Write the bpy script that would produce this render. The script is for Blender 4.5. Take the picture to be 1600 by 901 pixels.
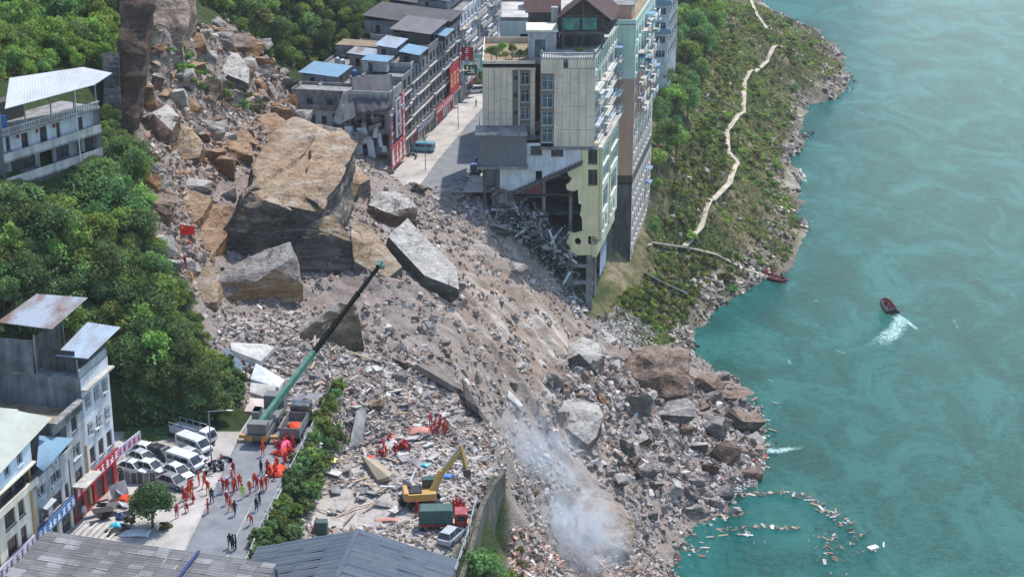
import bpy, bmesh, math, random
import numpy as np
from mathutils import Vector, Matrix, noise as mnoise
R = math.radians
random.seed(7); rng = np.random.default_rng(11)
for o in list(bpy.data.objects): bpy.data.objects.remove(o)
SC = bpy.context.scene
COL = SC.collection
# ------------------------------------------------------------------ camera, light, exposure
PITCH = R(20.0); CAM_Z = 91.0; FPX = 2726.0
cam_d = bpy.data.cameras.new('camera'); cam = bpy.data.objects.new('camera', cam_d); COL.objects.link(cam)
cam.location = (0, 0, CAM_Z); cam.rotation_euler = (R(90) - PITCH, 0, 0)
cam_d.sensor_width = 36.0; cam_d.lens = 36.0 * FPX / 1600.0
cam_d.clip_start = 1.0; cam_d.clip_end = 9000.0
SC.camera = cam
W = bpy.data.worlds.new("World"); SC.world = W; W.use_nodes = True
SUN_EL, SUN_AZ = R(60), R(34)          # azimuth measured from +Y towards +X
nt = W.node_tree; nt.nodes.clear()
sky = nt.nodes.new('ShaderNodeTexSky'); sky.sky_type = 'NISHITA'; sky.sun_disc = False
sky.sun_elevation = SUN_EL; sky.sun_rotation = SUN_AZ; sky.dust_density = 0.6; sky.air_density = 1.0; sky.ozone_density = 2.6
bg = nt.nodes.new('ShaderNodeBackground'); bg.inputs[1].default_value = 0.15
wo = nt.nodes.new('ShaderNodeOutputWorld')
nt.links.new(sky.outputs[0], bg.inputs[0]); nt.links.new(bg.outputs[0], wo.inputs[0])
sl = bpy.data.lights.new('sun', 'SUN'); sl.energy = 2.5; sl.angle = R(1.0); sl.color = (1.0, 0.955, 0.9)
sun = bpy.data.objects.new('sun', sl); COL.objects.link(sun)
sdir = Vector((math.sin(SUN_AZ) * math.cos(SUN_EL), math.cos(SUN_AZ) * math.cos(SUN_EL), math.sin(SUN_EL)))
sun.rotation_euler = sdir.to_track_quat('Z', 'Y').to_euler(); sun.location = (0, 150, 200)
SC.view_settings.view_transform = 'Standard'; SC.view_settings.look = 'None'
SC.view_settings.exposure = 1.0; SC.view_settings.gamma = 1.0
SC.cycles.max_bounces = 5; SC.cycles.diffuse_bounces = 2; SC.cycles.glossy_bounces = 2
SC.cycles.transparent_max_bounces = 8; SC.cycles.transmission_bounces = 2; SC.cycles.volume_bounces = 1
SC.cycles.use_denoising = True; SC.cycles.caustics_reflective = False; SC.cycles.caustics_refractive = False
SC.cycles.volume_step_rate = 2.0; SC.cycles.volume_max_steps = 128

# ------------------------------------------------------------------ survey helpers: photo measurements -> world metres
CP, SP = math.cos(PITCH), math.sin(PITCH)
def at_z(px, py, z):
    a = (px - 800) / FPX; v = (450.5 - py) / FPX
    dz = v * CP - SP; dy = CP + v * SP
    t = (z - CAM_Z) / dz
    return Vector((a * t, dy * t, z))
def at_d(px, py, d):
    a = (px - 800) / FPX; v = (450.5 - py) / FPX
    return Vector((a * d, (CP + v * SP) * d, CAM_Z + (v * CP - SP) * d))
def at_y(px, py, Y):
    v = (450.5 - py) / FPX
    return at_d(px, py, Y / (CP + v * SP))
def depth(p): return p[1] * CP + (CAM_Z - p[2]) * SP
def proj(X, Y, Z):
    d = Y * CP + (CAM_Z - Z) * SP; v = Y * SP - (CAM_Z - Z) * CP
    return 800 + FPX * X / d, 450.5 - FPX * v / d
def lin(c):
    c = c / 255.0
    return c / 12.92 if c <= 0.04045 else ((c + 0.055) / 1.055) ** 2.4
def rgb(r, g, b): return (lin(r), lin(g), lin(b), 1.0)

# ------------------------------------------------------------------ numpy noise
def _hash(ix, iy, s):
    h = (ix.astype(np.int64) * 374761393 + iy.astype(np.int64) * 668265263 + s * 974634777) & 0x7fffffff
    h = ((h ^ (h >> 13)) * 1274126177) & 0x7fffffff
    return ((h ^ (h >> 16)) & 0xffff) / 65535.0
def vnoise(x, y, s=0):
    ix, iy = np.floor(x), np.floor(y); fx, fy = x - ix, y - iy
    fx = fx * fx * (3 - 2 * fx); fy = fy * fy * (3 - 2 * fy)
    a, b, c, d = _hash(ix, iy, s), _hash(ix + 1, iy, s), _hash(ix, iy + 1, s), _hash(ix + 1, iy + 1, s)
    return (a + (b - a) * fx) * (1 - fy) + (c + (d - c) * fx) * fy
def fbm(x, y, s=0, oct=4):
    r = 0; a = 0.5
    for k in range(oct):
        r = r + a * (vnoise(x, y, s + k * 17) - 0.5); x, y, a = x * 2.03, y * 2.03, a * 0.5
    return r
def inpoly(X, Y, poly):
    ins = np.zeros(X.shape, bool); n = len(poly)
    for i in range(n):
        x0, y0 = poly[i][0], poly[i][1]; x1, y1 = poly[(i + 1) % n][0], poly[(i + 1) % n][1]
        c = (y0 > Y) != (y1 > Y)
        ins ^= c & (X < (x1 - x0) * (Y - y0) / ((y1 - y0) if y1 != y0 else 1e-9) + x0)
    return ins

# ------------------------------------------------------------------ object helpers
def tag(o, label=None, cat=None, group=None, kind=None):
    if label: o['label'] = label
    if cat:
        o['category'] = cat; o['kind'] = 'thing'
    if group: o['group'] = group
    if kind: o['kind'] = kind
    return o
def empty(name, loc=(0, 0, 0), rz=0.0, label=None, cat=None, group=None, parent=None):
    o = bpy.data.objects.new(name, None); COL.objects.link(o)
    o.location = loc; o.rotation_euler = (0, 0, rz); o.empty_display_size = 0.5
    if parent: o.parent = parent
    return tag(o, label, cat, group)
def link(name, me, parent=None, loc=None, rot=None):
    o = bpy.data.objects.new(name, me); COL.objects.link(o)
    if parent: o.parent = parent
    if loc is not None: o.location = loc
    if rot is not None: o.rotation_euler = rot
    return o
def copy_tree(o, parent=None):
    c = o.copy(); COL.objects.link(c)
    if parent: c.parent = parent
    for ch in list(o.children): copy_tree(ch, c)
    return c
class MB:
    """collects shapes; build() links them as one mesh object"""
    def __init__(s): s.v = []; s.f = []; s.m = []; s.cur = 0
    def mat(s, i): s.cur = i; return s
    def add(s, vs, fs):
        b = len(s.v); s.v += [tuple(p) for p in vs]
        for f in fs: s.f.append([i + b for i in f]); s.m.append(s.cur)
        return s
    def quad(s, a, b, c, d): return s.add([a, b, c, d], [(0, 1, 2, 3)])
    def box(s, x0, y0, z0, x1, y1, z1):
        return s.add([(x0, y0, z0), (x1, y0, z0), (x1, y1, z0), (x0, y1, z0), (x0, y0, z1), (x1, y0, z1), (x1, y1, z1), (x0, y1, z1)],
                     [(0, 3, 2, 1), (4, 5, 6, 7), (0, 1, 5, 4), (1, 2, 6, 5), (2, 3, 7, 6), (3, 0, 4, 7)])
    def cbox(s, c, sz, rot=None):
        hx, hy, hz = sz[0] / 2, sz[1] / 2, sz[2] / 2
        vs = [Vector(p) for p in [(-hx, -hy, -hz), (hx, -hy, -hz), (hx, hy, -hz), (-hx, hy, -hz), (-hx, -hy, hz), (hx, -hy, hz), (hx, hy, hz), (-hx, hy, hz)]]
        if rot is not None: vs = [rot @ v for v in vs]
        c = Vector(c)
        return s.add([v + c for v in vs], [(0, 3, 2, 1), (4, 5, 6, 7), (0, 1, 5, 4), (1, 2, 6, 5), (2, 3, 7, 6), (3, 0, 4, 7)])
    def bar(s, p0, p1, w, h=None, up=(0, 0, 1)):
        p0, p1 = Vector(p0), Vector(p1); h = h or w; d = (p1 - p0)
        if d.length < 1e-6: return s
        d.normalize(); u = Vector(up)
        if abs(d.dot(u)) > 0.97: u = Vector((1, 0, 0))
        r = d.cross(u).normalized() * (w / 2); t = r.cross(d).normalized() * (h / 2)
        return s.add([p0 - r - t, p0 + r - t, p0 + r + t, p0 - r + t, p1 - r - t, p1 + r - t, p1 + r + t, p1 - r + t],
                     [(0, 3, 2, 1), (4, 5, 6, 7), (0, 1, 5, 4), (1, 2, 6, 5), (2, 3, 7, 6), (3, 0, 4, 7)])
    def tube(s, p0, p1, r0, r1=None, n=8):
        p0, p1 = Vector(p0), Vector(p1); r1 = r0 if r1 is None else r1; d = (p1 - p0).normalized()
        u = Vector((0, 0, 1)) if abs(d.z) < 0.95 else Vector((1, 0, 0))
        a = d.cross(u).normalized(); b = d.cross(a)
        vs = []
        for p, r in ((p0, r0), (p1, r1)):
            for k in range(n):
                t = 2 * math.pi * k / n; vs.append(p + (a * math.cos(t) + b * math.sin(t)) * r)
        return s.add(vs, [(k, (k + 1) % n, n + (k + 1) % n, n + k) for k in range(n)] + [tuple(range(n - 1, -1, -1)), tuple(range(n, 2 * n))])
    def prism(s, poly, z0, z1):
        n = len(poly)
        return s.add([(p[0], p[1], z0) for p in poly] + [(p[0], p[1], z1) for p in poly],
                     [(k, (k + 1) % n, n + (k + 1) % n, n + k) for k in range(n)] + [tuple(range(n - 1, -1, -1)), tuple(range(n, 2 * n))])
    def extr(s, prof, y0, y1, ax='y'):
        """profile in (x,z) swept along y"""
        n = len(prof)
        return s.add([(p[0], y0, p[1]) for p in prof] + [(p[0], y1, p[1]) for p in prof],
                     [(n + k, n + (k + 1) % n, (k + 1) % n, k) for k in range(n)] + [tuple(range(n)), tuple(range(2 * n - 1, n - 1, -1))])
    def mesh(s, name, mats, smooth=False):
        me = bpy.data.meshes.new(name); me.from_pydata(s.v, [], s.f)
        for m in (mats if isinstance(mats, (list, tuple)) else [mats]): me.materials.append(m)
        me.polygons.foreach_set('material_index', s.m)
        if smooth: me.polygons.foreach_set('use_smooth', [True] * len(me.polygons))
        me.update(); return me
    def build(s, name, mats, parent=None, loc=None, rot=None, smooth=False):
        return link(name, s.mesh(name, mats, smooth), parent, loc, rot)
def fast_mesh(name, V, F, mats, col=None, smooth=False, mi=None):
    """V (n,3), F (m,k) arrays"""
    me = bpy.data.meshes.new(name); V = np.asarray(V, np.float32); F = np.asarray(F, np.int32); k = F.shape[1]
    me.vertices.add(len(V)); me.vertices.foreach_set('co', V.ravel())
    me.loops.add(F.size); me.loops.foreach_set('vertex_index', F.ravel())
    me.polygons.add(len(F)); me.polygons.foreach_set('loop_start', np.arange(0, F.size, k, dtype=np.int32))
    me.polygons.foreach_set('loop_total', np.full(len(F), k, np.int32))
    for m in (mats if isinstance(mats, (list, tuple)) else [mats]): me.materials.append(m)
    if mi is not None: me.polygons.foreach_set('material_index', np.asarray(mi, np.int32))
    me.polygons.foreach_set('use_smooth', np.full(len(F), bool(smooth)))
    me.update(calc_edges=True)
    if col is not None:
        for nm, c in col.items():
            at = me.attributes.new(nm, 'FLOAT_COLOR', 'POINT'); at.data.foreach_set('color', np.asarray(c, np.float32).ravel())
    return me

# ------------------------------------------------------------------ materials
MATS = {}
class NB:
    def __init__(s, name):
        s.m = bpy.data.materials.new(name); s.m.use_nodes = True; s.t = s.m.node_tree; s.n = s.t.nodes
        s.b = s.n['Principled BSDF']; s.o = s.n['Material Output']
    def node(s, typ, **kw):
        n = s.n.new(typ)
        for k, v in kw.items():
            if k[0] == 'i' and k[1:].isdigit(): s.put(n.inputs[int(k[1:])], v)
            else: setattr(n, k, v)
        return n
    def put(s, sock, v):
        if hasattr(v, 'is_output') or isinstance(v, bpy.types.NodeSocket): s.t.links.new(v, sock)
        else: sock.default_value = v
    def coord(s, kind='Object'): return s.node('ShaderNodeTexCoord').outputs[kind]
    def geo(s, k): return s.node('ShaderNodeNewGeometry').outputs[k]
    def mapping(s, vec, scale=(1, 1, 1), rot=(0, 0, 0)):
        n = s.node('ShaderNodeMapping'); s.put(n.inputs['Vector'], vec); n.inputs['Scale'].default_value = scale; n.inputs['Rotation'].default_value = rot
        return n.outputs[0]
    def noise(s, vec, scale, detail=4, rough=0.55, dist=0.0, fac=True):
        n = s.node('ShaderNodeTexNoise'); s.put(n.inputs['Vector'], vec); n.inputs['Scale'].default_value = scale
        n.inputs['Detail'].default_value = detail; n.inputs['Roughness'].default_value = rough; n.inputs['Distortion'].default_value = dist
        return n.outputs[0 if fac else 1]
    def voro(s, vec, scale, out='Distance', feature='F1'):
        n = s.node('ShaderNodeTexVoronoi', feature=feature); s.put(n.inputs['Vector'], vec); n.inputs['Scale'].default_value = scale
        return n.outputs[out]
    def ramp(s, fac, stops):
        n = s.node('ShaderNodeValToRGB'); s.put(n.inputs[0], fac); e = n.color_ramp.elements
        while len(e) > 1: e.remove(e[0])
        for i, (p, c) in enumerate(stops):
            c = c if isinstance(c, tuple) else (c, c, c, 1)
            if i == 0: e[0].position = p; e[0].color = c
            else: x = e.new(p); x.color = c
        return n.outputs[0]
    def mix(s, fac, a, b, mode='MIX'):
        n = s.node('ShaderNodeMix', data_type='RGBA', blend_type=mode)
        s.put(n.inputs[0], fac); s.put(n.inputs[6], a); s.put(n.inputs[7], b); return n.outputs[2]
    def math(s, op, a, b=0.0, clamp=False):
        n = s.node('ShaderNodeMath', operation=op, use_clamp=clamp); s.put(n.inputs[0], a); s.put(n.inputs[1], b); return n.outputs[0]
    def sep(s, v): return s.node('ShaderNodeSeparateXYZ', i0=v).outputs
    def attr(s, name, out='Color'):
        n = s.node('ShaderNodeAttribute'); n.attribute_name = name; return n.outputs[out]
    def bump(s, h, strength=0.5, dist=0.1):
        n = s.node('ShaderNodeBump'); n.inputs['Strength'].default_value = strength; n.inputs['Distance'].default_value = dist
        s.put(n.inputs['Height'], h); s.put(s.b.inputs['Normal'], n.outputs[0]); return n
    def done(s, color=None, rough=0.9, spec=0.3, metal=0.0):
        if color is not None: s.put(s.b.inputs['Base Color'], color)
        s.put(s.b.inputs['Roughness'], rough); s.b.inputs['Specular IOR Level'].default_value = spec; s.b.inputs['Metallic'].default_value = metal
        return s.m
def paint(name, c, rough=0.6, spec=0.35, metal=0.0, dirt=0.25, scale=0.6, dirtc=None, vary=0):
    """painted / plastered surface with soft wear"""
    if name in MATS: return MATS[name]
    b = NB(name); co = b.geo('Position')
    n1 = b.noise(co, scale, 6, 0.6); n2 = b.noise(b.mapping(co, (1.6, 1.6, 0.18)), scale * 2.2, 4, 0.6)
    f = b.ramp(b.math('MULTIPLY', n1, n2), [(0.14, 1.0), (0.34, 0.0)])
    f = b.math('MULTIPLY', f, dirt)
    d = dirtc or (c[0] * 0.35, c[1] * 0.34, c[2] * 0.32, 1)
    col = b.mix(f, c, d)
    if vary: hv = b.node('ShaderNodeHueSaturation'); r_ = b.node('ShaderNodeObjectInfo').outputs['Random']; b.put(hv.inputs['Value'], b.math('ADD', b.math('MULTIPLY', r_, vary), 1 - vary * .6)); b.put(hv.inputs['Hue'], b.math('ADD', b.math('MULTIPLY', r_, .03), .485)); b.put(hv.inputs['Color'], col); col = hv.outputs[0]
    MATS[name] = b.done(col, rough, spec, metal); return MATS[name]
def rock_mat(name, a, c, e, dust=None, dust_amt=0.7, streak=None, sc=0.12, bumps=0.9):
    b = NB(name); co = b.coord('Object'); oi = b.node('ShaderNodeObjectInfo'); ad = b.node('ShaderNodeVectorMath', operation='ADD'); b.put(ad.inputs[0], co); cx = b.node('ShaderNodeCombineXYZ'); r9 = b.math('MULTIPLY', oi.outputs['Random'], 90.0)
    for k in range(3): b.put(cx.inputs[k], r9)
    if name not in ('cliff_rock', 'scar_rock'): co = b.geo('Position')
    n = b.noise(co, sc * 1.5, 10, 0.68, 0.4); col = b.ramp(n, [(0.34, a), (0.5, c), (0.66, e)])
    bed = b.noise(b.mapping(co, (0.5, 0.6, 1.9), (R(24), R(14), 0)), 0.8, 8, 0.74, 1.2); col = b.mix(b.ramp(bed, [(0.44, 0.5), (0.56, 0.0)]), col, (a[0] * .62, a[1] * .6, a[2] * .58, 1))
    n2 = b.noise(co, 2.4, 8, 0.72); col = b.mix(b.ramp(n2, [(0.36, 0.5), (0.54, 0.0)]), col, (a[0] * .45, a[1] * .45, a[2] * .45, 1))
    n3 = b.noise(co, 5.5, 4, 0.7); col = b.mix(b.ramp(n3, [(0.56, 0.0), (0.7, 0.35)]), col, (min(1, e[0] * 1.25), min(1, e[1] * 1.25), min(1, e[2] * 1.25), 1))
    if streak:
        st = b.noise(b.mapping(co, (0.16, 0.16, 1.6), (R(18), R(-22), 0)), 0.5, 8, 0.75, 0.8)
        col = b.mix(b.ramp(st, [(0.50, 0.0), (0.62, 0.5)]), col, streak)
    if dust:
        nz = b.sep(b.geo('Normal'))[2]; dn = b.noise(co, sc * 5, 8, 0.7)
        f = b.math('MULTIPLY', b.ramp(nz, [(0.45, 0.0), (0.85, 1.0)]), b.ramp(dn, [(0.34, 0.0), (0.66, dust_amt)])); col = b.mix(f, col, dust)
    cn = b.noise(b.mapping(co, (1, 1, 1.8), (.4, .2, .6)), .22, 6, .62, .8); cf = b.ramp(b.math('ABSOLUTE', b.math('SUBTRACT', cn, .5)), [(0.0, 1.0), (0.010, 0.0)]); cf = b.math('MULTIPLY', cf, b.ramp(b.noise(co, .13, 2), [(.45, 0.0), (.6, 1.0)])); col = b.mix(b.math('MULTIPLY', cf, .6), col, (a[0] * .35, a[1] * .35, a[2] * .35, 1))
    h = b.math('ADD', b.math('ADD', b.noise(co, 0.9, 10, 0.72), b.math('MULTIPLY', bed, .8)), b.math('MULTIPLY', cf, -.7)); b.bump(h, bumps, 0.6)
    MATS[name] = b.done(col, 0.95, 0.2); return MATS[name]
rock_mat('ochre_rock', rgb(126, 96, 66), rgb(164, 132, 96), rgb(184, 158, 124), rgb(196, 184, 166), 0.4, streak=rgb(198, 188, 174))
rock_mat('orange_rock', rgb(126, 90, 58), rgb(158, 118, 80), rgb(178, 144, 106), rgb(188, 170, 148), 0.6)
rock_mat('pale_rock', rgb(150, 142, 132), rgb(178, 170, 158), rgb(196, 188, 176), rgb(208, 202, 194), 0.7)
rock_mat('grey_rock', rgb(104, 98, 92), rgb(138, 130, 122), rgb(160, 152, 144), rgb(186, 178, 170), 0.9)
rock_mat('brown_rock', rgb(92, 70, 56), rgb(126, 100, 82), rgb(148, 122, 104), rgb(172, 156, 142), 0.7)
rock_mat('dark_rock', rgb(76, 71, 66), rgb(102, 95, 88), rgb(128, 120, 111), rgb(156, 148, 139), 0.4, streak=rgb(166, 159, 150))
rock_mat('shaded_olive_rock', rgb(88, 76, 60), rgb(112, 98, 78), rgb(132, 118, 96), rgb(160, 150, 134), 0.4)  # olive brown deepened: the shade of the standing face is mixed into its colour
rock_mat('cliff_rock', rgb(74, 60, 50), rgb(100, 82, 68), rgb(122, 102, 86), rgb(150, 130, 112), 0.5)
rock_mat('scar_rock', rgb(140, 116, 98), rgb(176, 152, 132), rgb(196, 178, 160), rgb(200, 188, 176), 0.5)
# ------------------------------------------------------------------ ground: surveyed points -> height field
RIV = -35.0
ctrl_px = [
 (640,300,0),(720,300,0),(700,200,0),(650,240,0),(750,130,0),(600,200,0.5),(560,200,1),(520,160,1.5),(600,150,0.5),(660,120,0.5),
 (480,760,-5),(560,700,-5),(640,800,-5),(700,780,-5),(560,850,-5),(500,800,-5),(600,690,-4),(640,660,-3.4),(690,640,-4),(720,700,-5),
 (370,600,1),(430,560,2),(400,500,3.4),(480,520,2.6),(560,560,0.8),(620,620,-2.4),(700,560,-3),(640,500,1),(560,460,3.6),(620,420,4.5),(450,440,4),
 (470,620,0.2),(520,600,-0.3),(640,300,1),(700,320,-0.5),(660,380,2),(720,420,-3),(760,350,-2),(800,420,-8),(850,480,-13),(800,520,-10),(740,480,-4.5),
 (880,520,-17),(900,600,-20),(820,600,-12.5),(760,600,-8),(740,650,-7.5),(820,660,-16),(860,700,-20),(950,700,-25),(1050,700,-29.5),(1000,600,-25),
 (930,540,-21.5),(1060,580,-31),(1100,650,-32.5),(900,780,-25),(1000,780,-30),(1040,840,-33.5),(960,860,-29),(850,800,-21),(860,880,-24.5),(810,850,-16),
 (820,780,-15),(800,720,-10),(780,690,-7),(780,890,-16),(900,900,-28),
 (330,480,4),(300,420,8),(270,330,14),(250,250,19),(230,180,23),(300,100,26),(300,180,20),(400,180,15),(400,100,18),(260,40,34),(330,45,30),(440,130,10),(480,200,6),
 (360,300,12),(340,380,8),
 (340,655,0),(300,600,4),(250,500,10),(230,400,17),(205,270,25),(60,290,26.5),(155,250,26),(100,350,22),(100,430,14),(30,330,24),
 (50,100,30),(130,90,33),(100,20,34),(150,0,36),(20,40,31),
 (400,60,20),(500,30,16),(560,40,14),(450,0,22),(560,0,14),(500,130,4),(470,110,8),
 (1050,250,-12),(1040,150,-6),(1050,60,-4),(1100,300,-24),(1100,200,-16),(1100,100,-10),(1160,180,-22),(1165,100,-18),(1220,80,-22),(1180,20,-18),(1130,20,-10),
 (1080,10,-4),(1200,150,-28),(1260,100,-31),(1040,385,-26),(1150,415,-33),(1060,440,-29),(1000,480,-26),(1040,510,-31),(1200,300,-32),(1190,220,-29),(930,500,-22.5),
 (1100,460,-33),(960,490,-24),
]
shore_px = [(1060,901),(1072,868),(1085,835),(1110,815),(1140,800),(1180,765),(1192,700),(1190,640),(1140,590),(1072,548),(1080,520),(1112,488),(1145,455),(1170,440),(1225,425),(1238,390),
            (1262,350),(1238,310),(1252,285),(1214,250),(1240,205),(1250,165),(1318,112),(1300,70),(1270,45),(1200,15),(1150,-20),(1080,-60)]
ctrl = [tuple(at_z(*c)) for c in ctrl_px]
shore = [at_z(x, y, RIV) for x, y in shore_px]
for i, p in enumerate(shore):
    ctrl.append(tuple(p)); ctrl.append((p.x + 8, p.y - 3, RIV - 2.5))
for x, y in [(1300,880),(1300,760),(1350,600),(1300,480),(1400,300),(1450,120),(1500,0),(1200,880),(1580,700),(1580,300)]:
    ctrl.append(tuple(at_z(x, y, RIV - 6)))
ctrl += [(-49,150,0),(-38,150,0),(-27,150,0),(-49,175,0),(-27.5,175,0),(-47,190,0),(-36,192,0),(-25.5,197,0),(-25,205,0.4),(-23.5,150,-5),(-23.7,172,-5),(-22.8,190,-5),(-22,200,-4.6),
  (-8,150,-5),(-8,165,-5),(-5.5,178,-5),(-2.5,150,-16),(-2.5,165,-16),(-0.5,178,-16),(1.2,190,-15.5),(-3.6,190,-5),(-1.6,197,-5),(2.2,199,-14),
  (-60,450,45),(-40,520,40),(-120,300,60),(-150,400,110),(-100,200,55),(-90,150,40),(-60,150,2),(-75,170,14),(-64,185,2),(-56,196,4),(-70,190,14),(-120,150,70),(-110,260,60),(-90,320,48),
  (-2,420,0),(2,480,0),(10,600,2),(-20,480,0),(-30,600,18),(-6,300,-1),(-4,330,0),(2,385,0),(8,470,0),(16,560,0),(8,340,-1),(12,400,-1),(-16,400,0),(-18,350,0.5),
  (-400,150,200),(-400,500,260),(-400,1000,300),(-100,1000,200),(60,900,0),(40,700,-3),(150,150,-42),(150,500,-42),(160,900,-42),(300,300,-44),(300,900,-44),
  (-60,120,0),(-30,120,0),(-8,120,-6),(20,120,-32),(60,120,-42),(-120,120,60)]
ctrl = np.array(ctrl, float)
def _rbf():
    P = ctrl[:, :2]; n = len(P)
    D = np.sqrt(((P[:, None] - P[None]) ** 2).sum(-1))
    A = np.zeros((n + 3, n + 3)); A[:n, :n] = D - np.eye(n) * 0.25; A[:n, n] = 1; A[:n, n + 1:] = P; A[n, :n] = 1; A[n + 1:, :n] = P.T
    return np.linalg.solve(A, np.concatenate([ctrl[:, 2], [0, 0, 0]]))
_w = _rbf()
def _axis(segs):
    out = []
    for a, b, s in segs: out += list(np.arange(a, b, s))
    return np.array(out + [segs[-1][1]], float)
GX = _axis([(-400,-130,10),(-130,-70,2),(-70,52,0.5),(52,130,1.5),(130,200,10)])
GY = _axis([(120,160,2),(160,340,0.5),(340,470,1.0),(470,720,3),(720,1000,15)])
XX, YY = np.meshgrid(GX, GY)
ZZ = np.zeros(XX.shape)
for i in range(len(GY)):
    d = np.sqrt((XX[i][:, None] - ctrl[None, :, 0]) ** 2 + (YY[i][:, None] - ctrl[None, :, 1]) ** 2)
    ZZ[i] = d @ _w[:-3] + _w[-3] + _w[-2] * XX[i] + _w[-1] * YY[i]
BASE = ZZ.copy()
def hgt(x, y, Z=None):
    Z = ZZ if Z is None else Z
    x = np.atleast_1d(np.asarray(x, float)); y = np.atleast_1d(np.asarray(y, float))
    i = np.clip(np.searchsorted(GX, x) - 1, 0, len(GX) - 2); j = np.clip(np.searchsorted(GY, y) - 1, 0, len(GY) - 2)
    fx = np.clip((x - GX[i]) / (GX[i + 1] - GX[i]), 0, 1); fy = np.clip((y - GY[j]) / (GY[j + 1] - GY[j]), 0, 1)
    return (Z[j, i] * (1 - fx) + Z[j, i + 1] * fx) * (1 - fy) + (Z[j + 1, i] * (1 - fx) + Z[j + 1, i + 1] * fx) * fy
def H(x, y): return float(hgt(x, y)[0])
_ds = np.arange(150, 900, 0.5)
def hit(px, py):
    a = (px - 800) / FPX; v = (450.5 - py) / FPX
    X, Y, Zr = a * _ds, (CP + v * SP) * _ds, CAM_Z + (v * CP - SP) * _ds
    u = hgt(X, Y) > Zr
    k = int(np.argmax(u)) if u.any() else len(_ds) - 1
    return Vector((X[k], Y[k], H(X[k], Y[k])))
def wpoly(pts): return [tuple(hit(x, y))[:2] for x, y in pts]
# zones (world polygons found by sighting onto the ground)
debris_poly = wpoly([(300,60),(235,100),(215,200),(222,260),(240,330),(235,400),(262,440),(300,490),(318,540),(345,575),(352,610),(400,640),(405,650),(500,640),(498,660),(470,830),(480,900),(700,900),(745,790),(790,742),(800,850),(790,900),
   (1060,901),(1085,835),(1140,805),(1190,760),(1200,700),(1195,640),(1145,590),(1072,545),(985,545),(960,500),(925,500),(880,450),(800,340),(760,300),(720,290),(640,300),(600,250),(560,230),(480,200),(450,160),(440,110),(400,60),(350,30)])
platform_poly = [(-24.4,150),(-24.4,196),(-14,204),(-4,203),(-2,197),(-5.5,180),(-8,150)]
bank_poly = wpoly([(925,500),(960,500),(985,545),(1072,545),(1112,488),(1170,440),(1230,425),(1262,350),(1214,250),(1250,165),(1318,112),(1270,45),(1180,10),(1100,0),(1040,40),(1030,300),(1000,440)])
in_deb = inpoly(XX, YY, debris_poly); in_plat = inpoly(XX, YY, platform_poly)
in_bank = (XX > 14) & ~in_deb & (YY > 285)
def blur(a, n):
    a = a.astype(float)
    for _ in range(n):
        a[1:-1] = (a[:-2] + 2 * a[1:-1] + a[2:]) / 4; a[:, 1:-1] = (a[:, :-2] + 2 * a[:, 1:-1] + a[:, 2:]) / 4
    return a
m_deb = blur(in_deb, 3); m_bank = blur(in_bank, 4); m_plat = blur(in_plat, 2)
rough = fbm(XX / 9, YY / 9, 3, 4) * 3.2 + np.abs(fbm(XX / 2.6, YY / 2.6, 8, 4)) * 2.2
# slide grooves run down the fall line to the river
u_ = XX * 0.80 - YY * 0.60; w_ = XX * 0.60 + YY * 0.80
groove = fbm(w_ / 2.0, u_ / 24, 21, 4) * 4.6
gz = np.clip(1 - np.hypot((XX - 3) / 24, (YY - 262) / 38), 0, 1)
ZZ = ZZ + m_deb * (1 - 0.85 * m_plat) * (rough * (1 - 0.5 * gz) + groove * np.clip(gz * 2, 0, 1) - 0.3)
ZZ = ZZ + m_deb * (1 - m_plat) * (fbm(XX / 1.1, YY / 1.1, 51, 3) * .9 + np.abs(fbm(w_ / 1.2, u_ / 7, 52, 3)) * 1.6 * (.4 + gz))
ZZ = ZZ + m_plat * fbm(XX / 3, YY / 3, 5, 3) * 0.5
ZZ = ZZ + m_bank * (fbm(XX / 12, YY / 12, 31, 5) * 3.0 + np.abs(fbm(XX / 4, YY / 4, 33, 4)) * 2.0)
hill = (XX < -34) & ~in_deb & ((YY > 200) | (XX < -62)); ZZ = ZZ + blur(hill, 4) * fbm(XX / 7, YY / 7, 41, 4) * 2.0
# keep anything meant to be dry above the water and the river bed below it
near_shore = np.abs(BASE - RIV) < 0.5
# flat lower-town yard, lower road and upper road
def road_x(Y): return np.interp(Y, [120,169,197,215,309,385,480,600], [-37.5,-31.6,-28.6,-26.6,-12.2,-4.6,4.5,18])
flat1 = (YY < 199) & (XX > -62) & (XX < road_x(YY) + 4.4); ZZ = np.where(flat1, 0.0, ZZ)
flat2 = (YY > 312 - 14 * (XX < -7)) & (YY < 620) & (np.abs(XX - road_x(YY)) < 13); ZZ = np.where(flat2 & (~in_deb | (YY > 306)), 0.0, ZZ)
kx = np.zeros(XX.shape + (4,), np.float32); kx[..., 3] = m_plat
kx[..., 0] = m_deb; kx[..., 1] = m_bank; kx[..., 2] = np.clip(gz * 1.6, 0, 1)
b = NB('ground'); co = b.geo('Position'); z = b.sep(b.attr('zone'))
n1 = b.noise(co, 0.10, 8, 0.65, 0.3); n2 = b.noise(co, 0.9, 8, 0.7); n3 = b.noise(co, 3.0, 5, 0.7)
rub = b.ramp(n1, [(0.3, rgb(120, 108, 99)), (0.45, rgb(150, 138, 129)), (0.58, rgb(140, 126, 115)), (0.72, rgb(170, 158, 148))])
rub = b.mix(b.ramp(n2, [(0.38, 0.45), (0.56, 0.0)]), rub, rgb(104, 90, 80))
rub = b.mix(b.ramp(n3, [(0.55, 0.0), (0.68, 0.6)]), rub, rgb(196, 188, 180))
dirt = b.noise(b.mapping(co, (0.30, 0.9, 0.6), (0, 0, R(-36.9))), 0.28, 8, 0.66, 0.4)
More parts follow.
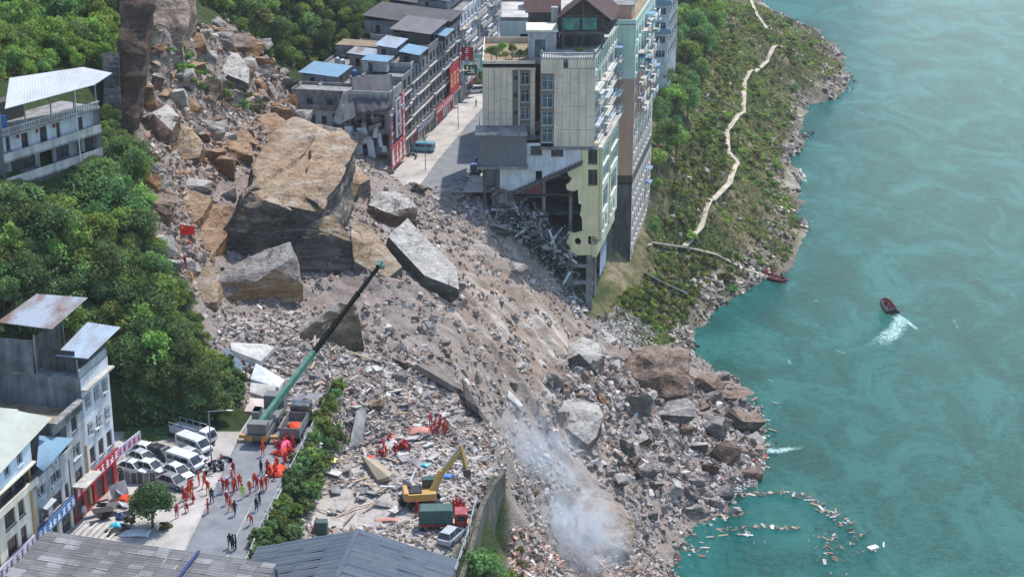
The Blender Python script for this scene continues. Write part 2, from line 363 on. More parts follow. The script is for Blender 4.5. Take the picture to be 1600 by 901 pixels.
dirtc = b.ramp(dirt, [(0.34, rgb(98, 78, 60)), (0.43, rgb(144, 120, 98)), (0.52, rgb(160, 145, 130)), (0.62, rgb(196, 184, 170))])
rub = b.mix(b.math('MULTIPLY', z[2], b.ramp(dirt, [(0.3, 0.45), (0.6, 0.9)])), rub, dirtc)
za = b.attr('zone', 'Alpha'); rub = b.mix(b.math('MULTIPLY', za, b.ramp(n2, [(0.36, 0.3), (0.52, 0.85)])), rub, rgb(188, 180, 171))
veg = b.ramp(n1, [(0.34, rgb(50, 62, 34)), (0.45, rgb(78, 86, 48)), (0.54, rgb(118, 108, 76)), (0.62, rgb(146, 132, 106))])
veg = b.mix(b.ramp(n2, [(0.4, 0.6), (0.58, 0.0)]), veg, rgb(58, 66, 40))
hillc = b.ramp(n2, [(0.3, rgb(36, 46, 26)), (0.55, rgb(56, 70, 36)), (0.75, rgb(88, 84, 58))])
# wet rock line by the water: a stain that follows the river's high mark
zz = b.sep(co)[2]
bare = b.ramp(n1, [(0.35, rgb(78, 70, 62)), (0.5, rgb(122, 112, 100)), (0.65, rgb(158, 148, 134))])
lowf = b.math('MULTIPLY', b.ramp(b.math('MULTIPLY', b.math('ADD', zz, 36.0), 0.125), [(0.35, 1.0), (0.75, 0.0)]), b.ramp(b.noise(co, 0.16, 6, 0.6), [(0.38, 0.2), (0.5, 1.0)]))
veg = b.mix(lowf, veg, bare)
col = b.mix(z[1], hillc, veg); col = b.mix(z[0], col, rub)
b.bump(b.math('ADD', n2, b.math('MULTIPLY', n3, 0.4)), 0.9, 0.5)
GROUND = b.done(col, 0.95, 0.15)
ny, nx = XX.shape; idx = np.arange(nx * ny).reshape(ny, nx)
F = np.stack([idx[:-1, :-1], idx[:-1, 1:], idx[1:, 1:], idx[1:, :-1]], -1).reshape(-1, 4)
V = np.stack([XX, YY, ZZ], -1).reshape(-1, 3)
g = link('ground', fast_mesh('ground', V, F, GROUND, {'zone': kx.reshape(-1, 4)}, smooth=True)); tag(g, 'rocky hillside, slide debris slope and green river bank', None, None, 'structure')
# ------------------------------------------------------------------ river
b = NB('river_water'); co = b.geo('Position')
m1 = b.mapping(co, (0.05, 0.028, 0.05), (0, 0, R(14)))
n1 = b.noise(m1, 1.3, 10, 0.68, 1.0); n2 = b.noise(b.mapping(co, (0.5, 0.8, 1), (0, 0, R(24))), 0.55, 9, 0.76, .9)
col = b.ramp(n1, [(0.38, rgb(2, 76, 68)), (0.5, rgb(14, 96, 88)), (0.6, rgb(44, 118, 110))])
col = b.mix(b.ramp(b.noise(b.mapping(co, (.7, 1.0, 1), (0, 0, R(28))), .8, 9, .8, .5), [(.42, .0), (.62, .4)]), col, rgb(60, 132, 124))
fo = b.math('MULTIPLY', b.ramp(b.noise(b.mapping(co, (0.5, 0.9, 1), (0, 0, R(20))), 0.30, 9, 0.72, 1.5), [(0.700, 0.0), (0.74, 0.8)]), 1.0)
col = b.mix(fo, col, rgb(205, 226, 220))
wv = b.math('ADD', b.math('ADD', b.math('MULTIPLY', n2, .8), b.math('MULTIPLY', b.noise(b.mapping(co, (1, 1.5, 1), (0, 0, R(30))), 2.4, 5, 0.78, 0.5), .5)), b.math('MULTIPLY', b.noise(b.mapping(co, (0.9, 1.4, 1), (0, 0, R(-18))), 1.1, 7, 0.7, 1.2), 0.5))
b.bump(wv, 0.85, 1.2)
WATER = b.done(col, 0.2, 0.15)
s = MB()
xs = [-20, 400, 4000]; ys = [-500, 1000, 6000]
s.quad((-30, -400, RIV), (2000, -400, RIV), (2000, 2500, RIV), (-30, 2500, RIV))
rv = s.build('river', WATER); tag(rv, 'wide turquoise river flowing past the landslide', None, None, 'structure')
# ------------------------------------------------------------------ boulders
def rough_hull(hulls, cuts=2, amp=0.25, sc=0.35, seed=0, edge=None):
    """convex bodies -> one craggy bmesh (world coordinates)"""
    bm = bmesh.new(); off = Vector((seed * 7.13, seed * 3.7, seed * 1.9))
    for pts in hulls:
        h = bmesh.new()
        vs = [h.verts.new(p) for p in pts]
        bmesh.ops.convex_hull(h, input=vs)
        for v in [v for v in h.verts if not v.link_faces]: h.verts.remove(v)
        bmesh.ops.triangulate(h, faces=h.faces[:])
        for _ in range(cuts):
            es = sorted([e for e in h.edges], key=lambda e: -e.calc_length())
            L = (edge or es[0].calc_length() / 5)
            es = [e for e in es if e.calc_length() > L]
            if not es: break
            bmesh.ops.subdivide_edges(h, edges=es, cuts=1 if es[0].calc_length() < 4 * L else 2, use_grid_fill=True)
            bmesh.ops.triangulate(h, faces=[f for f in h.faces if len(f.verts) > 3])
        h.normal_update()
        mv = []
        for v in h.verts:
            p = v.co * sc + off
            n = mnoise.fractal(p, 1.0, 2.0, 4) * 0.7 + (abs(mnoise.noise(p * 0.6)) - 0.25) * 0.9
            # stepped bedding planes
            n2 = mnoise.noise(Vector((p.x * .3, p.y * .3, p.z * 2.2)))
            mv.append(v.co + v.normal * amp * (n + 0.5 * n2))
        for v, c in zip(h.verts, mv): v.co = c
        me = bpy.data.meshes.new('t'); h.to_mesh(me); h.free(); bm.from_mesh(me); bpy.data.meshes.remove(me)
    bm.normal_update(); return bm
def rock_obj(name, hulls, mats, label, cat='boulder', group=None, cuts=3, amp=0.3, sc=0.35, seed=0, split=None, edge=None):
    c = sum((Vector(p) for p in hulls[0]), Vector()) / len(hulls[0]); zb = min(p[2] for h in hulls for p in h)
    o3 = Vector((c.x, c.y, zb)); hulls = [[Vector(p) - o3 for p in h] for h in hulls]
    bm = rough_hull(hulls, cuts, amp, sc, seed, edge)
    me = bpy.data.meshes.new(name)
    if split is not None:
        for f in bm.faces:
            f.material_index = 0 if f.normal.z + 0.25 * mnoise.noise(f.calc_center_median() * 0.5) > split + .16 else 1  # second tone on steep and undercut faces: rock stain plus shade put into colour
    bm.to_mesh(me); bm.free()
    for m in mats: me.materials.append(MATS[m])
    o = link(name, me, None, o3); return tag(o, label, cat, group)
def sight(b, pts, sink=1.0, lift=0):
    """outline sighted in the photo at the base's distance; dd = metres behind it"""
    g = hit(*b); d0 = depth(g)
    out = [at_d(x, y, d0 + dd) for x, y, dd in pts]
    return out + [Vector((p.x, p.y, min(p.z, g.z) - sink)) for p in out if p.z < g.z + 3]
BO = []
def boulder(label, b, pts, mats, split=None, cuts=3, amp=0.3, sc=0.35, extra=None, sink=1.0, group=None, edge=None):
    hulls = [sight(b, pts, sink)]
    for e in (extra or []): hulls.append(sight(b, e, sink))
    BO.append(rock_obj('boulder', hulls, mats, label, 'boulder', group, cuts, amp, sc, len(BO) + 1, split, edge))
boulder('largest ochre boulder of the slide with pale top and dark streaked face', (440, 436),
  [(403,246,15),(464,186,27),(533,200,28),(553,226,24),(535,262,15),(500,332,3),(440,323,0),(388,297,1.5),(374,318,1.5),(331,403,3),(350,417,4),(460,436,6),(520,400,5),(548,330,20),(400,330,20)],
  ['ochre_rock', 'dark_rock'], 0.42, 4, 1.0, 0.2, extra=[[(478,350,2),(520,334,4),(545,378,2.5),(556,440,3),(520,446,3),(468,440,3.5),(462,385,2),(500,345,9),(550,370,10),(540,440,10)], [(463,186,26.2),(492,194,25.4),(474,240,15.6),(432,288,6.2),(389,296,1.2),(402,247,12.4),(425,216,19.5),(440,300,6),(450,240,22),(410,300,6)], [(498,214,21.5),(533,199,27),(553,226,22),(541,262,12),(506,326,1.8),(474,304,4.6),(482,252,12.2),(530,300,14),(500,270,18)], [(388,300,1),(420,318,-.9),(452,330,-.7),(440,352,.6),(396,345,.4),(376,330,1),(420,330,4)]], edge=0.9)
boulder('grey flat topped boulder in front of the largest boulder', (405, 472),
  [(335,440,0),(345,425,1),(367,413,1.8),(413,388,2.8),(453,379,2.6),(459,403,.6),(473,443,0),(472,463,1.4),(440,466,1.6),(400,466,1.6),(372,467,1.2),(337,474,-.6),(430,420,-1.2),(400,440,-1.4),(440,390,5)],
  ['grey_rock', 'ochre_rock'], 0.25, 4, 0.35, 0.25, sink=0.4, edge=0.8)
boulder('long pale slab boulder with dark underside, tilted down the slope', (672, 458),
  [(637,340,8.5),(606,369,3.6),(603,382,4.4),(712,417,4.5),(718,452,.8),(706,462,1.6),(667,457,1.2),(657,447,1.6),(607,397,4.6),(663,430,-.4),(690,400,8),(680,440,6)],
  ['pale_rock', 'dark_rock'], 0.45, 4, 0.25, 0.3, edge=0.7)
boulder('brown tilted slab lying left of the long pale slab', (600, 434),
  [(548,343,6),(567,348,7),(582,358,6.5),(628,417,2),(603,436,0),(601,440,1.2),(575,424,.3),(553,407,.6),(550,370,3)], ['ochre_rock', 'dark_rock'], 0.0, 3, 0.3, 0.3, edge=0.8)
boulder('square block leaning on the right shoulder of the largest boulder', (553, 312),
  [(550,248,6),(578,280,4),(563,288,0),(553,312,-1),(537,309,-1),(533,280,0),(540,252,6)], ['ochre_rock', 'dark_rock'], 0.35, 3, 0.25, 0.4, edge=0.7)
boulder('rust brown block behind the slabs near the buried road', (615, 358),
  [(572,318,1.5),(590,301,4),(630,298,4),(650,325,2),(650,347,1.5),(615,359,1.2),(580,347,1),(600,330,-.6)], ['pale_rock', 'brown_rock'], 0.45, 3, 0.5, 0.3, edge=0.7)
boulder('trapezoid olive boulder standing behind the crane boom', (520, 542),
  [(469,520,0),(479,507,.4),(510,490,.9),(531,472,1.3),(557,478,1.2),(568,533,.8),(540,540,.8),(473,547,0),(558,490,4),(490,510,4)], ['pale_rock', 'shaded_olive_rock'], 0.5, 3, 0.2, 0.3, edge=0.7)
boulder('upper of two cracked orange slabs beside the largest boulder', (297, 351),
  [(280,300,5),(297,295,6),(332,310,4),(318,337,1),(297,352,0),(279,332,1)], ['orange_rock'], None, 3, 0.3, 0.3, edge=0.7)
boulder('lower of two cracked orange slabs beside the largest boulder', (325, 404),
  [(328,318,9),(368,322,9),(354,370,4),(327,405,0),(297,397,1),(298,354,5)], ['orange_rock'], None, 3, 0.3, 0.3, edge=0.7)
boulder('tan wedge boulder at the left foot of the flat topped boulder', (318, 472),
  [(325,408,5),(347,427,4),(338,472,0),(300,473,0),(296,450,2)], ['ochre_rock'], None, 3, 0.3, 0.3, edge=0.7)
boulder('pyramid shaped tan boulder on the upper slide', (285, 246),
  [(249,240,1),(278,189,3),(300,200,4),(318,223,2),(311,246,0),(280,250,-0.5)], ['ochre_rock', 'brown_rock'], 0.3, 3, 0.4, 0.3, edge=0.8)
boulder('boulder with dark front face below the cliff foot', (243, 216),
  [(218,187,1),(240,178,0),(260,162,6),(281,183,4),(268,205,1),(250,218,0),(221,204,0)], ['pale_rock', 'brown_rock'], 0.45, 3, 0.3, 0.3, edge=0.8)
boulder('tan block perched directly above the largest boulder', (425, 216),
  [(392,195,1),(398,180,4),(430,178,5),(450,192,3),(448,205,0.5),(425,217,0),(395,208,0)], ['orange_rock', 'brown_rock'], 0.3, 3, 0.35, 0.3, edge=0.8)
boulder('rusty orange boulder left of the tan block', (360, 246),
  [(337,228,1),(350,210,4),(382,210,5),(396,228,3),(395,243,0),(360,249,0)], ['orange_rock'], None, 3, 0.5, 0.3, edge=0.7)
boulder('big grey boulder with shaded right face high on the slide', (355, 128),
  [(323,92,3),(347,77,6),(372,85,6),(391,107,4),(388,131,0),(357,117,-1),(335,112,0)], ['pale_rock', 'dark_rock'], 0.4, 3, 0.4, 0.3, edge=0.8)
boulder('rusty block standing at the top of the slide', (305, 76), [(287,62,1),(297,48,3),(316,55,2),(322,70,0),(300,79,-0.5)], ['orange_rock'], None, 3, 0.3, 0.3)
boulder('cream slab at the edge of the buried road', (590, 264), [(572,238,5),(604,240,5),(616,263,1),(588,266,0),(574,252,2)], ['pale_rock'], None, 3, 0.2, 0.3)
boulder('grey block lying on the end of the upper road', (706, 314), [(684,300,2),(694,290,3),(722,289,4),(727,305,1),(706,317,0),(690,314,0)], ['grey_rock', 'dark_rock'], 0.35, 3, 0.3, 0.4)
boulder('biggest red brown boulder above the river', (1020, 612),
  [(960,594,1),(989,549,5),(1020,538,8),(1068,545,7),(1077,583,3),(1086,614,1),(1040,620,-1),(985,606,-1),(1010,560,0)], ['brown_rock'], None, 4, 0.8, 0.3, edge=0.7)
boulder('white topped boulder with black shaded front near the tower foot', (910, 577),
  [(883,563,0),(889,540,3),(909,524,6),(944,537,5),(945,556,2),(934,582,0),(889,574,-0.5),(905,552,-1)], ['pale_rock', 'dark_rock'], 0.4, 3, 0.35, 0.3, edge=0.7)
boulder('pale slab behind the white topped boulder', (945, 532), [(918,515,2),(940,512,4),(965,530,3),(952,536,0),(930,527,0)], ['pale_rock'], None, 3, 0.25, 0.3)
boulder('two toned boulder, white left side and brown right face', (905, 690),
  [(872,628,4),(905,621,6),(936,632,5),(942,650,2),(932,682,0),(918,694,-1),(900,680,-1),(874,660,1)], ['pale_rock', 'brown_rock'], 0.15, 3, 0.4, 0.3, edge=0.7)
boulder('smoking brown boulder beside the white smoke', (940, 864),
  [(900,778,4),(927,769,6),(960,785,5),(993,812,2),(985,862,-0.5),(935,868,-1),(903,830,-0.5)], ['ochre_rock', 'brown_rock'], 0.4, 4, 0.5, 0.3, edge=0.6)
def auto_boulder(box, mats, label, split=0.4, cuts=3, amp=0.3, seed=None, group=None, n=13, sink=0.5, flat=0.8):
    x0, y0, x1, y1 = box; g = hit((x0 + x1) / 2, y1); d = depth(g); s = FPX / d
    w = (x1 - x0) / s; dep = w * flat; hgt_ = max(0.4 * w, ((y1 - y0) / s - 0.36 * dep) / 0.93) + sink
    rr = random.Random(seed if seed is not None else int(x0 * 31 + y0)); pts = []
    for k in range(n):
        a = rr.uniform(0, 2 * math.pi); zc = rr.uniform(-1, 1); q = (1 - zc * zc) ** 0.35
        pts.append(Vector((g.x + math.cos(a) * q * w * 0.55 , g.y + dep * 0.45 + math.sin(a) * q * dep * 0.55, g.z - sink + (zc * .5 + .5) * hgt_)))
    BO.append(rock_obj('boulder', [pts], mats, label, 'boulder', group, cuts, amp * min(1, w / 5), 0.4, len(BO) + 1, split, max(w / 7, 0.35)))
AB = [((1080,578,1134,618),['brown_rock'],'brown boulder right of the biggest red brown boulder'),
 ((1109,576,1146,602),['grey_rock'],'flat grey boulder at the water edge behind a brown one'),
 ((1126,609,1182,633),['brown_rock'],'low brown boulder touching the river below a flat grey one'),
 ((1133,628,1196,680),['brown_rock','dark_rock'],'angular brown boulder jutting farthest into the river'),
 ((1028,616,1096,670),['grey_rock','dark_rock'],'rounded grey boulder in the middle of the shore pile'),
 ((983,612,1018,664),['pale_rock','grey_rock'],'upright pale grey boulder left of the rounded grey one'),
 ((1092,643,1144,688),['grey_rock'],'cracked grey boulder between the rounded one and the river'),
 ((1108,680,1160,730),['brown_rock'],'red brown boulder close above the shore rubbish'),
 ((890,595,921,620),['pale_rock','grey_rock'],'small pale cube boulder above the two toned boulder'),
 ((953,736,984,770),['pale_rock','dark_rock'],'white topped rock with dark face low on the slide'),
 ((1117,750,1148,785),['pale_rock','dark_rock'],'tan pointed boulder at the water line'),
 ((988,670,1020,700),['pale_rock','brown_rock'],'pale tilted boulder below the upright pale one'),
 ((1080,682,1107,712),['pale_rock','dark_rock'],'small pale pointed rock left of the red brown boulder'),
 ((869,765,910,797),['brown_rock'],'dark brown boulder between the two smoke plumes'),
 ((1128,785,1160,808),['pale_rock'],'pale rock standing in the shallows near floating rubbish'),
 ((1164,600,1193,613),['orange_rock'],'orange rock alone in the river'),
 ((960,700,990,722),['grey_rock','dark_rock'],'grey rock on the bare brown patch of slope'),
 ((1014,748,1040,772),['grey_rock','brown_rock'],'grey rock half way down the brown slope by the shore'),
 ((574,620,602,648),['ochre_rock','brown_rock'],'tan boulder above the rescue digging site'),
 ((790,408,826,436),['grey_rock'],'rounded grey boulder on the smooth slope under the wrecked corner'),
 ((765,345,800,380),['grey_rock','dark_rock'],'grey block below the wrecked corner of the tower'),
 ((640,282,668,304),['brown_rock','dark_rock'],'brown block beside the buried road end'),
 ((228,297,280,330),['brown_rock'],'dark brown boulder at the left edge of the slide'),
 ((336,288,372,318),['grey_rock'],'grey boulder next to the cracked orange slabs'),
 ((318,180,345,205),['orange_rock','brown_rock'],'rusty lump above the pyramid shaped boulder'),
 ((277,270,330,303),['pale_rock'],'smooth whitish boulder above the orange slabs'),
 ((237,130,275,158),['orange_rock','brown_rock'],'tan boulder left of the green strip on the upper slide'),
 ((230,110,256,140),['pale_rock','brown_rock'],'pale boulder at the foot of the bright scar'),
 ((340,200,372,222),['pale_rock'],'pale boulder behind the rusty orange boulder'),
 ((372,150,402,172),['grey_rock','brown_rock'],'grey boulder right of the lower green strip'),
 ((412,108,436,128),['pale_rock','brown_rock'],'pale boulder at the right edge of the upper slide'),
 ((400,222,426,242),['orange_rock','dark_rock'],'small bright orange boulder touching the largest boulder'),
 ((540,345,560,362),['grey_rock'],'small grey boulder wedged behind the brown tilted slab'),
 ((250,395,285,432),['pale_rock','grey_rock'],'pale boulder below the red flag'),
 ((870,350,895,372),['grey_rock'],'grey lump in the tower wreckage')]
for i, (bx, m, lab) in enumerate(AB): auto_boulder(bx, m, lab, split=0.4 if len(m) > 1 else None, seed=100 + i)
# ------------------------------------------------------------------ rock prototypes shared by the scattered rocks
def unit_rock(seed, n=12, flat=0.75, sub=False):
    rr = random.Random(seed); bm = bmesh.new()
    for k in range(n):
        a = rr.uniform(0, 2 * math.pi); z = rr.uniform(-1, 1); q = (1 - z * z) ** 0.3
        bm.verts.new((math.cos(a) * q * .5, math.sin(a) * q * .5 * rr.uniform(.7, 1), z * .5 * flat))
    bmesh.ops.convex_hull(bm, input=bm.verts[:])
    for v in [v for v in bm.verts if not v.link_faces]: bm.verts.remove(v)
    if sub:
        bmesh.ops.subdivide_edges(bm, edges=bm.edges[:], cuts=2, use_grid_fill=True); bm.normal_update()
        for v in bm.verts: v.co += v.normal * 0.07 * mnoise.fractal(v.co * 4 + Vector((seed, 0, 0)), 1, 2, 3)
    bmesh.ops.triangulate(bm, faces=bm.faces[:])
    me = bpy.data.meshes.new('rock'); bm.to_mesh(me); bm.free(); return me
ROCKM = []
for m in ('grey_rock', 'pale_rock', 'brown_rock', 'orange_rock'):
    L = []
    for k in range(5):
        me = unit_rock(40 + k, 13, 0.8, True); me.materials.append(MATS[m]); L.append(me)
    ROCKM.append(L)
big_rock_spots = [(o.location.x, o.location.y, max(o.dimensions.x, o.dimensions.y) * .5) for o in BO]
def scatter_rocks(poly_px, n, smin, smax, mix, label, group, power=2.2):
    P = wpoly(poly_px); xs = [p[0] for p in P]; ys = [p[1] for p in P]; k = 0; tries = 0
    while k < n and tries < n * 60:
        tries += 1
        x, y = random.uniform(min(xs), max(xs)), random.uniform(min(ys), max(ys))
        if not inpoly(np.array([x]), np.array([y]), P)[0]: continue
        s = smin + (smax - smin) * random.random() ** power
        if any((x - bx) ** 2 + (y - by) ** 2 < (br * .75 + s * .22) ** 2 for bx, by, br in big_rock_spots): continue
        big_rock_spots.append((x, y, s * .5))
        L = ROCKM[random.choices(range(4), mix)[0]]
        o = link('rock', random.choice(L), None, (x, y, H(x, y) + s * 0.18), (random.uniform(-.4, .4), random.uniform(-.4, .4), random.uniform(0, 6.28)))
        o.scale = (s * random.uniform(.9, 1.3), s, s * random.uniform(.7, 1.1)); tag(o, label, 'rock', group); k += 1
scatter_rocks([(235,100),(222,260),(262,440),(330,470),(330,300),(400,230),(480,200),(440,110),(340,40)], 105, 1.8, 6.2, (2, 2.5, 4, 3.5), 'loose angular rock on the upper part of the slide', 'loose rocks on the upper slide', 1.6)
scatter_rocks([(560,300),(720,310),(800,350),(880,460),(960,540),(860,620),(700,560),(560,500)], 26, 0.8, 2.2, (4, 3, 3, 1), 'loose rock on the smooth slope below the upper road end', 'loose rocks on the middle slope')
scatter_rocks([(860,600),(960,560),(1090,600),(1190,660),(1190,740),(1100,810),(1000,760),(900,720)], 105, 1.4, 4.8, (5, 4, 3, 0.3), 'broken rock in the shore pile between the big river boulders', 'broken rocks in the shore pile', 1.6)
scatter_rocks([(820,700),(1100,780),(1080,860),(1000,901),(830,901),(800,800)], 32, 0.9, 3.0, (5, 4, 3, 0.3), 'broken rock low on the slide near the smoke', 'broken rocks near the smoke')
scatter_rocks([(560,470),(700,470),(860,600),(800,690),(640,600),(440,520)], 38, 0.9, 2.6, (5, 3, 3, .3), 'rock half buried in the rubble between the crane boom and the smooth slope', 'half buried rocks above the wreck field')
# ------------------------------------------------------------------ rubble too fine to count
b = NB('rubble'); co = b.geo('Position'); c = b.attr('col')
n = b.noise(co, 2.2, 5, 0.65); c = b.mix(b.ramp(n, [(0.36, 0.25), (0.6, 0.0)]), c, rgb(104, 92, 82))
RUBBLE = b.done(c, 0.95, 0.2)
_protos = []
for k in range(10):
    me = unit_rock(70 + k, 9, 0.8); V0 = np.array([v.co[:] for v in me.vertices]); F0 = np.array([p.vertices[:] for p in me.polygons]); _protos.append((V0, F0)); bpy.data.meshes.remove(me)
_cube = (np.array([(x, y, z) for x in (-.5, .5) for y in (-.5, .5) for z in (-.5, .5)]), np.array([(0, 1, 3), (0, 3, 2), (4, 6, 7), (4, 7, 5), (0, 4, 5), (0, 5, 1), (2, 3, 7), (2, 7, 6), (0, 2, 6), (0, 6, 4), (1, 5, 7), (1, 7, 3)]))
def rotm(n, tilt=0.9):
    a = rng.uniform(0, 2 * np.pi, n); bx = rng.normal(0, tilt, n); cx = rng.normal(0, tilt, n)
    ca, sa, cb, sb, cc, sc_ = np.cos(a), np.sin(a), np.cos(bx), np.sin(bx), np.cos(cx), np.sin(cx); o, i = np.zeros(n), np.ones(n)
    Rz = np.stack([ca, -sa, o, sa, ca, o, o, o, i], -1).reshape(n, 3, 3); Rx = np.stack([i, o, o, o, cb, -sb, o, sb, cb], -1).reshape(n, 3, 3)
    Ry = np.stack([cc, o, sc_, o, i, o, -sc_, o, cc], -1).reshape(n, 3, 3); return Rz @ Rx @ Ry
def scatter_mesh(name, protos, P, S, C, mat, label, tilt=0.9, lift=0.15):
    Vs, Fs, Cs, b0 = [], [], [], 0; which = rng.integers(0, len(protos), len(P)); RM = rotm(len(P), tilt)
    for k, (V0, F0) in enumerate(protos):
        ii = np.where(which == k)[0]
        if len(ii) == 0: continue
        v = np.einsum('nij,nvj->nvi', RM[ii], V0[None] * S[ii][:, None, :]) + P[ii][:, None, :]; v[..., 2] += (S[ii].min(-1) * lift)[:, None]
        f = F0[None] + (np.arange(len(ii)) * len(V0))[:, None, None] + b0; b0 += len(ii) * len(V0)
        Vs.append(v.reshape(-1, 3)); Fs.append(f.reshape(-1, F0.shape[1])); Cs.append(np.repeat(C[ii], len(V0), 0))
    o = link(name, fast_mesh(name, np.concatenate(Vs), np.concatenate(Fs), mat, {'col': np.concatenate(Cs)})); return tag(o, label, None, None, 'stuff')
def sample_poly(P, n):
    P = np.array(P); out = np.zeros((0, 2))
    while len(out) < n:
        q = rng.uniform(P.min(0), P.max(0), (n * 3, 2)); out = np.concatenate([out, q[inpoly(q[:, 0], q[:, 1], P)]])
    return out[:n]
def pal(n, cols, wts):
    c = np.array([rgb(*x) for x in cols]); i = rng.choice(len(cols), n, p=np.array(wts) / sum(wts)); out = c[i].copy()
    out[:, :3] *= rng.uniform(0.75, 1.2, (n, 1)); return out
CLEAR = wpoly([(488,778),(540,762),(600,770),(636,792),(648,818),(560,822),(484,822)])
def rubble(poly, n, smin, smax, cols, wts, label, power=3.0, protos=None, flat=None, thin=None):
    q = sample_poly(poly, n)
    if thin is not None:                                   # clumped: thin out by a noise field
        keep = (fbm(q[:, 0] / thin, q[:, 1] / thin, 77, 4) + .9 * fbm(q[:, 0] / 2.4, q[:, 1] / 2.4, 78, 3) + 0.5) > rng.uniform(0.3, 0.68, len(q)) + .22 * np.clip(1 - np.hypot((q[:, 0] - 3) / 24, (q[:, 1] - 262) / 38), 0, 1); q = q[keep]
    q = q[~inpoly(q[:, 0], q[:, 1], CLEAR)]; m = len(q); z = hgt(q[:, 0], q[:, 1]); s = smin + (smax - smin) * rng.random(m) ** power
    S = s[:, None] * rng.uniform(0.6, 1.3, (m, 3))
    if flat is not None: S = s[:, None] * np.stack([rng.uniform(*flat[0], m), rng.uniform(*flat[1], m), rng.uniform(*flat[2], m)], -1)
    return scatter_mesh('rubble', protos or _protos, np.stack([q[:, 0], q[:, 1], z], -1), S, pal(m, cols, wts), RUBBLE, label, 0.9 if flat is None else 0.3)
GREYS = [(152,142,134), (176,166,157), (198,189,180), (130,116,105), (150,130,117), (168,146,124)]
rubble(debris_poly, 60000, 0.12, 1.2, GREYS, (4, 4, 2, 3, 3, 0.8), 'fine broken rock covering the landslide', 3.8, thin=7)
rubble(wpoly([(870,600),(1000,600),(1190,660),(1190,760),(1085,835),(1060,901),(830,901),(800,760)]), 14000, 0.2, 1.4, GREYS, (5, 5, 3, 2, 2, 0.3), 'broken stones on the lower slope by the river', 2.6, thin=6)
rubble(wpoly([(235,100),(222,260),(262,440),(330,480),(335,300),(400,230),(480,205),(445,110),(340,40)]), 6000, 0.25, 1.8, [(160,140,122), (180,164,148), (140,114,94), (160,120,84), (122,100,86), (190,178,166)], (4, 3, 3, 2, 2, 1), 'broken blocks jumbled on the upper slide', 2.6)
WRECK = [(194,186,178), (172,164,156), (154,145,136), (136,125,116), (178,162,147), (158,114,100), (114,100,88)]
rubble(wpoly([(330,520),(440,480),(600,560),(700,600),(790,690),(790,742),(745,790),(700,900),(480,900),(470,830),(498,660),(405,640),(345,600)]), 12500, 0.12, 1.0, WRECK, (3, 5, 5, 5, 2, 0.3, 1.5), 'smashed concrete and plaster from wrecked houses', 2.5, [_cube], ((.5, 1.4), (.3, .9), (.1, .35)))
rubble(wpoly([(740,300),(800,330),(890,390),(920,480),(900,500),(840,400),(760,340)]), 1500, 0.2, 1.2, [(90,86,84), (130,126,122), (170,168,166), (200,200,200)], (3, 3, 2, 1), 'grey wreckage spilled from the torn tower corner', 2, [_cube], ((.8, 2.2), (.2, .6), (.1, .3)))
rubble(wpoly([(790,850),(900,850),(1060,901),(860,901),(790,901)]), 1600, 0.2, 1.0, [(196,160,138), (180,142,122), (206,192,178), (150,118,102)], (3, 2, 2, 2), 'orange brick rubble and planks at the slope foot', 2, [_cube], ((.8, 2.4), (.2, .5), (.1, .25)))
rubble([tuple(at_z(x, y, RIV))[:2] for x, y in [(1140,680),(1195,690),(1200,730),(1165,790),(1110,800),(1120,740)]], 900, 0.2, 0.9, [(214,206,196), (190,70,60), (206,170,130), (120,110,104), (230,228,224)], (4, 1, 2, 3, 2), 'rubbish and splintered wood washed up at the shore', 2, [_cube], ((.8, 2.0), (.2, .6), (.1, .3)))
rubble(wpoly([(925,500),(962,480),(1000,500),(1030,520),(985,545),(930,530)]), 2600, 0.15, 0.8, [(190,186,180), (206,202,196), (160,152,144), (140,130,120)], (4, 3, 3, 2), 'pale rubble heap at the foot of the tower columns', 2.4)
_c = (ZZ > RIV - .2) & (ZZ < RIV + 3.2) & (XX > 24) & (YY > 300) & (YY < 640) & ~in_deb; _q = np.stack([XX[_c], YY[_c]], -1); _q = _q[rng.integers(0, len(_q), 8500)] + rng.normal(0, .6, (8500, 2))
_q = _q[(fbm(_q[:, 0] / 9, _q[:, 1] / 9, 61, 4) + .5) > rng.uniform(.38, .72, len(_q))]; _s = .2 + rng.random(len(_q)) ** 3.2 * 2.0
scatter_mesh('rubble', _protos, np.stack([_q[:, 0], _q[:, 1], hgt(_q[:, 0], _q[:, 1])], -1), _s[:, None] * rng.uniform(.6, 1.3, (len(_q), 3)), pal(len(_q), [(190,180,164), (168,156,142), (136,126,114), (100,92,84), (206,198,186)], (3, 4, 4, 4, 1)), RUBBLE, 'broken rocks along the water line of the green bank')
_q = sample_poly(bank_poly, 5200); _q = _q[(fbm(_q[:, 0] / 12, _q[:, 1] / 12, 55, 3) < .03) & (hgt(_q[:, 0], _q[:, 1]) > RIV + 1)]; _s = .2 + rng.random(len(_q)) ** 3 * 1.6
scatter_mesh('rubble', _protos, np.stack([_q[:, 0], _q[:, 1], hgt(_q[:, 0], _q[:, 1])], -1), _s[:, None] * rng.uniform(.6, 1.3, (len(_q), 3)), pal(len(_q), [(186,176,158), (160,148,132), (128,118,106), (104,96,88)], (3, 4, 4, 3)), RUBBLE, 'stones lying in the bare patches of the green bank')
rubble(wpoly([(860,600),(960,560),(1090,600),(1190,660),(1190,740),(1100,810),(1000,770),(900,720)]), 2600, .5, 2.2, GREYS, (5, 5, 3, 3, 2, .3), 'middling stones wedged between the shore boulders', 2.2)
rubble(wpoly([(560,300),(720,312),(800,350),(890,470),(960,545),(880,640),(760,650),(640,600),(470,520),(560,450)]), 4200, .3, 1.7, GREYS, (4, 4, 2, 4, 4, .8), 'clumps of middling stones on the middle slope', 2.4, thin=4)
